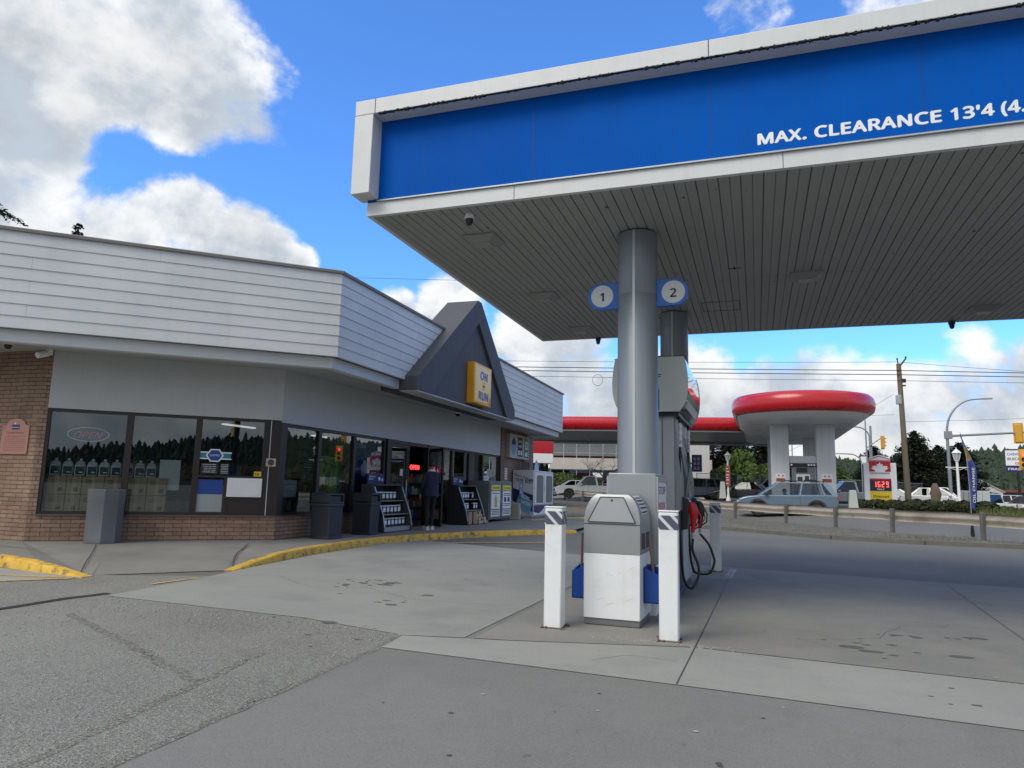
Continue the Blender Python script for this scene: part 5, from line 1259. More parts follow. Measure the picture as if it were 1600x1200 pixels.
    for s in (1, -1):
        pil((g1, s*wb_, zb), (t1, s*wt, zt), .08, .05, s); pil((g0, s*wb_, zb), (t0, s*wt, zt), .22 if kind == 'hatch' else .12, .05, s)
        ms = [(.47, .07)] if kind not in ('suv',) else [(.47, .08), (.2, .08)]
        if kind == 'truck': ms = []
        for u, w_ in ms: pil((g0+(g1-g0)*u, s*wb_, zb), (t0+(t1-t0)*u+.05, s*wt, zt), w_, .045, s)
        if kind == 'hatch': pil((g0+.50, s*wb_, zb), (t0+.22, s*wt, zt), .05, .04, s)
    for s in (1, -1):
        m_ = MB().rings([[(g1-.30+a*.10*q, s*(W/2+.02+.16*e), belt+.06+c_*.07*q) for a, c_ in ((-1, -1), (1, -1), (1, 1), (-1, 1))] for q, e in ((.6, 0), (1, .3), (1, .8), (.6, 1))]).build('mirror', CLAD if clad else paint, t_, bevel=.02)
        MB().rings([[(f-.10, s*(W/2-.10), hood-.36), (f-.10, s*(W/2-.50), hood-.40), (f-.06, s*(W/2-.50), hood-.28), (f-.14, s*(W/2-.08), hood-.20)], [(f+.004, s*(W/2-.16), hood-.36), (f+.02, s*(W/2-.50), hood-.40), (f+.01, s*(W/2-.50), hood-.28), (f-.10, s*(W/2-.06), hood-.19)]]).build('headlight', HEAD, t_, bevel=.01)
        if kind == 'truck': MB().box(k-.01, k+.05, s*(W/2-.10)-.08, s*(W/2-.10)+.085, belt-.42, belt-.04).build('taillight', TAIL, t_, bevel=.01)
        else: MB().box(k-.0, k+.36, s*(W/2-.16)-.15, s*(W/2-.16)+.155, belt-.20, belt-.03).build('taillight', TAIL, t_, bevel=.03)
        b = MB()
        for u in (.47, .02) if kind != 'truck' else (.1,):
            x = g0+(g1-g0)*u+.1; b.box(x, x+.17, s*(W/2)-.012, s*(W/2)+.014, belt-.14, belt-.11)
        b.build('door_handle', paint, t_)
        b = MB(); x = g0+(g1-g0)*.47
        b.box(x-.006, x+.006, s*W/2-.006, s*W/2+.003, sill+.05, belt-.03); b.box(g1-.05, g1-.04, s*W/2-.006, s*W/2+.003, sill+.1, belt-.05); b.build('door_seam', BLACK, t_)
    b = MB(); b.box(f-.06, f+.008, -W*.28, W*.28, hood-.44, hood-.30); b.build('grille', BLACK, t_)
    b = MB(); b.box(k+.01, k+.06, -.26, .26, belt*.55, belt*.68); b.build('number_plate', WHITE2, t_)
    if kind == 'truck':
        MB().box(k+.06, g0-.06, -W/2+.13, W/2-.13, belt-.45, belt+.004).build('bed', BLACK, t_)
        MB().box(k-.10, k+.02, -W/2+.05, W/2-.05, sill+.05, sill+.25).build('bumper', CHROME, t_, bevel=.02)
    if rack_:
        b = MB()
        for s in (1, -1): b.tube([(t0+.05, s*(wt-.05), H-.01), (t0+.15, s*(wt-.05), H+.07), (t1-.3, s*(wt-.05), H+.07), (t1-.12, s*(wt-.05), H-.01)], .02, 6)
        for x in (t0+.35, t1-.5): b.box(x, x+.07, -wt-.02, wt+.02, H+.06, H+.10)
        b.box(t0+.3, t0+.85, -.25, .25, H+.10, H+.15); b.build('roof_rack', BLACK, t_, bevel=.01)
    return t_
PBLUE = car_paint('pale_blue_car_paint', (.150, .215, .285)); PWHITE = car_paint('white_car_paint', (.62, .63, .63), 0); PSILV = car_paint('silver_car_paint', (.38, .40, .42)); PGREY = car_paint('slate_car_paint', (.13, .165, .21)); PDARK = car_paint('black_car_paint', (.018, .02, .022)); PMAR = car_paint('maroon_car_paint', (.06, .012, .014))
def head(x, y): return rad(x)
vehicle('parked_car', 'pale blue crossover car with black wheel arches and a driver, beyond the guardrail', 'car', (1.35, 38.2, gz(1.2, 38.3)-.06), rad(183), PBLUE, 'hatch', 4.65, 1.82, 1.66, 2.68, .35, clad=True, rack_=True, gm=OPENGLASS)
vehicle('pickup_truck', 'white pickup truck driving past at left, seen between store end and column', 'pickup truck', (-12.2, 54.6, gz(-12.2, 54.6)+.2), rad(196), PWHITE, 'truck', 5.6, 1.95, 1.72, 3.5, .37)
vehicle('parked_car', 'pale sedan parked behind the white pickup truck by the two-storey building', 'car', (-16.0, 62.5, gz(-16, 62.5)+.15), rad(200), PWHITE, 'sedan', 4.5, 1.78, 1.45, 2.7, .32)
vehicle('parked_car', 'dark sedan parked under the trees of the two-storey building, right of the pickup', 'car', (-11.2, 66, gz(-11, 66)+.3), rad(10), PDARK, 'sedan', 4.5, 1.78, 1.45, 2.7, .32)
vehicle('parked_car', 'slate blue SUV beside the tall white block, just right of the pump', 'car', (-4.55, 56.6, gz(-4, 57)-.02), rad(200), PGREY, 'suv', 4.3, 1.8, 1.65, 2.6, .36)
vehicle('parked_car', 'black sedan parked behind the white lamp post with red banner', 'car', (-1.1, 55.3, gz(-1, 55)+.0), rad(176), PDARK, 'sedan', 4.5, 1.8, 1.42, 2.7, .33)
vehicle('parked_car', 'white SUV showing behind the roof of the black sedan', 'car', (1.1, 60.5, gz(1, 60)+.1), rad(178), PWHITE, 'suv', 3.9, 1.8, 1.75, 2.5, .35)
vehicle('pickup_truck', 'silver pickup truck standing left of the price sign', 'pickup truck', (6.1, 55.5, gz(6, 55.5)), rad(188), PSILV, 'truck', 5.6, 1.95, 1.80, 3.5, .38)
vehicle('parked_car', 'white sedan half hidden behind the rock column and hedge', 'car', (12.0, 56.2, gz(12, 56)+.05), rad(-16), PWHITE, 'sedan', 4.9, 1.85, 1.45, 2.85, .34)
vehicle('parked_car', 'silver sedan behind the wooden pole, right of it', 'car', (10.6, 62.5, gz(10.6, 62.5)-.05), rad(-12), PSILV, 'sedan', 4.6, 1.8, 1.45, 2.7, .33)
vehicle('pickup_truck', 'white pickup truck behind the rock column in the street', 'pickup truck', (14.2, 66.5, gz(14, 66)-.05), rad(-14), PWHITE, 'truck', 5.6, 1.95, 1.80, 3.5, .38)
vehicle('pickup_truck', 'white pickup truck in the dealer lot, tail to the street, right of the flag', 'pickup truck', (18.9, 71.0, gz(19, 71)-.32), rad(130), PWHITE, 'truck', 5.4, 1.95, 1.85, 3.5, .40)
vehicle('parked_car', 'dark maroon SUV in the dealer lot beneath the dealer sign', 'car', (21.4, 71.5, gz(21, 71)-.30), rad(150), PMAR, 'suv', 4.6, 1.85, 1.68, 2.7, .37)
vehicle('parked_car', 'white SUV in the dealer lot at the right edge of the photo', 'car', (22.4, 69.0, gz(22, 69)-.30), rad(160), PWHITE, 'suv', 4.6, 1.85, 1.65, 2.7, .36)
vehicle('parked_car', 'silver SUV behind the white dealer pickup truck', 'car', (20.6, 76.5, gz(20, 76)-.2), rad(150), PSILV, 'suv', 4.6, 1.85, 1.68, 2.7, .36)

# ------------------------------------------------------------------ guardrail
gr_ = thing('guardrail', 'weathered steel guardrail on short posts along the road', 'guardrail', (0, 0, 0))
RUSTY = M('weathered_rail', (.43, .385, .31), .6, .2, var=.25, vs=1.5, dirt=.65, dcol=(.20, .15, .105), ds=1.1)
def rp(t, off=0): p = RAIL0+RE*t+RN*off; return (p.x, p.y)
wp = [(.0, .40), (.05, .43), (.055, .51), (.0, .575), (.0, .625), (.055, .69), (.05, .77), (.0, .80)]
ts_ = list(frange(-12, 44, 1.0))
R = []
for t in ts_:
    x, y = rp(t); z = gz(x, y)+.05+.012*math.sin(t*1.7)
    R.append([(x+RN.x*(o+.08), y+RN.y*(o+.08), z+h_*.9+.06) for o, h_ in wp] + [(x+RN.x*(o+.084), y+RN.y*(o+.084), z+h_*.9+.06) for o, h_ in wp[::-1]])
MB().rings(R).build('beam', RUSTY, gr_, smooth=50)
POSTM = M('weathered_post', (.15, .145, .135), .7, .2, var=.3, vs=5, dirt=.4)
tpost = [-10.2, -6.6, -3.3, .05, 3.45, 6.2, 9.15, 12.9, 17, 21, 25, 29, 33, 37, 41]
for t in tpost:
    x, y = rp(t); MB().box(-.045, .045, -.05, .075, -.15, .82).build('post', POSTM, gr_, bevel=.008, loc=(x, y, gz(x, y)+.05), rz=math.atan2(RE.y, RE.x))
def obelisk(P, lab, h=1.05):
    t_ = MB().rings([sqr(.24, 0), sqr(.22, .05), sqr(.14, h), sqr(.12, h+.02)]).build('concrete_marker', M('pale_concrete_marker', (.42, .43, .40), .85, var=.15, bmp=.3, dirt=.2) if 'pale_concrete_marker' not in MATS else MATS['pale_concrete_marker'], bevel=.01, loc=P)
    return tag(t_, lab, 'marker post', 'tapered concrete marker posts')
obelisk((4.35, 37.8, gz(4.35, 37.8)+.10), 'pale tapered concrete marker behind the guardrail, left of the price sign', 1.0)
obelisk((-2.2, 50.6, gz(-2.2, 50.6)+.25), 'pale tapered concrete marker left of the banner lamp post', 1.1)

# ------------------------------------------------------------------ the other filling station
fs = thing('fuel_canopy', 'far round-ended white fuel canopy with bulging red rim on white pillars', 'canopy', (2.50, 0, 0))
def stadium(hw, y0, y1, n=20):
    P = [(hw*math.cos(a), y0+hw*.9+hw*.9*math.sin(a)) for a in [math.pi+math.pi*i/n for i in range(n+1)]]
    return P + [(hw*math.cos(a), y1-hw*.9+hw*.9*math.sin(a)) for a in [math.pi*i/n for i in range(n+1)]]
Y0, Y1, HW = 39.8, 63.5, 3.72
rim = []
for off, z in [(-.55, 5.62), (-.18, 5.66), (.0, 5.80), (.07, 6.02), (.07, 6.30), (.0, 6.55), (-.18, 6.72), (-.55, 6.80)]:
    rim.append([(x, y, z) for x, y in stadium(HW+off, Y0-off, Y1+off)])
MB().rings(rim).build('red_rim', RED, fs, smooth=60)
CANW = M('far_canopy_white', (.60, .62, .63), .4, var=.04)
MB().rings([[(x, y, z) for x, y in stadium(HW+o, Y0-o, Y1+o)] for o, z in ((-1.0, 5.30), (-.60, 5.36), (-.22, 5.655), (-.5, 5.66))]).build('underside', CANW, fs, smooth=30)
for y in (44, 48, 53, 58):
    for x in (-2.4, 0, 2.4): MB().box(x-.3, x+.3, y-.3, y+.3, 5.27, 5.305).build('soffit_light', M('far_lens', (.5, .51, .51), .3) if 'far_lens' not in MATS else MATS['far_lens'], fs)

for (x, y, w, d) in [(-1.18, 44.6, .50, .9), (1.28, 44.6, .50, .9), (-1.18, 56, .50, .9), (1.28, 56, .50, .9)]:
    z0 = gz(2.5+x, y)
    p_ = MB().box(x-w, x+w, y-d/2, y+d/2, z0-.2, 5.32).build('pillar', CANW, fs, bevel=.05)
    b = MB(); b.box(x-.2, x-.19, y-d/2-.004, y-d/2, z0+.1, 5.3); b.box(x+.2, x+.21, y-d/2-.004, y-d/2, z0+.1, 5.3); b.build('pillar_seams', STEEL, p_)
    if y < 50:
        b = MB(); b.box(x-.28, x+.28, y-d/2-.012, y-d/2, 1.95, 2.45); b.build('pillar_notice', WHITE2, p_); b = MB(); b.box(x-.25, x+.25, y-d/2-.016, y-d/2-.01, 1.98, 2.18); b.mat(1); b.lathe([(.05, -.016), (.001, -.017)], 8, (x-.1, y-d/2, 2.32), 'y'); b.lathe([(.05, -.016), (.001, -.017)], 8, (x+.12, y-d/2, 2.32), 'y'); b.build('notice_print', [M('brick_red_print', (.30, .08, .04), .6) if 'brick_red_print' not in MATS else MATS['brick_red_print'], RED], p_)
MB().box(-.69, .79, 44.3, 44.9, 2.95, 3.48).build('pillar_link', CANW, fs, bevel=.02)
fp = thing('fuel_pump', 'far black and white fuel pump between the white pillars behind the blue car', 'fuel pump', (2.55, 44.6, gz(2.6, 44.6)))
MB().box(-.70, .70, -.35, .35, 0, .15).build('plinth', STEEL, fp); MB().box(-.62, .62, -.3, .3, .15, 2.55).build('body', M('far_pump_grey', (.20, .21, .22), .45), fp, bevel=.02)
MB().box(-.72, .72, -.38, .38, 2.38, 2.58).build('header', BLACK, fp, bevel=.01)
b = MB(); [b.lathe([(.06, -.385), (.001, -.387)], 10, (x, 0, 2.48), 'y') for x in (-.62, .3, .45, .6)]; b.build('header_dots', WHITE2, fp)
MB().box(-.36, .22, -.33, -.3, 2.05, 2.32).build('screen', BLACK, fp); MB().box(-.38, .36, -.34, -.3, 1.45, 1.95).build('notice', WHITE2, fp)
b = MB(); b.box(-.32, -.05, -.345, -.33, 1.55, 1.8); b.box(.08, .3, -.345, -.33, 1.52, 1.85); b.build('notice_print', DKGREY, fp)
b = MB(); [b.tube([(x, -.36, 1.3), (x, -.40, 1.0), (x*1.05, -.42, .6), (x, -.38, .45)], .02, 6) for x in (-.5, -.42, .45, .53)]; b.build('hoses', RUBBER, fp)
b = MB(); [b.box(x-.04, x+.04, -.42, -.32, 1.2, 1.42) for x in (-.5, .5)]; b.build('nozzles', RED, fp)
lk = thing('link_canopy', 'long low grey link canopy with a red half-round edge, behind the pump column', 'canopy', (0, 0, 0))
a_ = rad(9); 
def LKP(u, v, z): return (-9.0+u*math.cos(a_)-v*math.sin(a_), 50.3+u*math.sin(a_)+v*math.cos(a_), z)
b = MB(); R = []
for u in (-12, 12.2): R.append([LKP(u, v, z) for v, z in [(0, 5.55)]+[(-.32*math.sin(math.pi*i/8), 5.57+.92*(1-math.cos(math.pi*i/8))/2) for i in range(9)]+[(.2, 6.49), (.2, 5.55)]])
b.rings(R).build('red_edge', RED, lk, smooth=40)
MB().rings([[LKP(u, v, z) for v, z in [(-.05, 5.45), (-.02, 5.545), (9.8, 5.545), (9.8, 5.25), (9.7, 5.25), (9.6, 5.42)]] for u in (-12, 12.2)]).build('deck', M('link_soffit', (.21, .21, .215), .5, var=.08), lk)
b = MB(); [b.bar(LKP(u, .0, 5.44), LKP(u, 9.6, 5.41), .012, .01) for u in range(-11, 12, 2)]; b.bar(LKP(-12, 9.9, 5.2), LKP(12.2, 9.9, 5.2), .12, .10); b.build('seams', STEEL, lk)
for u in (-11.5, 2.2):
    x, y, z = LKP(u, 8, 0); MB().box(x-.12, x+.12, y-.12, y+.12, gz(x, y)-.2, 5.43).build('post', CANW, lk)
kk = thing('kiosk', 'glass fronted station shop with red and white fascia past the store end', 'kiosk', (-13.75, 44.8, gz(-13, 45)), rad(-66))
GL2 = glass('dark_glazing', (.10, .13, .13), .16)
MB().box(-.05, 6, -4, 0, 0, 2.55).build('glazing', GL2, kk); MB().box(.1, 5.9, -3.9, -.15, .02, 2.5).build('inside', DARKIN, kk)
MB().box(-.25, 6.2, -4.2, .25, 3.05, 3.75).build('red_fascia', RED, kk, bevel=.03); MB().box(-.23, 6.2, -4.2, .23, 2.50, 3.05).build('white_fascia', WHITE2, kk, bevel=.02)
b = MB(); [b.box(x-.03, x+.03, -.02, .03, 0, 2.5) for x in (1.5, 3, 4.5)]; b.build('mullions', STEEL, kk); MB().box(-.2, .12, -.12, .2, 0, 2.5).build('corner_column', WHITE2, kk)
b = MB(); b.lathe([(.16, .235), (.001, .237)], 8, (.5, 0, 2.8), 'y'); b.build('leaf_mark', M('leaf_green_print', (.10, .2, .15), .5), kk)
fl_ = thing('flag', 'small red and white banner hanging beside the station shop fascia', 'flag', (-10.4, 36.2, 2.3)) if False else None

# price pylon
py = thing('price_sign', 'white price pylon with red maple leaf panel, lit price 162.9 and yellow Diesel panel', 'sign', (6.62, 45.0, gz(6.6, 45)-.1), rad(-4))
MB().box(-.83, .83, -.16, .16, 0, 2.78).build('cabinet', WHITE2, py, bevel=.03)
pts = [(-.55, .45), (.55, .45), (.55, 3.06), (.0, 3.24), (-.55, 3.06)]
MB().extr([(x, -.165, z) for x, z in pts], (0, .33, 0)).build('centre_panel', WHITE2, py, bevel=.02)
b = MB(); b.box(-.54, .54, -.18, -.166, 2.28, 2.88); b.build('red_panel', RED, py)
b = MB(); b.extr([(-.54, -.176, 3.0), (0, -.176, 3.18), (.54, -.176, 3.0), (.54, -.176, 2.96), (0, -.176, 3.14), (-.54, -.176, 2.96)], (0, .01, 0)); b.box(-.54, .54, -.176, -.166, 2.9, 2.93); b.build('red_lines', RED, py)
leafp = [(0, .46), (.07, .33), (.15, .37), (.12, .20), (.22, .28), (.25, .23), (.38, .25), (.33, .14), (.40, .10), (.22, -.02), (.24, -.08), (.45, -.10)]
leafp = leafp + [(-x, z) for x, z in leafp[::-1] if x > 0]
MB().extr([(x*1.08, -.186, 2.36+z*.98) for x, z in leafp], (0, .006, 0)).build('leaf', WHITE2, py)
lettering('letters', 'PETRO-CANADA', INK, py, (0, -.182, 2.15), (1, 0, 0), U_, .09, .98, .002, .02, 'C')
MB().box(-.54, .54, -.185, -.166, 1.20, 1.80).build('price_panel', INK, py)
MB().box(-.54, .54, -.182, -.166, 1.80, 1.90).build('price_trim', RED, py)
b = MB(); SEG = {'1': 'bc', '6': 'acdefg', '2': 'abged', '9': 'abcdfg'}
for i, dgt in enumerate('1629'):
    x0, z0, w, h_ = -.34+i*.20+(.02 if i == 3 else 0), 1.42, .12, .30
    sg_ = dict(a=(x0, x0+w, z0+h_-.03, z0+h_), g=(x0, x0+w, z0+h_/2-.015, z0+h_/2+.015), d=(x0, x0+w, z0, z0+.03), f=(x0, x0+.03, z0+h_/2, z0+h_), b=(x0+w-.03, x0+w, z0+h_/2, z0+h_), e=(x0, x0+.03, z0, z0+h_/2), c=(x0+w-.03, x0+w, z0, z0+h_/2))
    for q in SEG[dgt]: xa, xb, za, zb = sg_[q]; b.box(xa, xb, -.192, -.185, za, zb)
b.build('lit_price', M('lit_price_red', (.8, .1, .1), .4, emit=(1, .08, .08), es=1.6), py)
lettering('letters', 'SELF', WHITE2, py, (0, -.187, 1.25), (1, 0, 0), U_, .11, .36, .002, .02, 'C')
MB().box(-.54, .54, -.182, -.166, .62, 1.18).build('diesel_panel', M('diesel_yellow', (.72, .50, .02), .45), py)
lettering('letters', 'Diesel', INK, py, (0, -.184, .82), (1, 0, 0), U_, .18, .78, .002, .025, 'C')

# ------------------------------------------------------------------ poles, signals and wires
POLEW = M('weathered_pole_wood', (.155, .125, .09), .85, var=.25, vs=3, bmp=.4, streak=.4, dcol=(.08, .065, .05))
up_ = thing('utility_pole', 'tall leaning brown wooden utility pole behind the hedge', 'pole', (9.1, 51.2, gz(9, 51)-.2))
MB().lathe([(.20, 0), (.17, 4), (.145, 9.55), (.10, 9.58)], 12).xf(Matrix.Rotation(rad(-.8), 4, 'Y')).build('shaft', POLEW, up_, smooth=50)
b = MB(); b.bar((-.14, 0, 9.3), (.30, .0, 9.9), .08, .10); b.bar((-.14, 0, 9.3), (-.20, -.05, 9.8), .05, .05); [b.lathe([(.03, 0), (.06, .05), (.05, .12), (.02, .16)], 8, p) for p in ((-.20, 0, 9.8), (.30, 0, 9.9))]; b.build('insulators', DKGREY, up_)
b = MB(); b.box(-.40, -.10, -.18, .12, 6.9, 7.5); b.build('junction_box', STEEL, up_, bevel=.02); b = MB(); b.box(.0, .22, -.15, -.05, 8.3, 8.55); b.box(-.05, .2, -.12, -.06, 8.05, 8.15); b.build('bracket', BLACK, up_)
GALV = M('pole_galvanised', (.27, .30, .31), .5, .4, var=.1)
sl = thing('street_light', 'grey curved-arm street light that carries the long signal mast arm', 'street light', (13.0, 58.0, gz(13, 58)-.1))
pts = [(0, 0, 0), (0, 0, 5.2)]; cv = [(1.9*(1-math.cos(a)), 0, 5.6+1.9*1.25*math.sin(a)) for a in [math.pi/2*i/10 for i in range(11)]]
MB().tube([(0, 0, 0), (0, 0, 3), (0, 0, 5.6)], [.13, .12, .10], 12).tube(cv+[(2.6, 0, 8.02)], [.08-.003*i for i in range(12)], 10).lathe([(.2, 0), (.2, .08), (.14, .1)], 12).build('pole', GALV, sl, smooth=50)
MB().box(2.3, 2.95, -.12, .12, 7.96, 8.06).build('luminaire', STEEL, sl, bevel=.02); MB().box(-.17, .3, -.15, .15, 5.15, 5.7).build('collar', GALV, sl, bevel=.02)
MB().tube([(0, 0, 5.35), (7.5, -.0, 5.75)], [.09, .06], 10).build('mast_arm', GALV, sl, smooth=50)
SIGY = M('signal_yellow', (.62, .33, .03), .5, var=.08)
def signal(P, rz, lab, back=False, red=False, s=1.0):
    t_ = thing('traffic_signal', lab, 'traffic light', P, rz, 'yellow traffic signals')
    MB().box(-.21*s, .21*s, -.10*s, .10*s, -.62*s, .62*s).build('housing', SIGY, t_, bevel=.03)
    b = MB(); b.box(-.30*s, .30*s, .0, .02, -.72*s, .72*s); b.build('backboard', SIGY, t_, bevel=.01)
    for i, (z, c) in enumerate(((.38, 'signal_red'), (0, 'signal_amber'), (-.38, 'signal_green'))):
        on = red and i == 0
        if c+str(on) not in MATS: M(c+str(on), {0: (.30, .02, .02), 1: (.16, .09, .01), 2: (.01, .08, .04)}[i], .3, emit=(1, .06, .03) if on else None, es=3 if on else 0)
        l_ = MB().lathe([(.135*s, -.11*s), (.12*s, -.125*s), (.001, -.14*s)], 14, (0, 0, z*s), 'y').build('lens', MATS[c+str(on)], t_)
        b = MB(); A = [math.pi*(-.05+1.1*j/10) for j in range(11)]
        b.rings([[(.15*s*math.cos(a), y, z*s+.15*s*math.sin(a)) for a in A]+[(.14*s*math.cos(a), y, z*s+.14*s*math.sin(a)) for a in A[::-1]] for y in (-.10*s, -.34*s)]); b.build('visor', SIGY, l_)
    return t_
signal((17.35, 58.0, 5.86), rad(172), 'yellow traffic signal on the mast arm seen from behind, above the dealer sign', True)
signal((17.35, 57.3, 4.0), rad(-20), 'yellow traffic signal showing red in front of the dealer sign', red=True, s=1.0)
MB().tube([(17.35, 57.45, 0), (17.35, 57.45, 4.9)], .05, 8).build('signal_post', GALV, bpy.data.objects.get('traffic_signal.001') and None) if False else None
ps = thing('signal_pole', 'thin grey double signal poles with short arm left of the wooden pole', 'pole', (11.2, 84, gz(11, 84)-.1))
MB().tube([(0, 0, 0), (0, 0, 9.0)], [.11, .07], 8).tube([(.5, .2, 0), (.5, .2, 8.4)], .11, 8).build('poles', GALV, ps, smooth=50); MB().tube([(0, 0, 6.0), (1.6, 0, 7.2)], .06, 8).build('arm', GALV, ps)
MB().box(-.6, .0, -.03, .03, 4.3, 5.1).build('plate', WHITE2, ps)
signal((12.75, 83.7, 6.95), rad(120), 'small yellow traffic signal on the short arm beside the wooden pole, side on', s=1.0)
def lamp(P, lab, h, cross=False, banner=False):
    t_ = thing('lamp_post', lab, 'lamp post', P, 0, 'white ornamental lamp posts')
    MB().lathe([(.17, 0), (.17, .12), (.10, .3), (.075, .5), (.06, h-.55), (.10, h-.52), (.10, h-.48)], 12).build('post', WHITE2, t_, smooth=40)
    LG = M('lantern_glass', (.42, .45, .46), .2) if 'lantern_glass' not in MATS else MATS['lantern_glass']
    MB().rings([octo(.11, h-.48, 6), octo(.20, h-.12, 6)]).build('lantern', LG, t_)
    b = MB(); b.rings([octo(.24, h-.12, 6), octo(.22, h-.08, 6), octo(.06, h+.08, 6)]); b.lathe([(.02, h+.05), (.03, h+.12), (.01, h+.18)], 8)
    for k in range(6): a, c = octo(.112, h-.48, 6)[k], octo(.205, h-.12, 6)[k]; b.bar(a, c, .02, .02)
    b.build('lantern_cap', WHITE2, t_)
    if cross:
        b = MB(); b.tube([(-.48, 0, h-.85), (.48, 0, h-.85)], .025, 6)
        for s in (1, -1): b.tube([(s*.08, 0, h-.98), (s*.2, 0, h-.93), (s*.32, 0, h-.87), (s*.40, 0, h-.97)], .014, 5); b.ball((s*.49, 0, h-.85), .04, n=8, m=5)
        b.build('crossbar', WHITE2, t_)
    if banner:
        b = MB().box(-.16, .16, -.16, -.14, 1.05, 2.5).build('banner', M('banner_red', (.30, .07, .06), .7, var=.5, vs=5), t_)
        MB().tube([(0, 0, 2.5), (0, -.18, 2.5)], .012, 5).tube([(0, 0, 1.05), (0, -.18, 1.05)], .012, 5).build('banner_arms', WHITE2, t_)
        bb = MB(); random.seed(3); [bb.box(-.12, .12*random.random(), -.163, -.16, z, z+.05) for z in (1.2, 1.45, 1.62, 1.8, 2.05, 2.25)]; bb.build('banner_print', WHITE2, b)
    return t_
lamp((9.75, 41.9, gz(9.7, 41.9)+.1), 'white ornamental lamp post with crossbar in front of the street light', 3.08, cross=True)
lamp((-1.92, 52.8, gz(-1.9, 52.8)+.02), 'white ornamental lamp post with red banner beside the black sedan', 3.35, banner=True)
# smaller street lights behind
for (x, y, h_, s, lab) in [(9.6, 70, 7.0, -1, 'thin grey street light arching left behind the wooden pole, upper one'), (9.9, 78, 5.0, -1, 'thin grey street light arching left behind the wooden pole, lower one'), (15.6, 86, 5.6, 1, 'thin grey street light arching right before the dark conifers'), (3.6, 80, 9.6, 1, 'thin grey street light arching right of the far round canopy')]:
    t_ = thing('street_light', lab, 'street light', (x, y, gz(x, y)-.1), rad(10), 'thin grey street lights beyond the road')
    MB().tube([(0, 0, 0), (0, 0, h_-.9)]+[(s*1.1*(1-math.cos(a)), 0, h_-.9+.9*math.sin(a)) for a in [math.pi/2*i/6 for i in range(1, 7)]]+[(s*2.2, 0, h_+.02)], .055, 8).build('pole', GALV, t_, smooth=60); MB().box(min(s*1.9, s*2.6), max(s*1.9, s*2.6), -.1, .1, h_-.03, h_+.05).build('luminaire', STEEL, t_, bevel=.02)
# overhead wires, each its own run
def wire(name, A, B, sag, r, lab, n=24):
    A, B = Vector(A), Vector(B)
    pts = [A.lerp(B, i/n) - Vector((0, 0, sag*4*(i/n)*(1-i/n))) for i in range(n+1)]
    return tag(MB().tube(pts, r, 5).build(name, M('wire_black', (.02, .02, .022), .6) if 'wire_black' not in MATS else MATS['wire_black']), lab, 'cable', 'overhead cables')
PX, PY = 8.75, 51.2
wire('power_line', (-66, 25.0, 9.6), (8.95, 51.05, 9.98), .5, .013, 'thin topmost overhead cable left of the wooden pole'); wire('power_line', (8.95, 51.05, 9.98), (46, 63.9, 9.0), .35, .013, 'thin topmost overhead cable right of the wooden pole')
for z0, z1, z2, r, w_ in ((8.9, 9.42, 9.9, .026, 'upper thick'), (8.75, 9.14, 9.7, .026, 'lower thick'), (8.45, 8.75, 9.3, .014, 'lowest thin')):
    wire('power_line', (-66, 25.0, z0), (8.95, 51.05, z1), .25, r, w_+' overhead cable left of the wooden pole'); wire('power_line', (8.95, 51.05, z1), (46, 63.9, z2), .1, r, w_+' overhead cable right of the wooden pole')
tag(MB().tube([(-9.6+.34*math.cos(a), 44.6, 8.3+.36*math.sin(a)) for a in [2*math.pi*i/24 for i in range(25)]], .012, 5).build('cable_loop', MATS['wire_black']), 'coil of spare cable hanging from the overhead cables left of the column', 'cable')
wire('power_line', (-60, 30.6, 15.9), (10, 54.5, 15.7), .1, .012, 'high lone cable crossing the blue gap above the store gable')
wire('power_line', (8.6, 51.3, 6.55), (3.0, 50.8, 6.5), .03, .010, 'short cable from wooden pole to the far red canopy'); wire('power_line', (9.2, 51.4, 6.1), (40, 62, 9.0), .4, .010, 'low sagging cable right of the wooden pole'); wire('power_line', (8.6, 51.2, 7.9), (-1, 64, 3.2), .3, .010, 'slanting guy cable down left from the wooden pole')

# ------------------------------------------------------------------ hedge-side furniture
rkm = M('brown_rock', (.14, .105, .075), .9, var=.4, vs=2.5, bmp=.6)
R = []; random.seed(17)
for i in range(9):
    z = i*.19; k = 1-.03*i; w = (.30, .33, .30, .27, .30, .33, .31, .24, .12)[i]
    R.append([(w*k*math.cos(a)*random.uniform(.85, 1.1), w*.7*math.sin(a)*random.uniform(.85, 1.1), z) for a in [2*math.pi*j/9 for j in range(9)]])
tag(MB().rings(R).build('standing_stone', rkm, smooth=50, loc=(9.55, 46.0, gz(9.5, 46)+.05)), 'brown upright standing stone rising behind the hedge', 'stone')
t_ = thing('utility_cabinet', 'pale grey street utility cabinet between lamp post and feather flag', 'cabinet', (11.5, 46.4, gz(11.5, 46.4)-.1), rad(-12))
MB().box(-.75, .0, -.4, .4, 0, 1.35).build('body', M('cabinet_slate', (.25, .28, .28), .5, var=.08), t_, bevel=.02); MB().box(.05, .75, -.45, .4, 0, 1.35).build('body', M('cabinet_pale', (.42, .46, .46), .5, var=.06), t_, bevel=.02)
b = MB(); [b.box(x, x+.012, -.455, -.39, .1, 1.3) for x in (-.5, -.25, .38)]; b.build('door_seam', DKGREY, t_)
ff = thing('feather_flag', 'tall narrow blue and tan feather flag on a pole behind the guardrail', 'flag', (6.35, 26.0, .08))
MB().tube([(0, 0, 0), (0, 0, 1.6), (-.03, 0, 2.6), (-.12, 0, 3.1), (-.16, 0, 3.28)], [.014, .013, .012, .010, .006], 8).build('pole', STEEL, ff); MB().lathe([(.06, 0), (.06, .1), (.04, .36), (.02, .4)], 10).build('base', BLACK, ff)
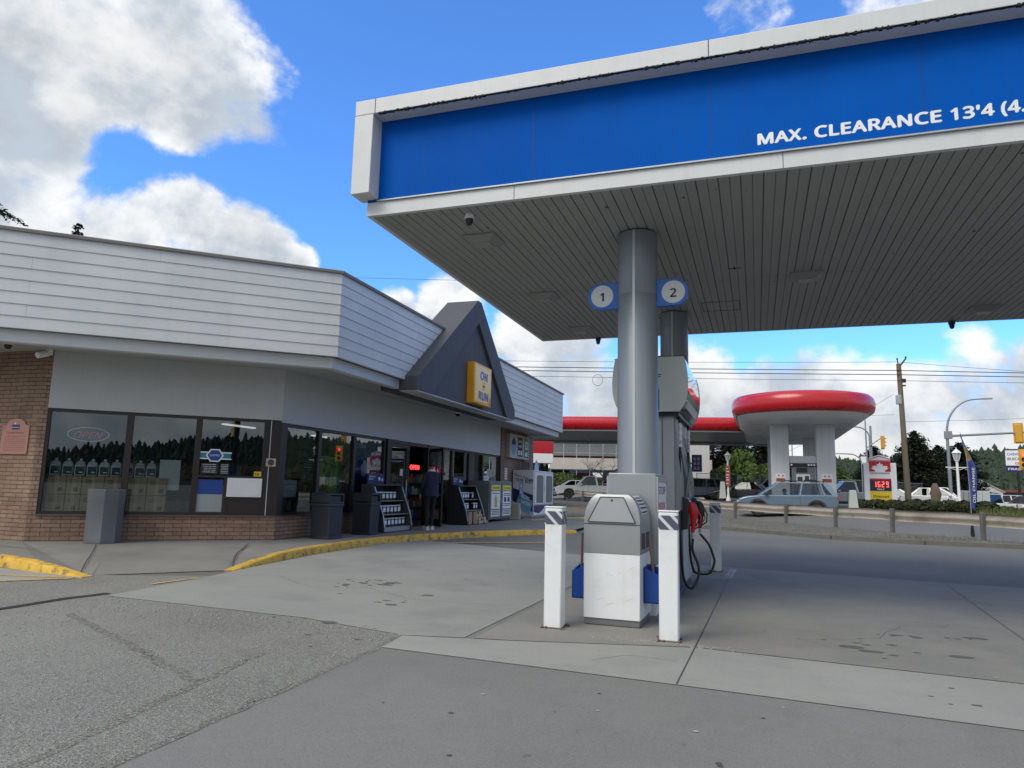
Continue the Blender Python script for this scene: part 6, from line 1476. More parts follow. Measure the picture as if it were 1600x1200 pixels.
def flagmat():
    m, t, p, o = newmat('feather_cloth'); v = obj_vec(t); s_ = nd(t, 'ShaderNodeSeparateXYZ'); t.links.new(v, s_.inputs[0])
    w_ = mth(t, 'ADD', s_.outputs[2], mth(t, 'MULTIPLY', noise(t, v, 3, 3), .35))
    c = mixc(t, mrange(t, w_, 2.50, 2.54), (.045, .075, .26), (.36, .22, .11)); c = mixc(t, mrange(t, w_, 2.98, 3.02), c, (.05, .09, .28)); setc(t, p, c); p.inputs['Roughness'].default_value = .8; return m
b = MB(); R = []
for i in range(26):
    z = .85+i*.095; t = i/25; w = .19*min(1, (1-t)*2.2+.06)*(.75 if t < .12 else 1); x0 = -.0-.16*max(0, t-.6)/.4
    R.append([(x0+w*q, .07*math.sin(3.1*q*2+z*2.4)*(.3+q), z-.05*q) for q in (0, .25, .5, .75, 1)])
o = MB().rings(R, False, False, False).build('cloth', flagmat(), ff, smooth=80, recalc=False); sm = o.modifiers.new('thick', 'SOLIDIFY'); sm.thickness = .006
lettering('letters', 'OIL CHANGE', WHITE, ff, (.13, -.05, 1.05), (0.02, 0, 1), (-1, 0, 0.02), .08, 1.1, .003, .02)

# ------------------------------------------------------------------ buildings beyond the road
gb = thing('office_building', 'two-storey glass office block with a pale band between its floors', 'building', (-22.5, 79, gz(-22, 79)-.1), rad(9))
PALE = M('pale_stucco', (.48, .45, .40), .8, var=.06, streak=.12)
MB().box(0, 18, .15, 12, 0, 6.9).build('interior_core', DARKIN, gb); MB().box(-.05, 18.05, -.25, 12, 2.95, 4.25).build('floor_band', PALE, gb); MB().box(-.3, 18.3, -.5, 12, 6.9, 7.5).build('roof_fascia', DKGREY, gb)
MB().box(-.04, 18.04, -.3, 0, -.2, .35).build('plinth', PALE, gb)
for i in range(12):
    for z0, z1 in ((.35, 2.95), (4.25, 6.9)):
        x0 = i*1.5
        w_ = MB(); w_.box(x0, x0+.08, -.1, .05, z0, z1); w_.box(x0+.08, x0+1.5, -.08, .03, z1-.08, z1); w_.box(x0+.08, x0+1.5, -.08, .03, z0+.55, z0+.61)
        o = w_.build('window', STEEL, gb); MB().quad((x0+.08, -.02, z0), (x0+1.5, -.02, z0), (x0+1.5, -.02, z1), (x0+.08, -.02, z1)).build('pane', GL2, o)
b = MB().box(4.9, 6.0, -.12, -.1, 2.1, 2.6).build('window_sign', WHITE2, gb)
wb = thing('white_building', 'tall plain white rendered block with a dark eave, right of the pump', 'building', (-4.05, 67.5, gz(-4, 67)-.2), rad(12))
WST = M('white_stucco', (.56, .55, .52), .8, var=.06, streak=.15, dcol=(.35, .33, .3))
MB().box(-8, 0, 0, 9.5, 0, 6.1).build('wall', WST, wb); MB().extr([(.05, -.05, 5.2), (.8, -.05, 4.9), (.8, -.05, 5.0), (.05, -.05, 5.55)], (0, 9.7, 0)).build('eave', DKGREY, wb)
MB().box(-8.1, .1, -.1, 9.6, 6.1, 6.3).build('roof', ROOFING, wb); MB().box(.0, .03, 3, 6, 1.9, 3.6).build('louvre', M('faded_louvre', (.34, .36, .36), .7), wb); MB().box(-2.2, -1.0, -.05, 0, 0, 2.1).build('door', M('grey_door', (.33, .32, .31), .6), wb)
MB().box(-.1, .35, -.5, .3, 0, .75).build('meter_box', DKGREY, wb)
fn = thing('chain_link_fence', 'chain link fence on steel posts running behind the parked cars', 'fence', (0, 0, 0))
fpts = [(-4.6, 59.6), (-1.5, 61.6), (2, 63), (5, 66.5), (9, 68.5), (14, 72)]
b = MB(); random.seed(2)
for (xa, ya), (xb, yb) in zip(fpts, fpts[1:]):
    A, B = Vector((xa, ya, gz(xa, ya)-.05)), Vector((xb, yb, gz(xb, yb)-.05)); Ln = (B-A).length; n = int(Ln/2.4)+1
    for i in range(n): p = A.lerp(B, i/n); fn_p = MB().tube([p, p+Vector((0, 0, 2.2))], .03, 6).build('post', GALV, fn)
    b.tube([A+Vector((0, 0, 2.15)), B+Vector((0, 0, 2.15))], .022, 5); k = int(Ln/.16)
    u = (B-A)/k
    for i in range(-13, k):
        for sgn in (1, -1):
            i0, i1 = i, i+13; z0, z1 = (.05, 2.1) if sgn > 0 else (2.1, .05); t0, t1 = max(0, (0-i0)/13), min(1, (k-i0)/13)
            if t1 <= t0: continue
            pa = A+u*(i0+13*t0)+Vector((0, 0, z0+(z1-z0)*t0)); pb = A+u*(i0+13*t1)+Vector((0, 0, z0+(z1-z0)*t1)); b.bar(pa, pb, .006, .006)
b.build('mesh', GALV, fn)
bn = thing('barn_building', 'long low white gabled building with a black sign on its end wall', 'building', (23.3, 104.5, gz(24, 104)-.3), rad(20))
MB().extr([(0, 0, 0), (6.9, 0, 0), (6.9, 0, 2.3), (2.6, 0, 4.35), (0, 0, 3.1)], (0, 22, 0)).build('wall', WST, bn)
MB().extr([(-.25, -.1, 3.0), (2.6, -.1, 4.36), (7.1, -.1, 2.22), (7.1, -.1, 2.36), (2.6, -.1, 4.52), (-.25, -.1, 3.14)], (0, 22.2, 0)).build('roof', M('pale_roof', (.42, .42, .41), .7), bn)
so = MB().box(2.55, 4.7, -.08, -.01, 1.75, 2.55).build('sign', INK, bn); lettering('letters', 'FLOORING', WHITE2, so, (3.05, -.085, 2.02), (1, 0, 0), U_, .24, 1.55, .003, .02)
MB().box(.6, 1.2, -.05, -.0, 1.2, 2.0).build('vent', STEEL, bn)
rb = thing('red_roof_building', 'low dark building with a red roof edge at the right behind the dealer lot', 'building', (33.2, 118, gz(33, 118)), rad(20))
MB().box(0, 22, 0, 8, 0, 2.1).build('wall', DKGREY, rb); MB().extr([(-.3, -.4, 2.1), (22.3, -.4, 2.1), (22.3, -.4, 2.45), (-.3, -.4, 2.45)], (0, 8.6, 0)).build('roof', M('brick_red_roof', (.22, .06, .04), .7), rb)
ds = thing('dealer_sign', 'blue and white car dealer sign on a dark post at the right edge', 'sign', (24.6, 83.2, gz(24, 83)), rad(-14))
MB().tube([(0, 0, 0), (0, 0, 3.9)], .13, 8).tube([(1.5, 0, 0), (1.5, 0, 3.9)], .13, 8).build('post', BLACK, ds)
MB().box(-1.05, 2.5, -.15, .15, 3.75, 6.1).build('frame', DKGREY, ds); MB().box(-.95, 2.4, -.18, -.15, 4.45, 5.95).build('face_panel', WHITE2, ds); MB().box(-.95, 2.4, -.18, -.15, 3.82, 4.42).build('name_panel', NAVY, ds)
for tx, z, h_, mt in (('CHEVROLET', 5.45, .30, BLUEINK), ('BUICK', 4.98, .32, INK), ('GMC', 4.55, .28, REDINK)): lettering('letters', tx, mt, ds, (-.8 if tx != 'GMC' else -.2, -.182, z), (1, 0, 0), U_, h_, None, .004, .03)
lettering('letters', 'FRASER RIVER', WHITE2, ds, (-.8, -.182, 4.0), (1, 0, 0), U_, .26, 3.0, .004, .03)
# one thing only seen mirrored in the corner windows: the tall price pylon by the street
tp_ = thing('price_sign', 'tall dark twin-post price pylon with blue and yellow panels, mirrored in the corner windows', 'sign', (7.5, -7.5, 0), rad(128))
MB().box(-1.1, -.9, -.1, .1, 0, 7).box(.9, 1.1, -.1, .1, 0, 7).build('posts', BLACK, tp_); MB().box(-.85, .85, -.15, .15, 5.0, 6.6).build('blue_panel', BLUE, tp_); MB().box(-.85, .85, -.15, .15, 3.6, 4.9).build('yellow_panel', YELLOW, tp_)
# ------------------------------------------------------------------ trees, hedge, hills
def leafmat(name, c0, c1, trans=.25):
    m, t, p, o = newmat(name); v = obj_vec(t)
    c = mixc(t, mrange(t, noise(t, v, 1.1, 5, .6), .3, .7), c0, c1)
    c = mixc(t, mrange(t, noise(t, v, 14, 2, .5), .35, .7), c, tuple(x*1.5 for x in c1))
    setc(t, p, c); p.inputs['Roughness'].default_value = .75; p.inputs['Specular IOR Level'].default_value = .2
    td = nd(t, 'ShaderNodeBsdfTranslucent'); t.links.new(c if not isinstance(c, tuple) else c, td.inputs[0])
    mx = nd(t, 'ShaderNodeMixShader'); mx.inputs[0].default_value = trans
    t.links.new(p.outputs[0], mx.inputs[1]); t.links.new(td.outputs[0], mx.inputs[2]); t.links.new(mx.outputs[0], o.inputs[0])
    return m
LCON = leafmat('conifer_needles', (.014, .022, .012), (.022, .034, .018), .15)
LCON2 = leafmat('dark_conifer_needles', (.012, .016, .010), (.020, .026, .014), .1)
LGRN = leafmat('spring_leaves', (.060, .090, .022), (.085, .13, .032), .3)
LSHR = leafmat('shrub_leaves', (.045, .062, .020), (.07, .09, .028), .25)
LHED = leafmat('hedge_leaves', (.020, .030, .013), (.035, .045, .02), .2)
LHILL = leafmat('hill_forest', (.018, .034, .022), (.042, .062, .036), .1)
BARKM = M('tree_bark', (.06, .048, .038), .9, var=.3, vs=4, bmp=.4)
def rv(s=1): 
    while True:
        v = Vector((random.uniform(-1, 1), random.uniform(-1, 1), random.uniform(-1, 1)))
        if .05 < v.length < 1: return v*s
def leaf(b, p, s, nrm=None, el=1.6):
    n = (nrm or rv()).normalized(); a = n.cross(rv()).normalized(); c = n.cross(a)
    b.add([p-a*s*.5, p+c*s*.5*el-a*s*.1, p+a*s*.5, p-c*s*.5*el+a*s*.1], [(0, 1, 2, 3)])
def conifer(name, label, P, H, Rm, m=LCON, dens=1.0, group=None, droop=.35, z0=.12, pw=.8, ls=0):
    t_ = thing(name, label, 'tree', P, random.uniform(0, 6), group)
    MB().lathe([(H*.022, 0), (H*.014, H*.5), (H*.004, H*.97)], 8).build('trunk', BARKM, t_)
    b = MB(); z = H*z0; 
    while z < H*.99:
        f = 1-(z/H); L_ = Rm*(f**pw)*random.uniform(.8, 1.12)+.12; nb = max(4, int(9*dens*(f+.3)))
        for k in range(nb):
            a = random.uniform(0, 6.283); l = L_*random.uniform(.6, 1.1); d = Vector((math.cos(a), math.sin(a), 0)); st = ls or max(.14, H*(.018 if pw > .7 else .026))
            n = max(3, int(l/st*1.1))
            for j in range(n):
                u = (j+.6)/n; c = Vector((0, 0, z))+d*l*u+Vector((0, 0, -droop*l*u*u+.12*l*u)); 
                for q in range(2):
                    p = c+rv(st*.8); leaf(b, p, st*random.uniform(.8, 1.4)*(1.15-.5*u), Vector((random.gauss(0, .5), random.gauss(0, .5), 1)), 1.5)
                if random.random() < .5*dens: leaf(b, c+Vector((0, 0, -st*.6)), st*random.uniform(.6, 1.1), rv(), 1.8)
        z += H*.028/dens**.5
    b.build('crown', m, t_, recalc=False); return t_
def broadleaf(name, label, P, H, Rx, m=LGRN, n=2600, ls=.22, group=None, trunk=.35, bare=False):
    t_ = thing(name, label, 'tree', P, random.uniform(0, 6), group)
    tr = MB(); tr.tube([(0, 0, 0), (.05, 0, H*trunk*.6), (0, .06, H*trunk), (.05, 0, H*.75)], [H*.03, H*.024, H*.018, H*.006], 8)
    cl = []
    for k in range(11):
        a = random.uniform(0, 6.283); e = random.uniform(.1, 1.0); r = Rx*random.uniform(.35, .75)*(1-.45*e); c = Vector((math.cos(a)*r, math.sin(a)*r, H*(trunk+.12+(1-trunk-.25)*e))); cl.append((c, Rx*random.uniform(.28, .46)))
        tr.tube([(0, 0, H*trunk*random.uniform(.7, 1)), c*.55+Vector((0, 0, H*trunk*.4)), c], [H*.012, H*.007, H*.003], 5)
    tr.build('trunk', BARKM, t_)
    b = MB()
    for i in range(n):
        c, r = random.choice(cl); v = rv(); v = v.normalized()*(v.length**.45); leaf(b, c+Vector((v.x*r, v.y*r, v.z*r*.85)), ls*random.uniform(.6, 1.3), (v+rv(.8)))
    if not bare: b.build('crown', m, t_, recalc=False)
    return t_
random.seed(23)
# conifers poking over the store roof at left
conifer('conifer_tree', 'drooping dark conifer rising over the store roof at the left photo edge', (-42.9, 27.4, 0), 17.9, 6.8, LCON2, 2.2, 'dark conifers behind the store', .45, .7, .34, .15)
conifer('conifer_tree', 'dark conifer tip just showing above the store roof, right of the drooping one', (-36.1, 28.2, 0), 15.7, 2.9, LCON2, 1.4, 'dark conifers behind the store', .4, .6, .8, .15)
# the dark conifers right of the wooden pole and behind the canopies
for (x, y, H, Rm, lab) in [(15.9, 84.5, 8.2, 4.3, 'broad dark conifer directly right of the wooden pole'), (18.6, 87.5, 7.0, 3.6, 'dark conifer between wooden pole and street light, second from the pole'), (21.0, 89.0, 7.4, 3.6, 'dark conifer behind the street light pole'), (13.2, 93, 7.0, 3.6, 'dark conifer left of the wooden pole and behind it')]:
    conifer('conifer_tree', lab, (x, y, gz(x, y)-.3), H, Rm, LCON2, 2.4, 'dark conifers beyond the street', .12, .05, .55)
for (x, y, H, Rm, lab) in [(-2.6, 86, 8.6, 4.2, 'dark tree right of the white block, leftmost of its row'), (1.2, 90, 8.2, 4.4, 'dark tree left of the far round canopy, right one of its row'), (-6.5, 90, 8.4, 4.2, 'dark tree behind the white block')]:
    conifer('conifer_tree', lab, (x, y, gz(x, y)-.3), H, Rm, LCON2, 2.4, 'dark trees behind the white block', .15, .04, .5)
for (x, y, H, Rx, lab) in [(-1.6, 72, 5.2, 2.6, 'bright green broadleaf tree behind the fence and banner lamp post'), (1.3, 74, 3.6, 2.2, 'low green broadleaf tree right of the banner lamp post'), (-4.2, 73, 3.0, 1.6, 'small green broadleaf tree at the corner of the white block'), (7.3, 76, 4.2, 2.0, 'green broadleaf tree right of the far round canopy')]:
    broadleaf('broadleaf_tree', lab, (x, y, gz(x, y)-.2), H, Rx, LGRN, 2400, .26, 'green trees beyond the road', .15)
def bare(name, label, P, H, seed):
    random.seed(seed); t_ = thing(name, label, 'tree', P, 0); b = MB()
    def grow(p, d, L_, r, lv):
        pts = [p]; q = p.copy()
        for i in range(4): d = (d+rv(.35)+Vector((0, 0, .05))).normalized(); q = q+d*L_/4; pts.append(q.copy())
        b.tube(pts, [r*(1-.12*i) for i in range(5)], 5 if lv > 1 else 7)
        if lv < 4:
            for k in range(3 if lv < 3 else 4):
                j = random.choice([2, 3, 4]); a = random.uniform(0, 6.283); grow(pts[j], (d*.7+Vector((math.cos(a), math.sin(a), random.uniform(-.1, .5)))*.8).normalized(), L_*random.uniform(.55, .75), r*.52, lv+1)
    grow(Vector((0, 0, 0)), Vector((.1, 0, 1)), H*.42, H*.022, 0)
    b.build('trunk', BARKM, t_); return t_
bare('bare_tree', 'crooked bare street tree in front of the office block', (-14.6, 69, gz(-14, 69)), 6.0, 5)
bare('bare_tree', 'bare street tree half hidden by the pump column', (-11.4, 71, gz(-10, 71)), 5.4, 9)
random.seed(29)
def shrub(P, rx, ry, h, m, n, ls, lab, group, name='shrub'):
    t_ = thing(name, lab, 'shrub', P, random.uniform(0, 6), group); b = MB()
    for i in range(n):
        v = rv(); v = v.normalized()*(v.length**.4); leaf(b, Vector((v.x*rx, v.y*ry, max(.01, h*.5+v.z*h*.5))), ls*random.uniform(.6, 1.3), v+rv(.8))
    b.build('foliage', m, t_, recalc=False)
    tr = MB(); [tr.tube([(0, 0, 0), (random.uniform(-.4, .4)*rx, random.uniform(-.4, .4)*ry, h*.7)], [.03, .01], 5) for _ in range(4)]; tr.build('stem', BARKM, t_)
    return t_
for (x, y, rx, h, lab) in [(-19.6, 74, 2.0, 2.4, 'green shrub at the left foot of the office block'), (-17.2, 75.5, 1.6, 2.0, 'green shrub left of the crooked bare tree'), (-13.0, 77, 1.6, 1.8, 'green shrub right of the crooked bare tree')]:
    shrub((x, y, gz(x, y)), rx, rx*.8, h, LSHR, 1500, .22, lab, 'shrubs before the office block')
HX = [(5.3, 42.4), (6.0, 42.0), (6.7, 41.5), (7.4, 41.0), (8.1, 40.4), (8.8, 39.8), (9.4, 39.2), (10.0, 38.5), (10.6, 37.8), (11.3, 37.0), (12.0, 36.3)]
for i, (x, y) in enumerate(HX):
    w_ = ('first', 'second', 'third', 'fourth', 'fifth', 'sixth', 'seventh', 'eighth', 'ninth', 'tenth', 'last')[i]
    shrub((x, y, gz(x, y)-.02), .62, .55, .68 if i < 8 else .5, LHED if i < 8 else LSHR, 650, .11, f'{w_} bush from the left in the low hedge behind the guardrail', 'hedge bushes behind the guardrail', 'hedge_bush')
random.seed(41)
gb_ = MB()
for i in range(1800):
    t = random.random(); x = 9.5+t*6; y = 37.9-t*5+random.gauss(0, .5); z = gz(x, y); h = random.uniform(.15, .45); a = random.uniform(0, 6.28); q = random.uniform(.02, .16)
    gb_.quad((x-.01, y, z), (x+.01, y, z), (x+math.cos(a)*q, y+math.sin(a)*q, z+h))
tag(gb_.build('long_grass', leafmat('long_grass', (.10, .12, .05), (.16, .18, .08), .3), recalc=False), kind='stuff')
# forested hills: a bare ridge, and the far wood that covers it
def hills(name, arc, prof, seed, nt_, th=(7, 13), m=LHILL):
    """arc = list of (azimuth deg, distance, crest height)"""
    random.seed(seed); R = []
    for az, d, h in arc:
        a = rad(az); u = Vector((math.sin(a), math.cos(a)))
        R.append([(*(u*d*.72), -1), (*(u*d*.85), h*.45), (*(u*d), h), (*(u*d*1.25), h*1.05), (*(u*d*1.5), -1)])
    o = MB().rings(R, False, False, False).build(name, M(name+'_ground', (.02, .03, .018), .9), smooth=80, recalc=False); tag(o, kind='structure')
    b = MB()
    for i in range(nt_):
        k = random.randrange(len(arc)-1); t = random.random(); az, d, h = [arc[k][j]+(arc[k+1][j]-arc[k][j])*t for j in range(3)]
        s = random.random()**.7; q = .74+s*.27; a = rad(az); zz = h*(q-.72)/.28 if q < 1 else h
        x, y = math.sin(a)*d*q, math.cos(a)*d*q; H = random.uniform(*th)*(1 if random.random() < .8 else 1.25); r = H*random.uniform(.20, .34)
        ly = 4; con = random.random() < .45
        for l in range(ly):
            if con: zb, zt, rr = zz+H*(.08+.22*l), zz+H*(.08+.20*l)+H*.32, r*(1.1, 1.0, .8, .55)[l]
            else: zb, zt, rr = zz+H*(.05+.15*l), zz+H*(.05+.15*l)+H*.4, r*(1.3, 1.5, 1.3, .9)[l]
            n = 7; ph = random.uniform(0, 6)
            ring = [(x+rr*random.uniform(.6, 1.15)*math.cos(ph+6.283*j/n), y+rr*random.uniform(.6, 1.15)*math.sin(ph+6.283*j/n), zb+random.uniform(-.05, .05)*H) for j in range(n)]
            b.add(ring+[(x+random.uniform(-.2, .2)*rr, y, zt)], [(j, (j+1) % n, n) for j in range(n)])
    tag(b.build('far_wood', m, recalc=False), kind='stuff')
hills('hill', [(-46, 420, 6), (-30, 400, 8), (-16, 330, 8), (-8, 300, 9), (0, 290, 10), (5, 280, 9.5), (9, 300, 12), (13, 310, 15), (17, 300, 14), (21, 290, 14), (26, 280, 14), (34, 280, 16), (50, 300, 18)], None, 51, 8500, th=(2.8, 5.4))
hills('hill', [(95, 230, 9), (112, 210, 11), (122, 200, 12), (130, 200, 13.5), (140, 210, 12), (155, 240, 6), (175, 260, 6)], None, 52, 3000, th=(2.2, 3.8), m=LHILL)
# trees and a long shed by the street behind the viewer, seen only as reflections in the corner glass
random.seed(61)
broadleaf('broadleaf_tree', 'leafy tree behind the viewer, mirrored in the first corner window', (26, -14, 0), 9, 4, LGRN, 1500, .4, None, .2)
# ------------------------------------------------------------------ people
SKIN = M('skin', (.34, .19, .13), .55, var=.06); HAIR = M('black_hair', (.012, .010, .010), .6, var=.3)
NAVYC = M('navy_cloth', (.012, .016, .045), .85, var=.25, vs=6, bmp=.3); BLKC = M('black_cloth', (.012, .012, .014), .9, var=.3, vs=6, bmp=.3)
SHOE = M('white_trainers', (.55, .55, .53), .6, var=.1); WCLOTH = M('white_cloth', (.55, .55, .56), .85, var=.1)
def skinned(name, joints, edges, mats, pick, parent, sub=2):
    """one continuous skinned surface: joints = {name: (x, y, z, rx, ry)}"""
    bm = bmesh.new(); ly = bm.verts.layers.skin.verify(); V = {}
    for k, (x, y, z, a, c) in joints.items():
        v = bm.verts.new((x, y, z)); v[ly].radius = (a, c); V[k] = v
    V['pelvis' if 'pelvis' in V else list(V)[0]][ly].use_root = True
    for a, c in edges: bm.edges.new((V[a], V[c]))
    me = bpy.data.meshes.new(name); bm.to_mesh(me); bm.free()
    o = bpy.data.objects.new(name, me); COL.objects.link(o)
    o.modifiers.new('skin', 'SKIN').use_smooth_shade = True
    s = o.modifiers.new('sub', 'SUBSURF'); s.levels = s.render_levels = sub
    apply_mods(o); me = o.data; me.materials.clear()
    for m_ in mats: me.materials.append(m_)
    for f in me.polygons: f.material_index = pick(f.center); f.use_smooth = True
    o.parent = parent
    return o
def finger_chain(J, E_, hand, pre, d, side, up, L_=.085):
    """five fingers rooted in the palm"""
    hx_, hy_, hz_ = hand; d = Vector(d).normalized(); side = Vector(side).normalized(); up = Vector(up).normalized()
    J[pre+'palm'] = (*(Vector(hand)+d*.045), .036, .016); E_.append((pre+'wrist', pre+'palm'))
    for k, (o_, l) in enumerate(((-.030, .078), (-.010, .088), (.010, .084), (.028, .066))):
        a = Vector(hand)+d*.085+side*o_; b_ = a+d*l*.55-up*.012; c_ = a+d*l*.9-up*.035
        for q, p, r in (('a', a, .0095), ('b', b_, .0085), ('c', c_, .0075)): J[f'{pre}f{k}{q}'] = (*p, r, r)
        E_ += [(pre+'palm', f'{pre}f{k}a'), (f'{pre}f{k}a', f'{pre}f{k}b'), (f'{pre}f{k}b', f'{pre}f{k}c')]
    a = Vector(hand)+d*.04-side*.042; b_ = a+d*.035-side*.012; c_ = b_+d*.028-up*.008
    for q, p, r in (('a', a, .011), ('b', b_, .0095), ('c', c_, .008)): J[f'{pre}t{q}'] = (*p, r, r)
    E_ += [(pre+'palm', pre+'ta'), (pre+'ta', pre+'tb'), (pre+'tb', pre+'tc')]
def head_mesh(par, o, s=1.0, face=True, hair='short'):
    """o = chin-neck joint; the face looks along +y"""
    R = []
    prof = [(-.03, .045, .050, .0), (0, .052, .062, .012), (.035, .060, .078, .018), (.075, .068, .088, .014), (.115, .073, .094, .006), (.155, .074, .094, .0), (.19, .066, .084, -.004), (.215, .045, .058, -.004), (.226, .015, .02, -.004)]
    for z, a, c, dy in prof: R.append([(o[0]+a*s*math.cos(t), o[1]+(dy+c*math.sin(t))*s, o[2]+z*s) for t in [2*math.pi*k/16 for k in range(16)]])
    h_ = MB().rings(R).build('head', SKIN, par, smooth=80)
    b = MB(); b.rings([[(o[0]+x*s, o[1]+(.10+y)*s, o[2]+z*s) for x, y, z in q] for q in ([(-.014, -.012, .07), (.014, -.012, .07), (.010, -.012, .115), (-.010, -.012, .115)], [(-.008, .012, .072), (.008, .012, .072), (.003, -.002, .112), (-.003, -.002, .112)])])
    for sx in (1, -1): b.ball((o[0]+sx*.074*s, o[1]-.005*s, o[2]+.10*s), .010*s, .020*s, .030*s, 8, 6)
    b.build('nose_and_ears', SKIN, h_, smooth=60)
    b = MB(); [b.ball((o[0]+sx*.030*s, o[1]+.086*s, o[2]+.112*s), .011*s, .008*s, .006*s, 8, 6) for sx in (1, -1)]; b.build('eyes', WHITE2, h_, smooth=60)
    b = MB(); [b.ball((o[0]+sx*.030*s, o[1]+.093*s, o[2]+.112*s), .005*s, n=6, m=4) for sx in (1, -1)]; b.build('irises', INK, h_)
    b = MB(); b.ball((o[0], o[1]+.090*s, o[2]+.042*s), .022*s, .008*s, .006*s, 8, 5); b.build('mouth', M('lips', (.26, .10, .08), .5) if 'lips' not in MATS else MATS['lips'], h_)
    R = []
    for z, a, c, dy in [(.06, .071, .066, -.030), (.10, .079, .082, -.018), (.14, .083, .098, -.006), (.18, .080, .100, .002), (.215, .062, .080, 0), (.238, .030, .04, 0), (.243, .01, .01, 0)]: R.append([(o[0]+a*s*math.cos(t)*random.uniform(.97, 1.03), o[1]+(dy+c*math.sin(t))*s, o[2]+z*s) for t in [2*math.pi*k/16 for k in range(16)]])
    MB().rings(R).build('hair', HAIR, h_, smooth=80)
    return h_
# the customer at the doorway: back to the street, one hand on the open door
pr = thing('person', 'person in navy jacket, black trousers and white trainers stepping in at the open door', 'person', S(1.02, 4.98, .13), SROT+rad(52))
# local frame: +y is where the person faces (towards the doorway), x to the right
J = dict(pelvis=(0, 0, .96, .150, .105), waist=(0, .0, 1.08, .140, .10), chest=(0, .01, 1.28, .165, .115), upper=(0, .0, 1.43, .135, .085), neck=(0, .01, 1.53, .055, .055),
         lhip=(-.09, 0, .90, .095, .095), lknee=(-.10, .03, .50, .062, .065), lank=(-.10, -.03, .10, .045, .05), lheel=(-.10, -.03, .045, .04, .035), ltoe=(-.11, .15, .03, .042, .025),
         rhip=(.09, 0, .90, .095, .095), rknee=(.10, .10, .50, .062, .065), rank=(.10, .10, .10, .045, .05), rheel=(.10, .09, .045, .04, .035), rtoe=(.12, .27, .03, .042, .025),
         lsh=(-.19, 0, 1.42, .068, .065), lel=(-.25, -.02, 1.15, .052, .052), lwrist=(-.24, .13, .93, .030, .024),
         rsh=(.19, 0, 1.42, .068, .065), rel=(.27, .10, 1.18, .052, .052), rwrist=(.25, .36, 1.16, .030, .024))
E_ = [('pelvis', 'waist'), ('waist', 'chest'), ('chest', 'upper'), ('upper', 'neck'), ('pelvis', 'lhip'), ('lhip', 'lknee'), ('lknee', 'lank'), ('lank', 'lheel'), ('lheel', 'ltoe'), ('pelvis', 'rhip'), ('rhip', 'rknee'), ('rknee', 'rank'), ('rank', 'rheel'), ('rheel', 'rtoe'), ('upper', 'lsh'), ('lsh', 'lel'), ('lel', 'lwrist'), ('upper', 'rsh'), ('rsh', 'rel'), ('rel', 'rwrist')]
finger_chain(J, E_, J['lwrist'][:3], 'l', (0, .3, -1), (0, 1, .2), (-1, 0, 0)); finger_chain(J, E_, J['rwrist'][:3], 'r', (0, 1, .1), (1, 0, 0), (0, 0, 1))
def pick(c):
    if c.z < .085: return 3
    if c.z < .93: return 2 if abs(c.x) < .19 else (0 if c.z < .90 else 1)
    if c.z > 1.535: return 0
    if (c.y > .40): return 0
    return 1
skinned('body', J, E_, [SKIN, NAVYC, BLKC, SHOE], pick, pr)
head_mesh(pr, (0, .035, 1.545))
MB().rings([[(r*math.cos(t), .005+r*.95*math.sin(t), z) for t in [2*math.pi*k/16 for k in range(16)]] for r, z in ((.105, 1.475), (.115, 1.50), (.088, 1.54), (.075, 1.545), (.075, 1.49))]).build('collar', WCLOTH, pr, smooth=60)
MB().rings([[(a*math.cos(t), c*math.sin(t), z) for t in [2*math.pi*k/20 for k in range(20)]] for a, c, z in ((.205, .155, .86), (.20, .15, .98), (.18, .135, 1.10), (.205, .145, 1.28), (.20, .13, 1.40), (.12, .10, 1.49))]).build('jacket', NAVYC, pr, smooth=60)
for s, f in ((-1, 'l'), (1, 'r')):
    x, y = J[f+'heel'][0], J[f+'heel'][1]
    R = [[(x+(px*k), y+py, z) for px, py in ((-.045, -.06), (.045, -.06), (.055, .10), (.035, .215), (-.035, .215), (-.055, .10))] for k, z in ((1, 0), (1.05, .03), (.95, .06), (.6, .095))]
    MB().rings(R).build('shoe', SHOE, pr, smooth=60)
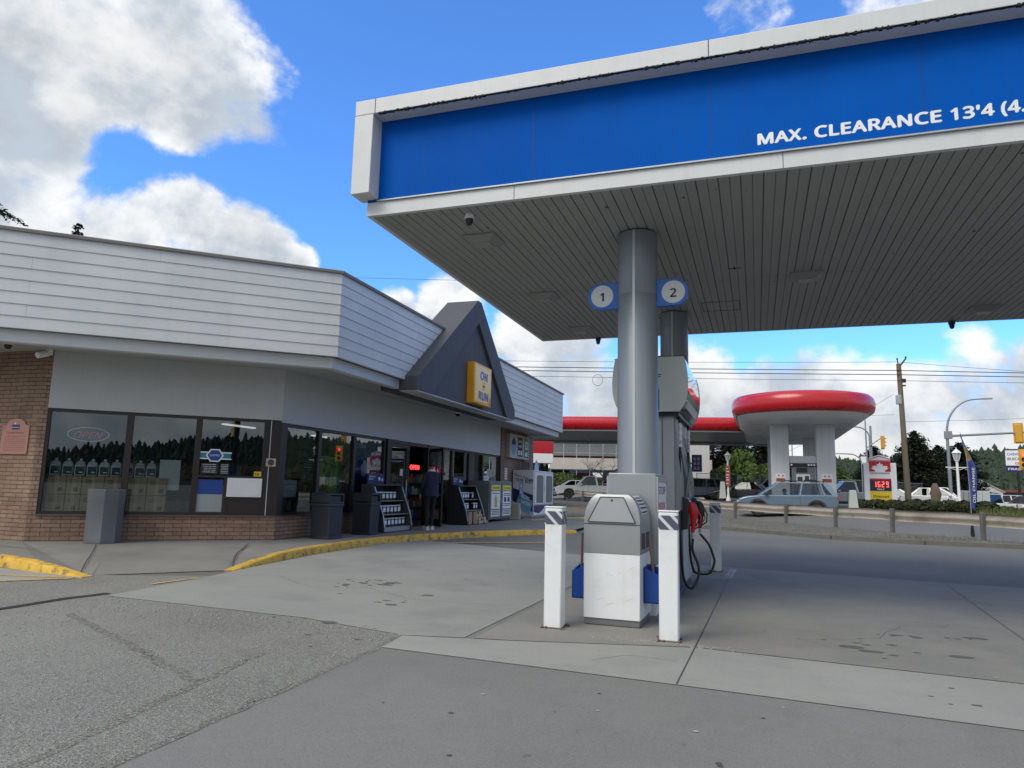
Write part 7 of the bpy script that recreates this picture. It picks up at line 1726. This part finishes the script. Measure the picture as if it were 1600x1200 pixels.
# the driver of the pale blue car
car0 = bpy.data.objects['parked_car']
cm_ = car0.matrix_world if False else Matrix.Translation(car0.location) @ Matrix.Rotation(car0.rotation_euler.z, 4, 'Z')
dv = thing('person', 'driver in dark cap with bare forearm raised at the wheel of the pale blue car', 'person', cm_ @ Vector((.10, -.36, .30)), car0.rotation_euler.z-math.pi/2)
J = dict(pelvis=(0, 0, .28, .14, .10), chest=(0, -.10, .58, .155, .11), upper=(0, -.12, .72, .12, .08), neck=(0, -.10, .80, .05, .05), lhip=(-.10, .1, .25, .085, .085), lknee=(-.12, .50, .34, .06, .06), lank=(-.12, .78, .02, .045, .045), ltoe=(-.12, .92, .0, .04, .03), rhip=(.10, .1, .25, .085, .085), rknee=(.12, .50, .34, .06, .06), rank=(.12, .78, .02, .045, .045), rtoe=(.12, .92, .0, .04, .03),
         lsh=(-.18, -.11, .70, .062, .06), lel=(-.28, .12, .56, .046, .046), lwrist=(-.22, .36, .66, .028, .024), rsh=(.18, -.11, .70, .062, .06), rel=(.26, .10, .52, .046, .046), rwrist=(.15, .36, .62, .028, .024))
E_ = [('pelvis', 'chest'), ('chest', 'upper'), ('upper', 'neck'), ('pelvis', 'lhip'), ('lhip', 'lknee'), ('lknee', 'lank'), ('lank', 'ltoe'), ('pelvis', 'rhip'), ('rhip', 'rknee'), ('rknee', 'rank'), ('rank', 'rtoe'), ('upper', 'lsh'), ('lsh', 'lel'), ('lel', 'lwrist'), ('upper', 'rsh'), ('rsh', 'rel'), ('rel', 'rwrist')]
finger_chain(J, E_, J['lwrist'][:3], 'l', (0, .6, .8), (1, 0, 0), (0, -1, .3)); finger_chain(J, E_, J['rwrist'][:3], 'r', (0, .6, .8), (1, 0, 0), (0, -1, .3))
skinned('body', J, E_, [SKIN, BLKC, BLKC], lambda c: 0 if (c.z > .81 or (c.y > .16 and c.z > .45)) else 1, dv)
hd_ = head_mesh(dv, (0, -.075, .80))
b = MB(); b.rings([[(a*math.cos(t), -.075+a*1.15*math.sin(t), z) for t in [2*math.pi*k/14 for k in range(14)]] for a, z in ((.085, .95), (.088, .985), (.07, 1.035), (.02, 1.055))]); b.rings([[(x, y, z) for x, y, z in ((-.06, .01, .955), (.06, .01, .955), (.05, .10, .945), (-.05, .10, .945))], [(x, y, z) for x, y, z in ((-.06, .01, .967), (.06, .01, .967), (.05, .10, .955), (-.05, .10, .955))]]); b.build('cap', BLKC, hd_, smooth=50)
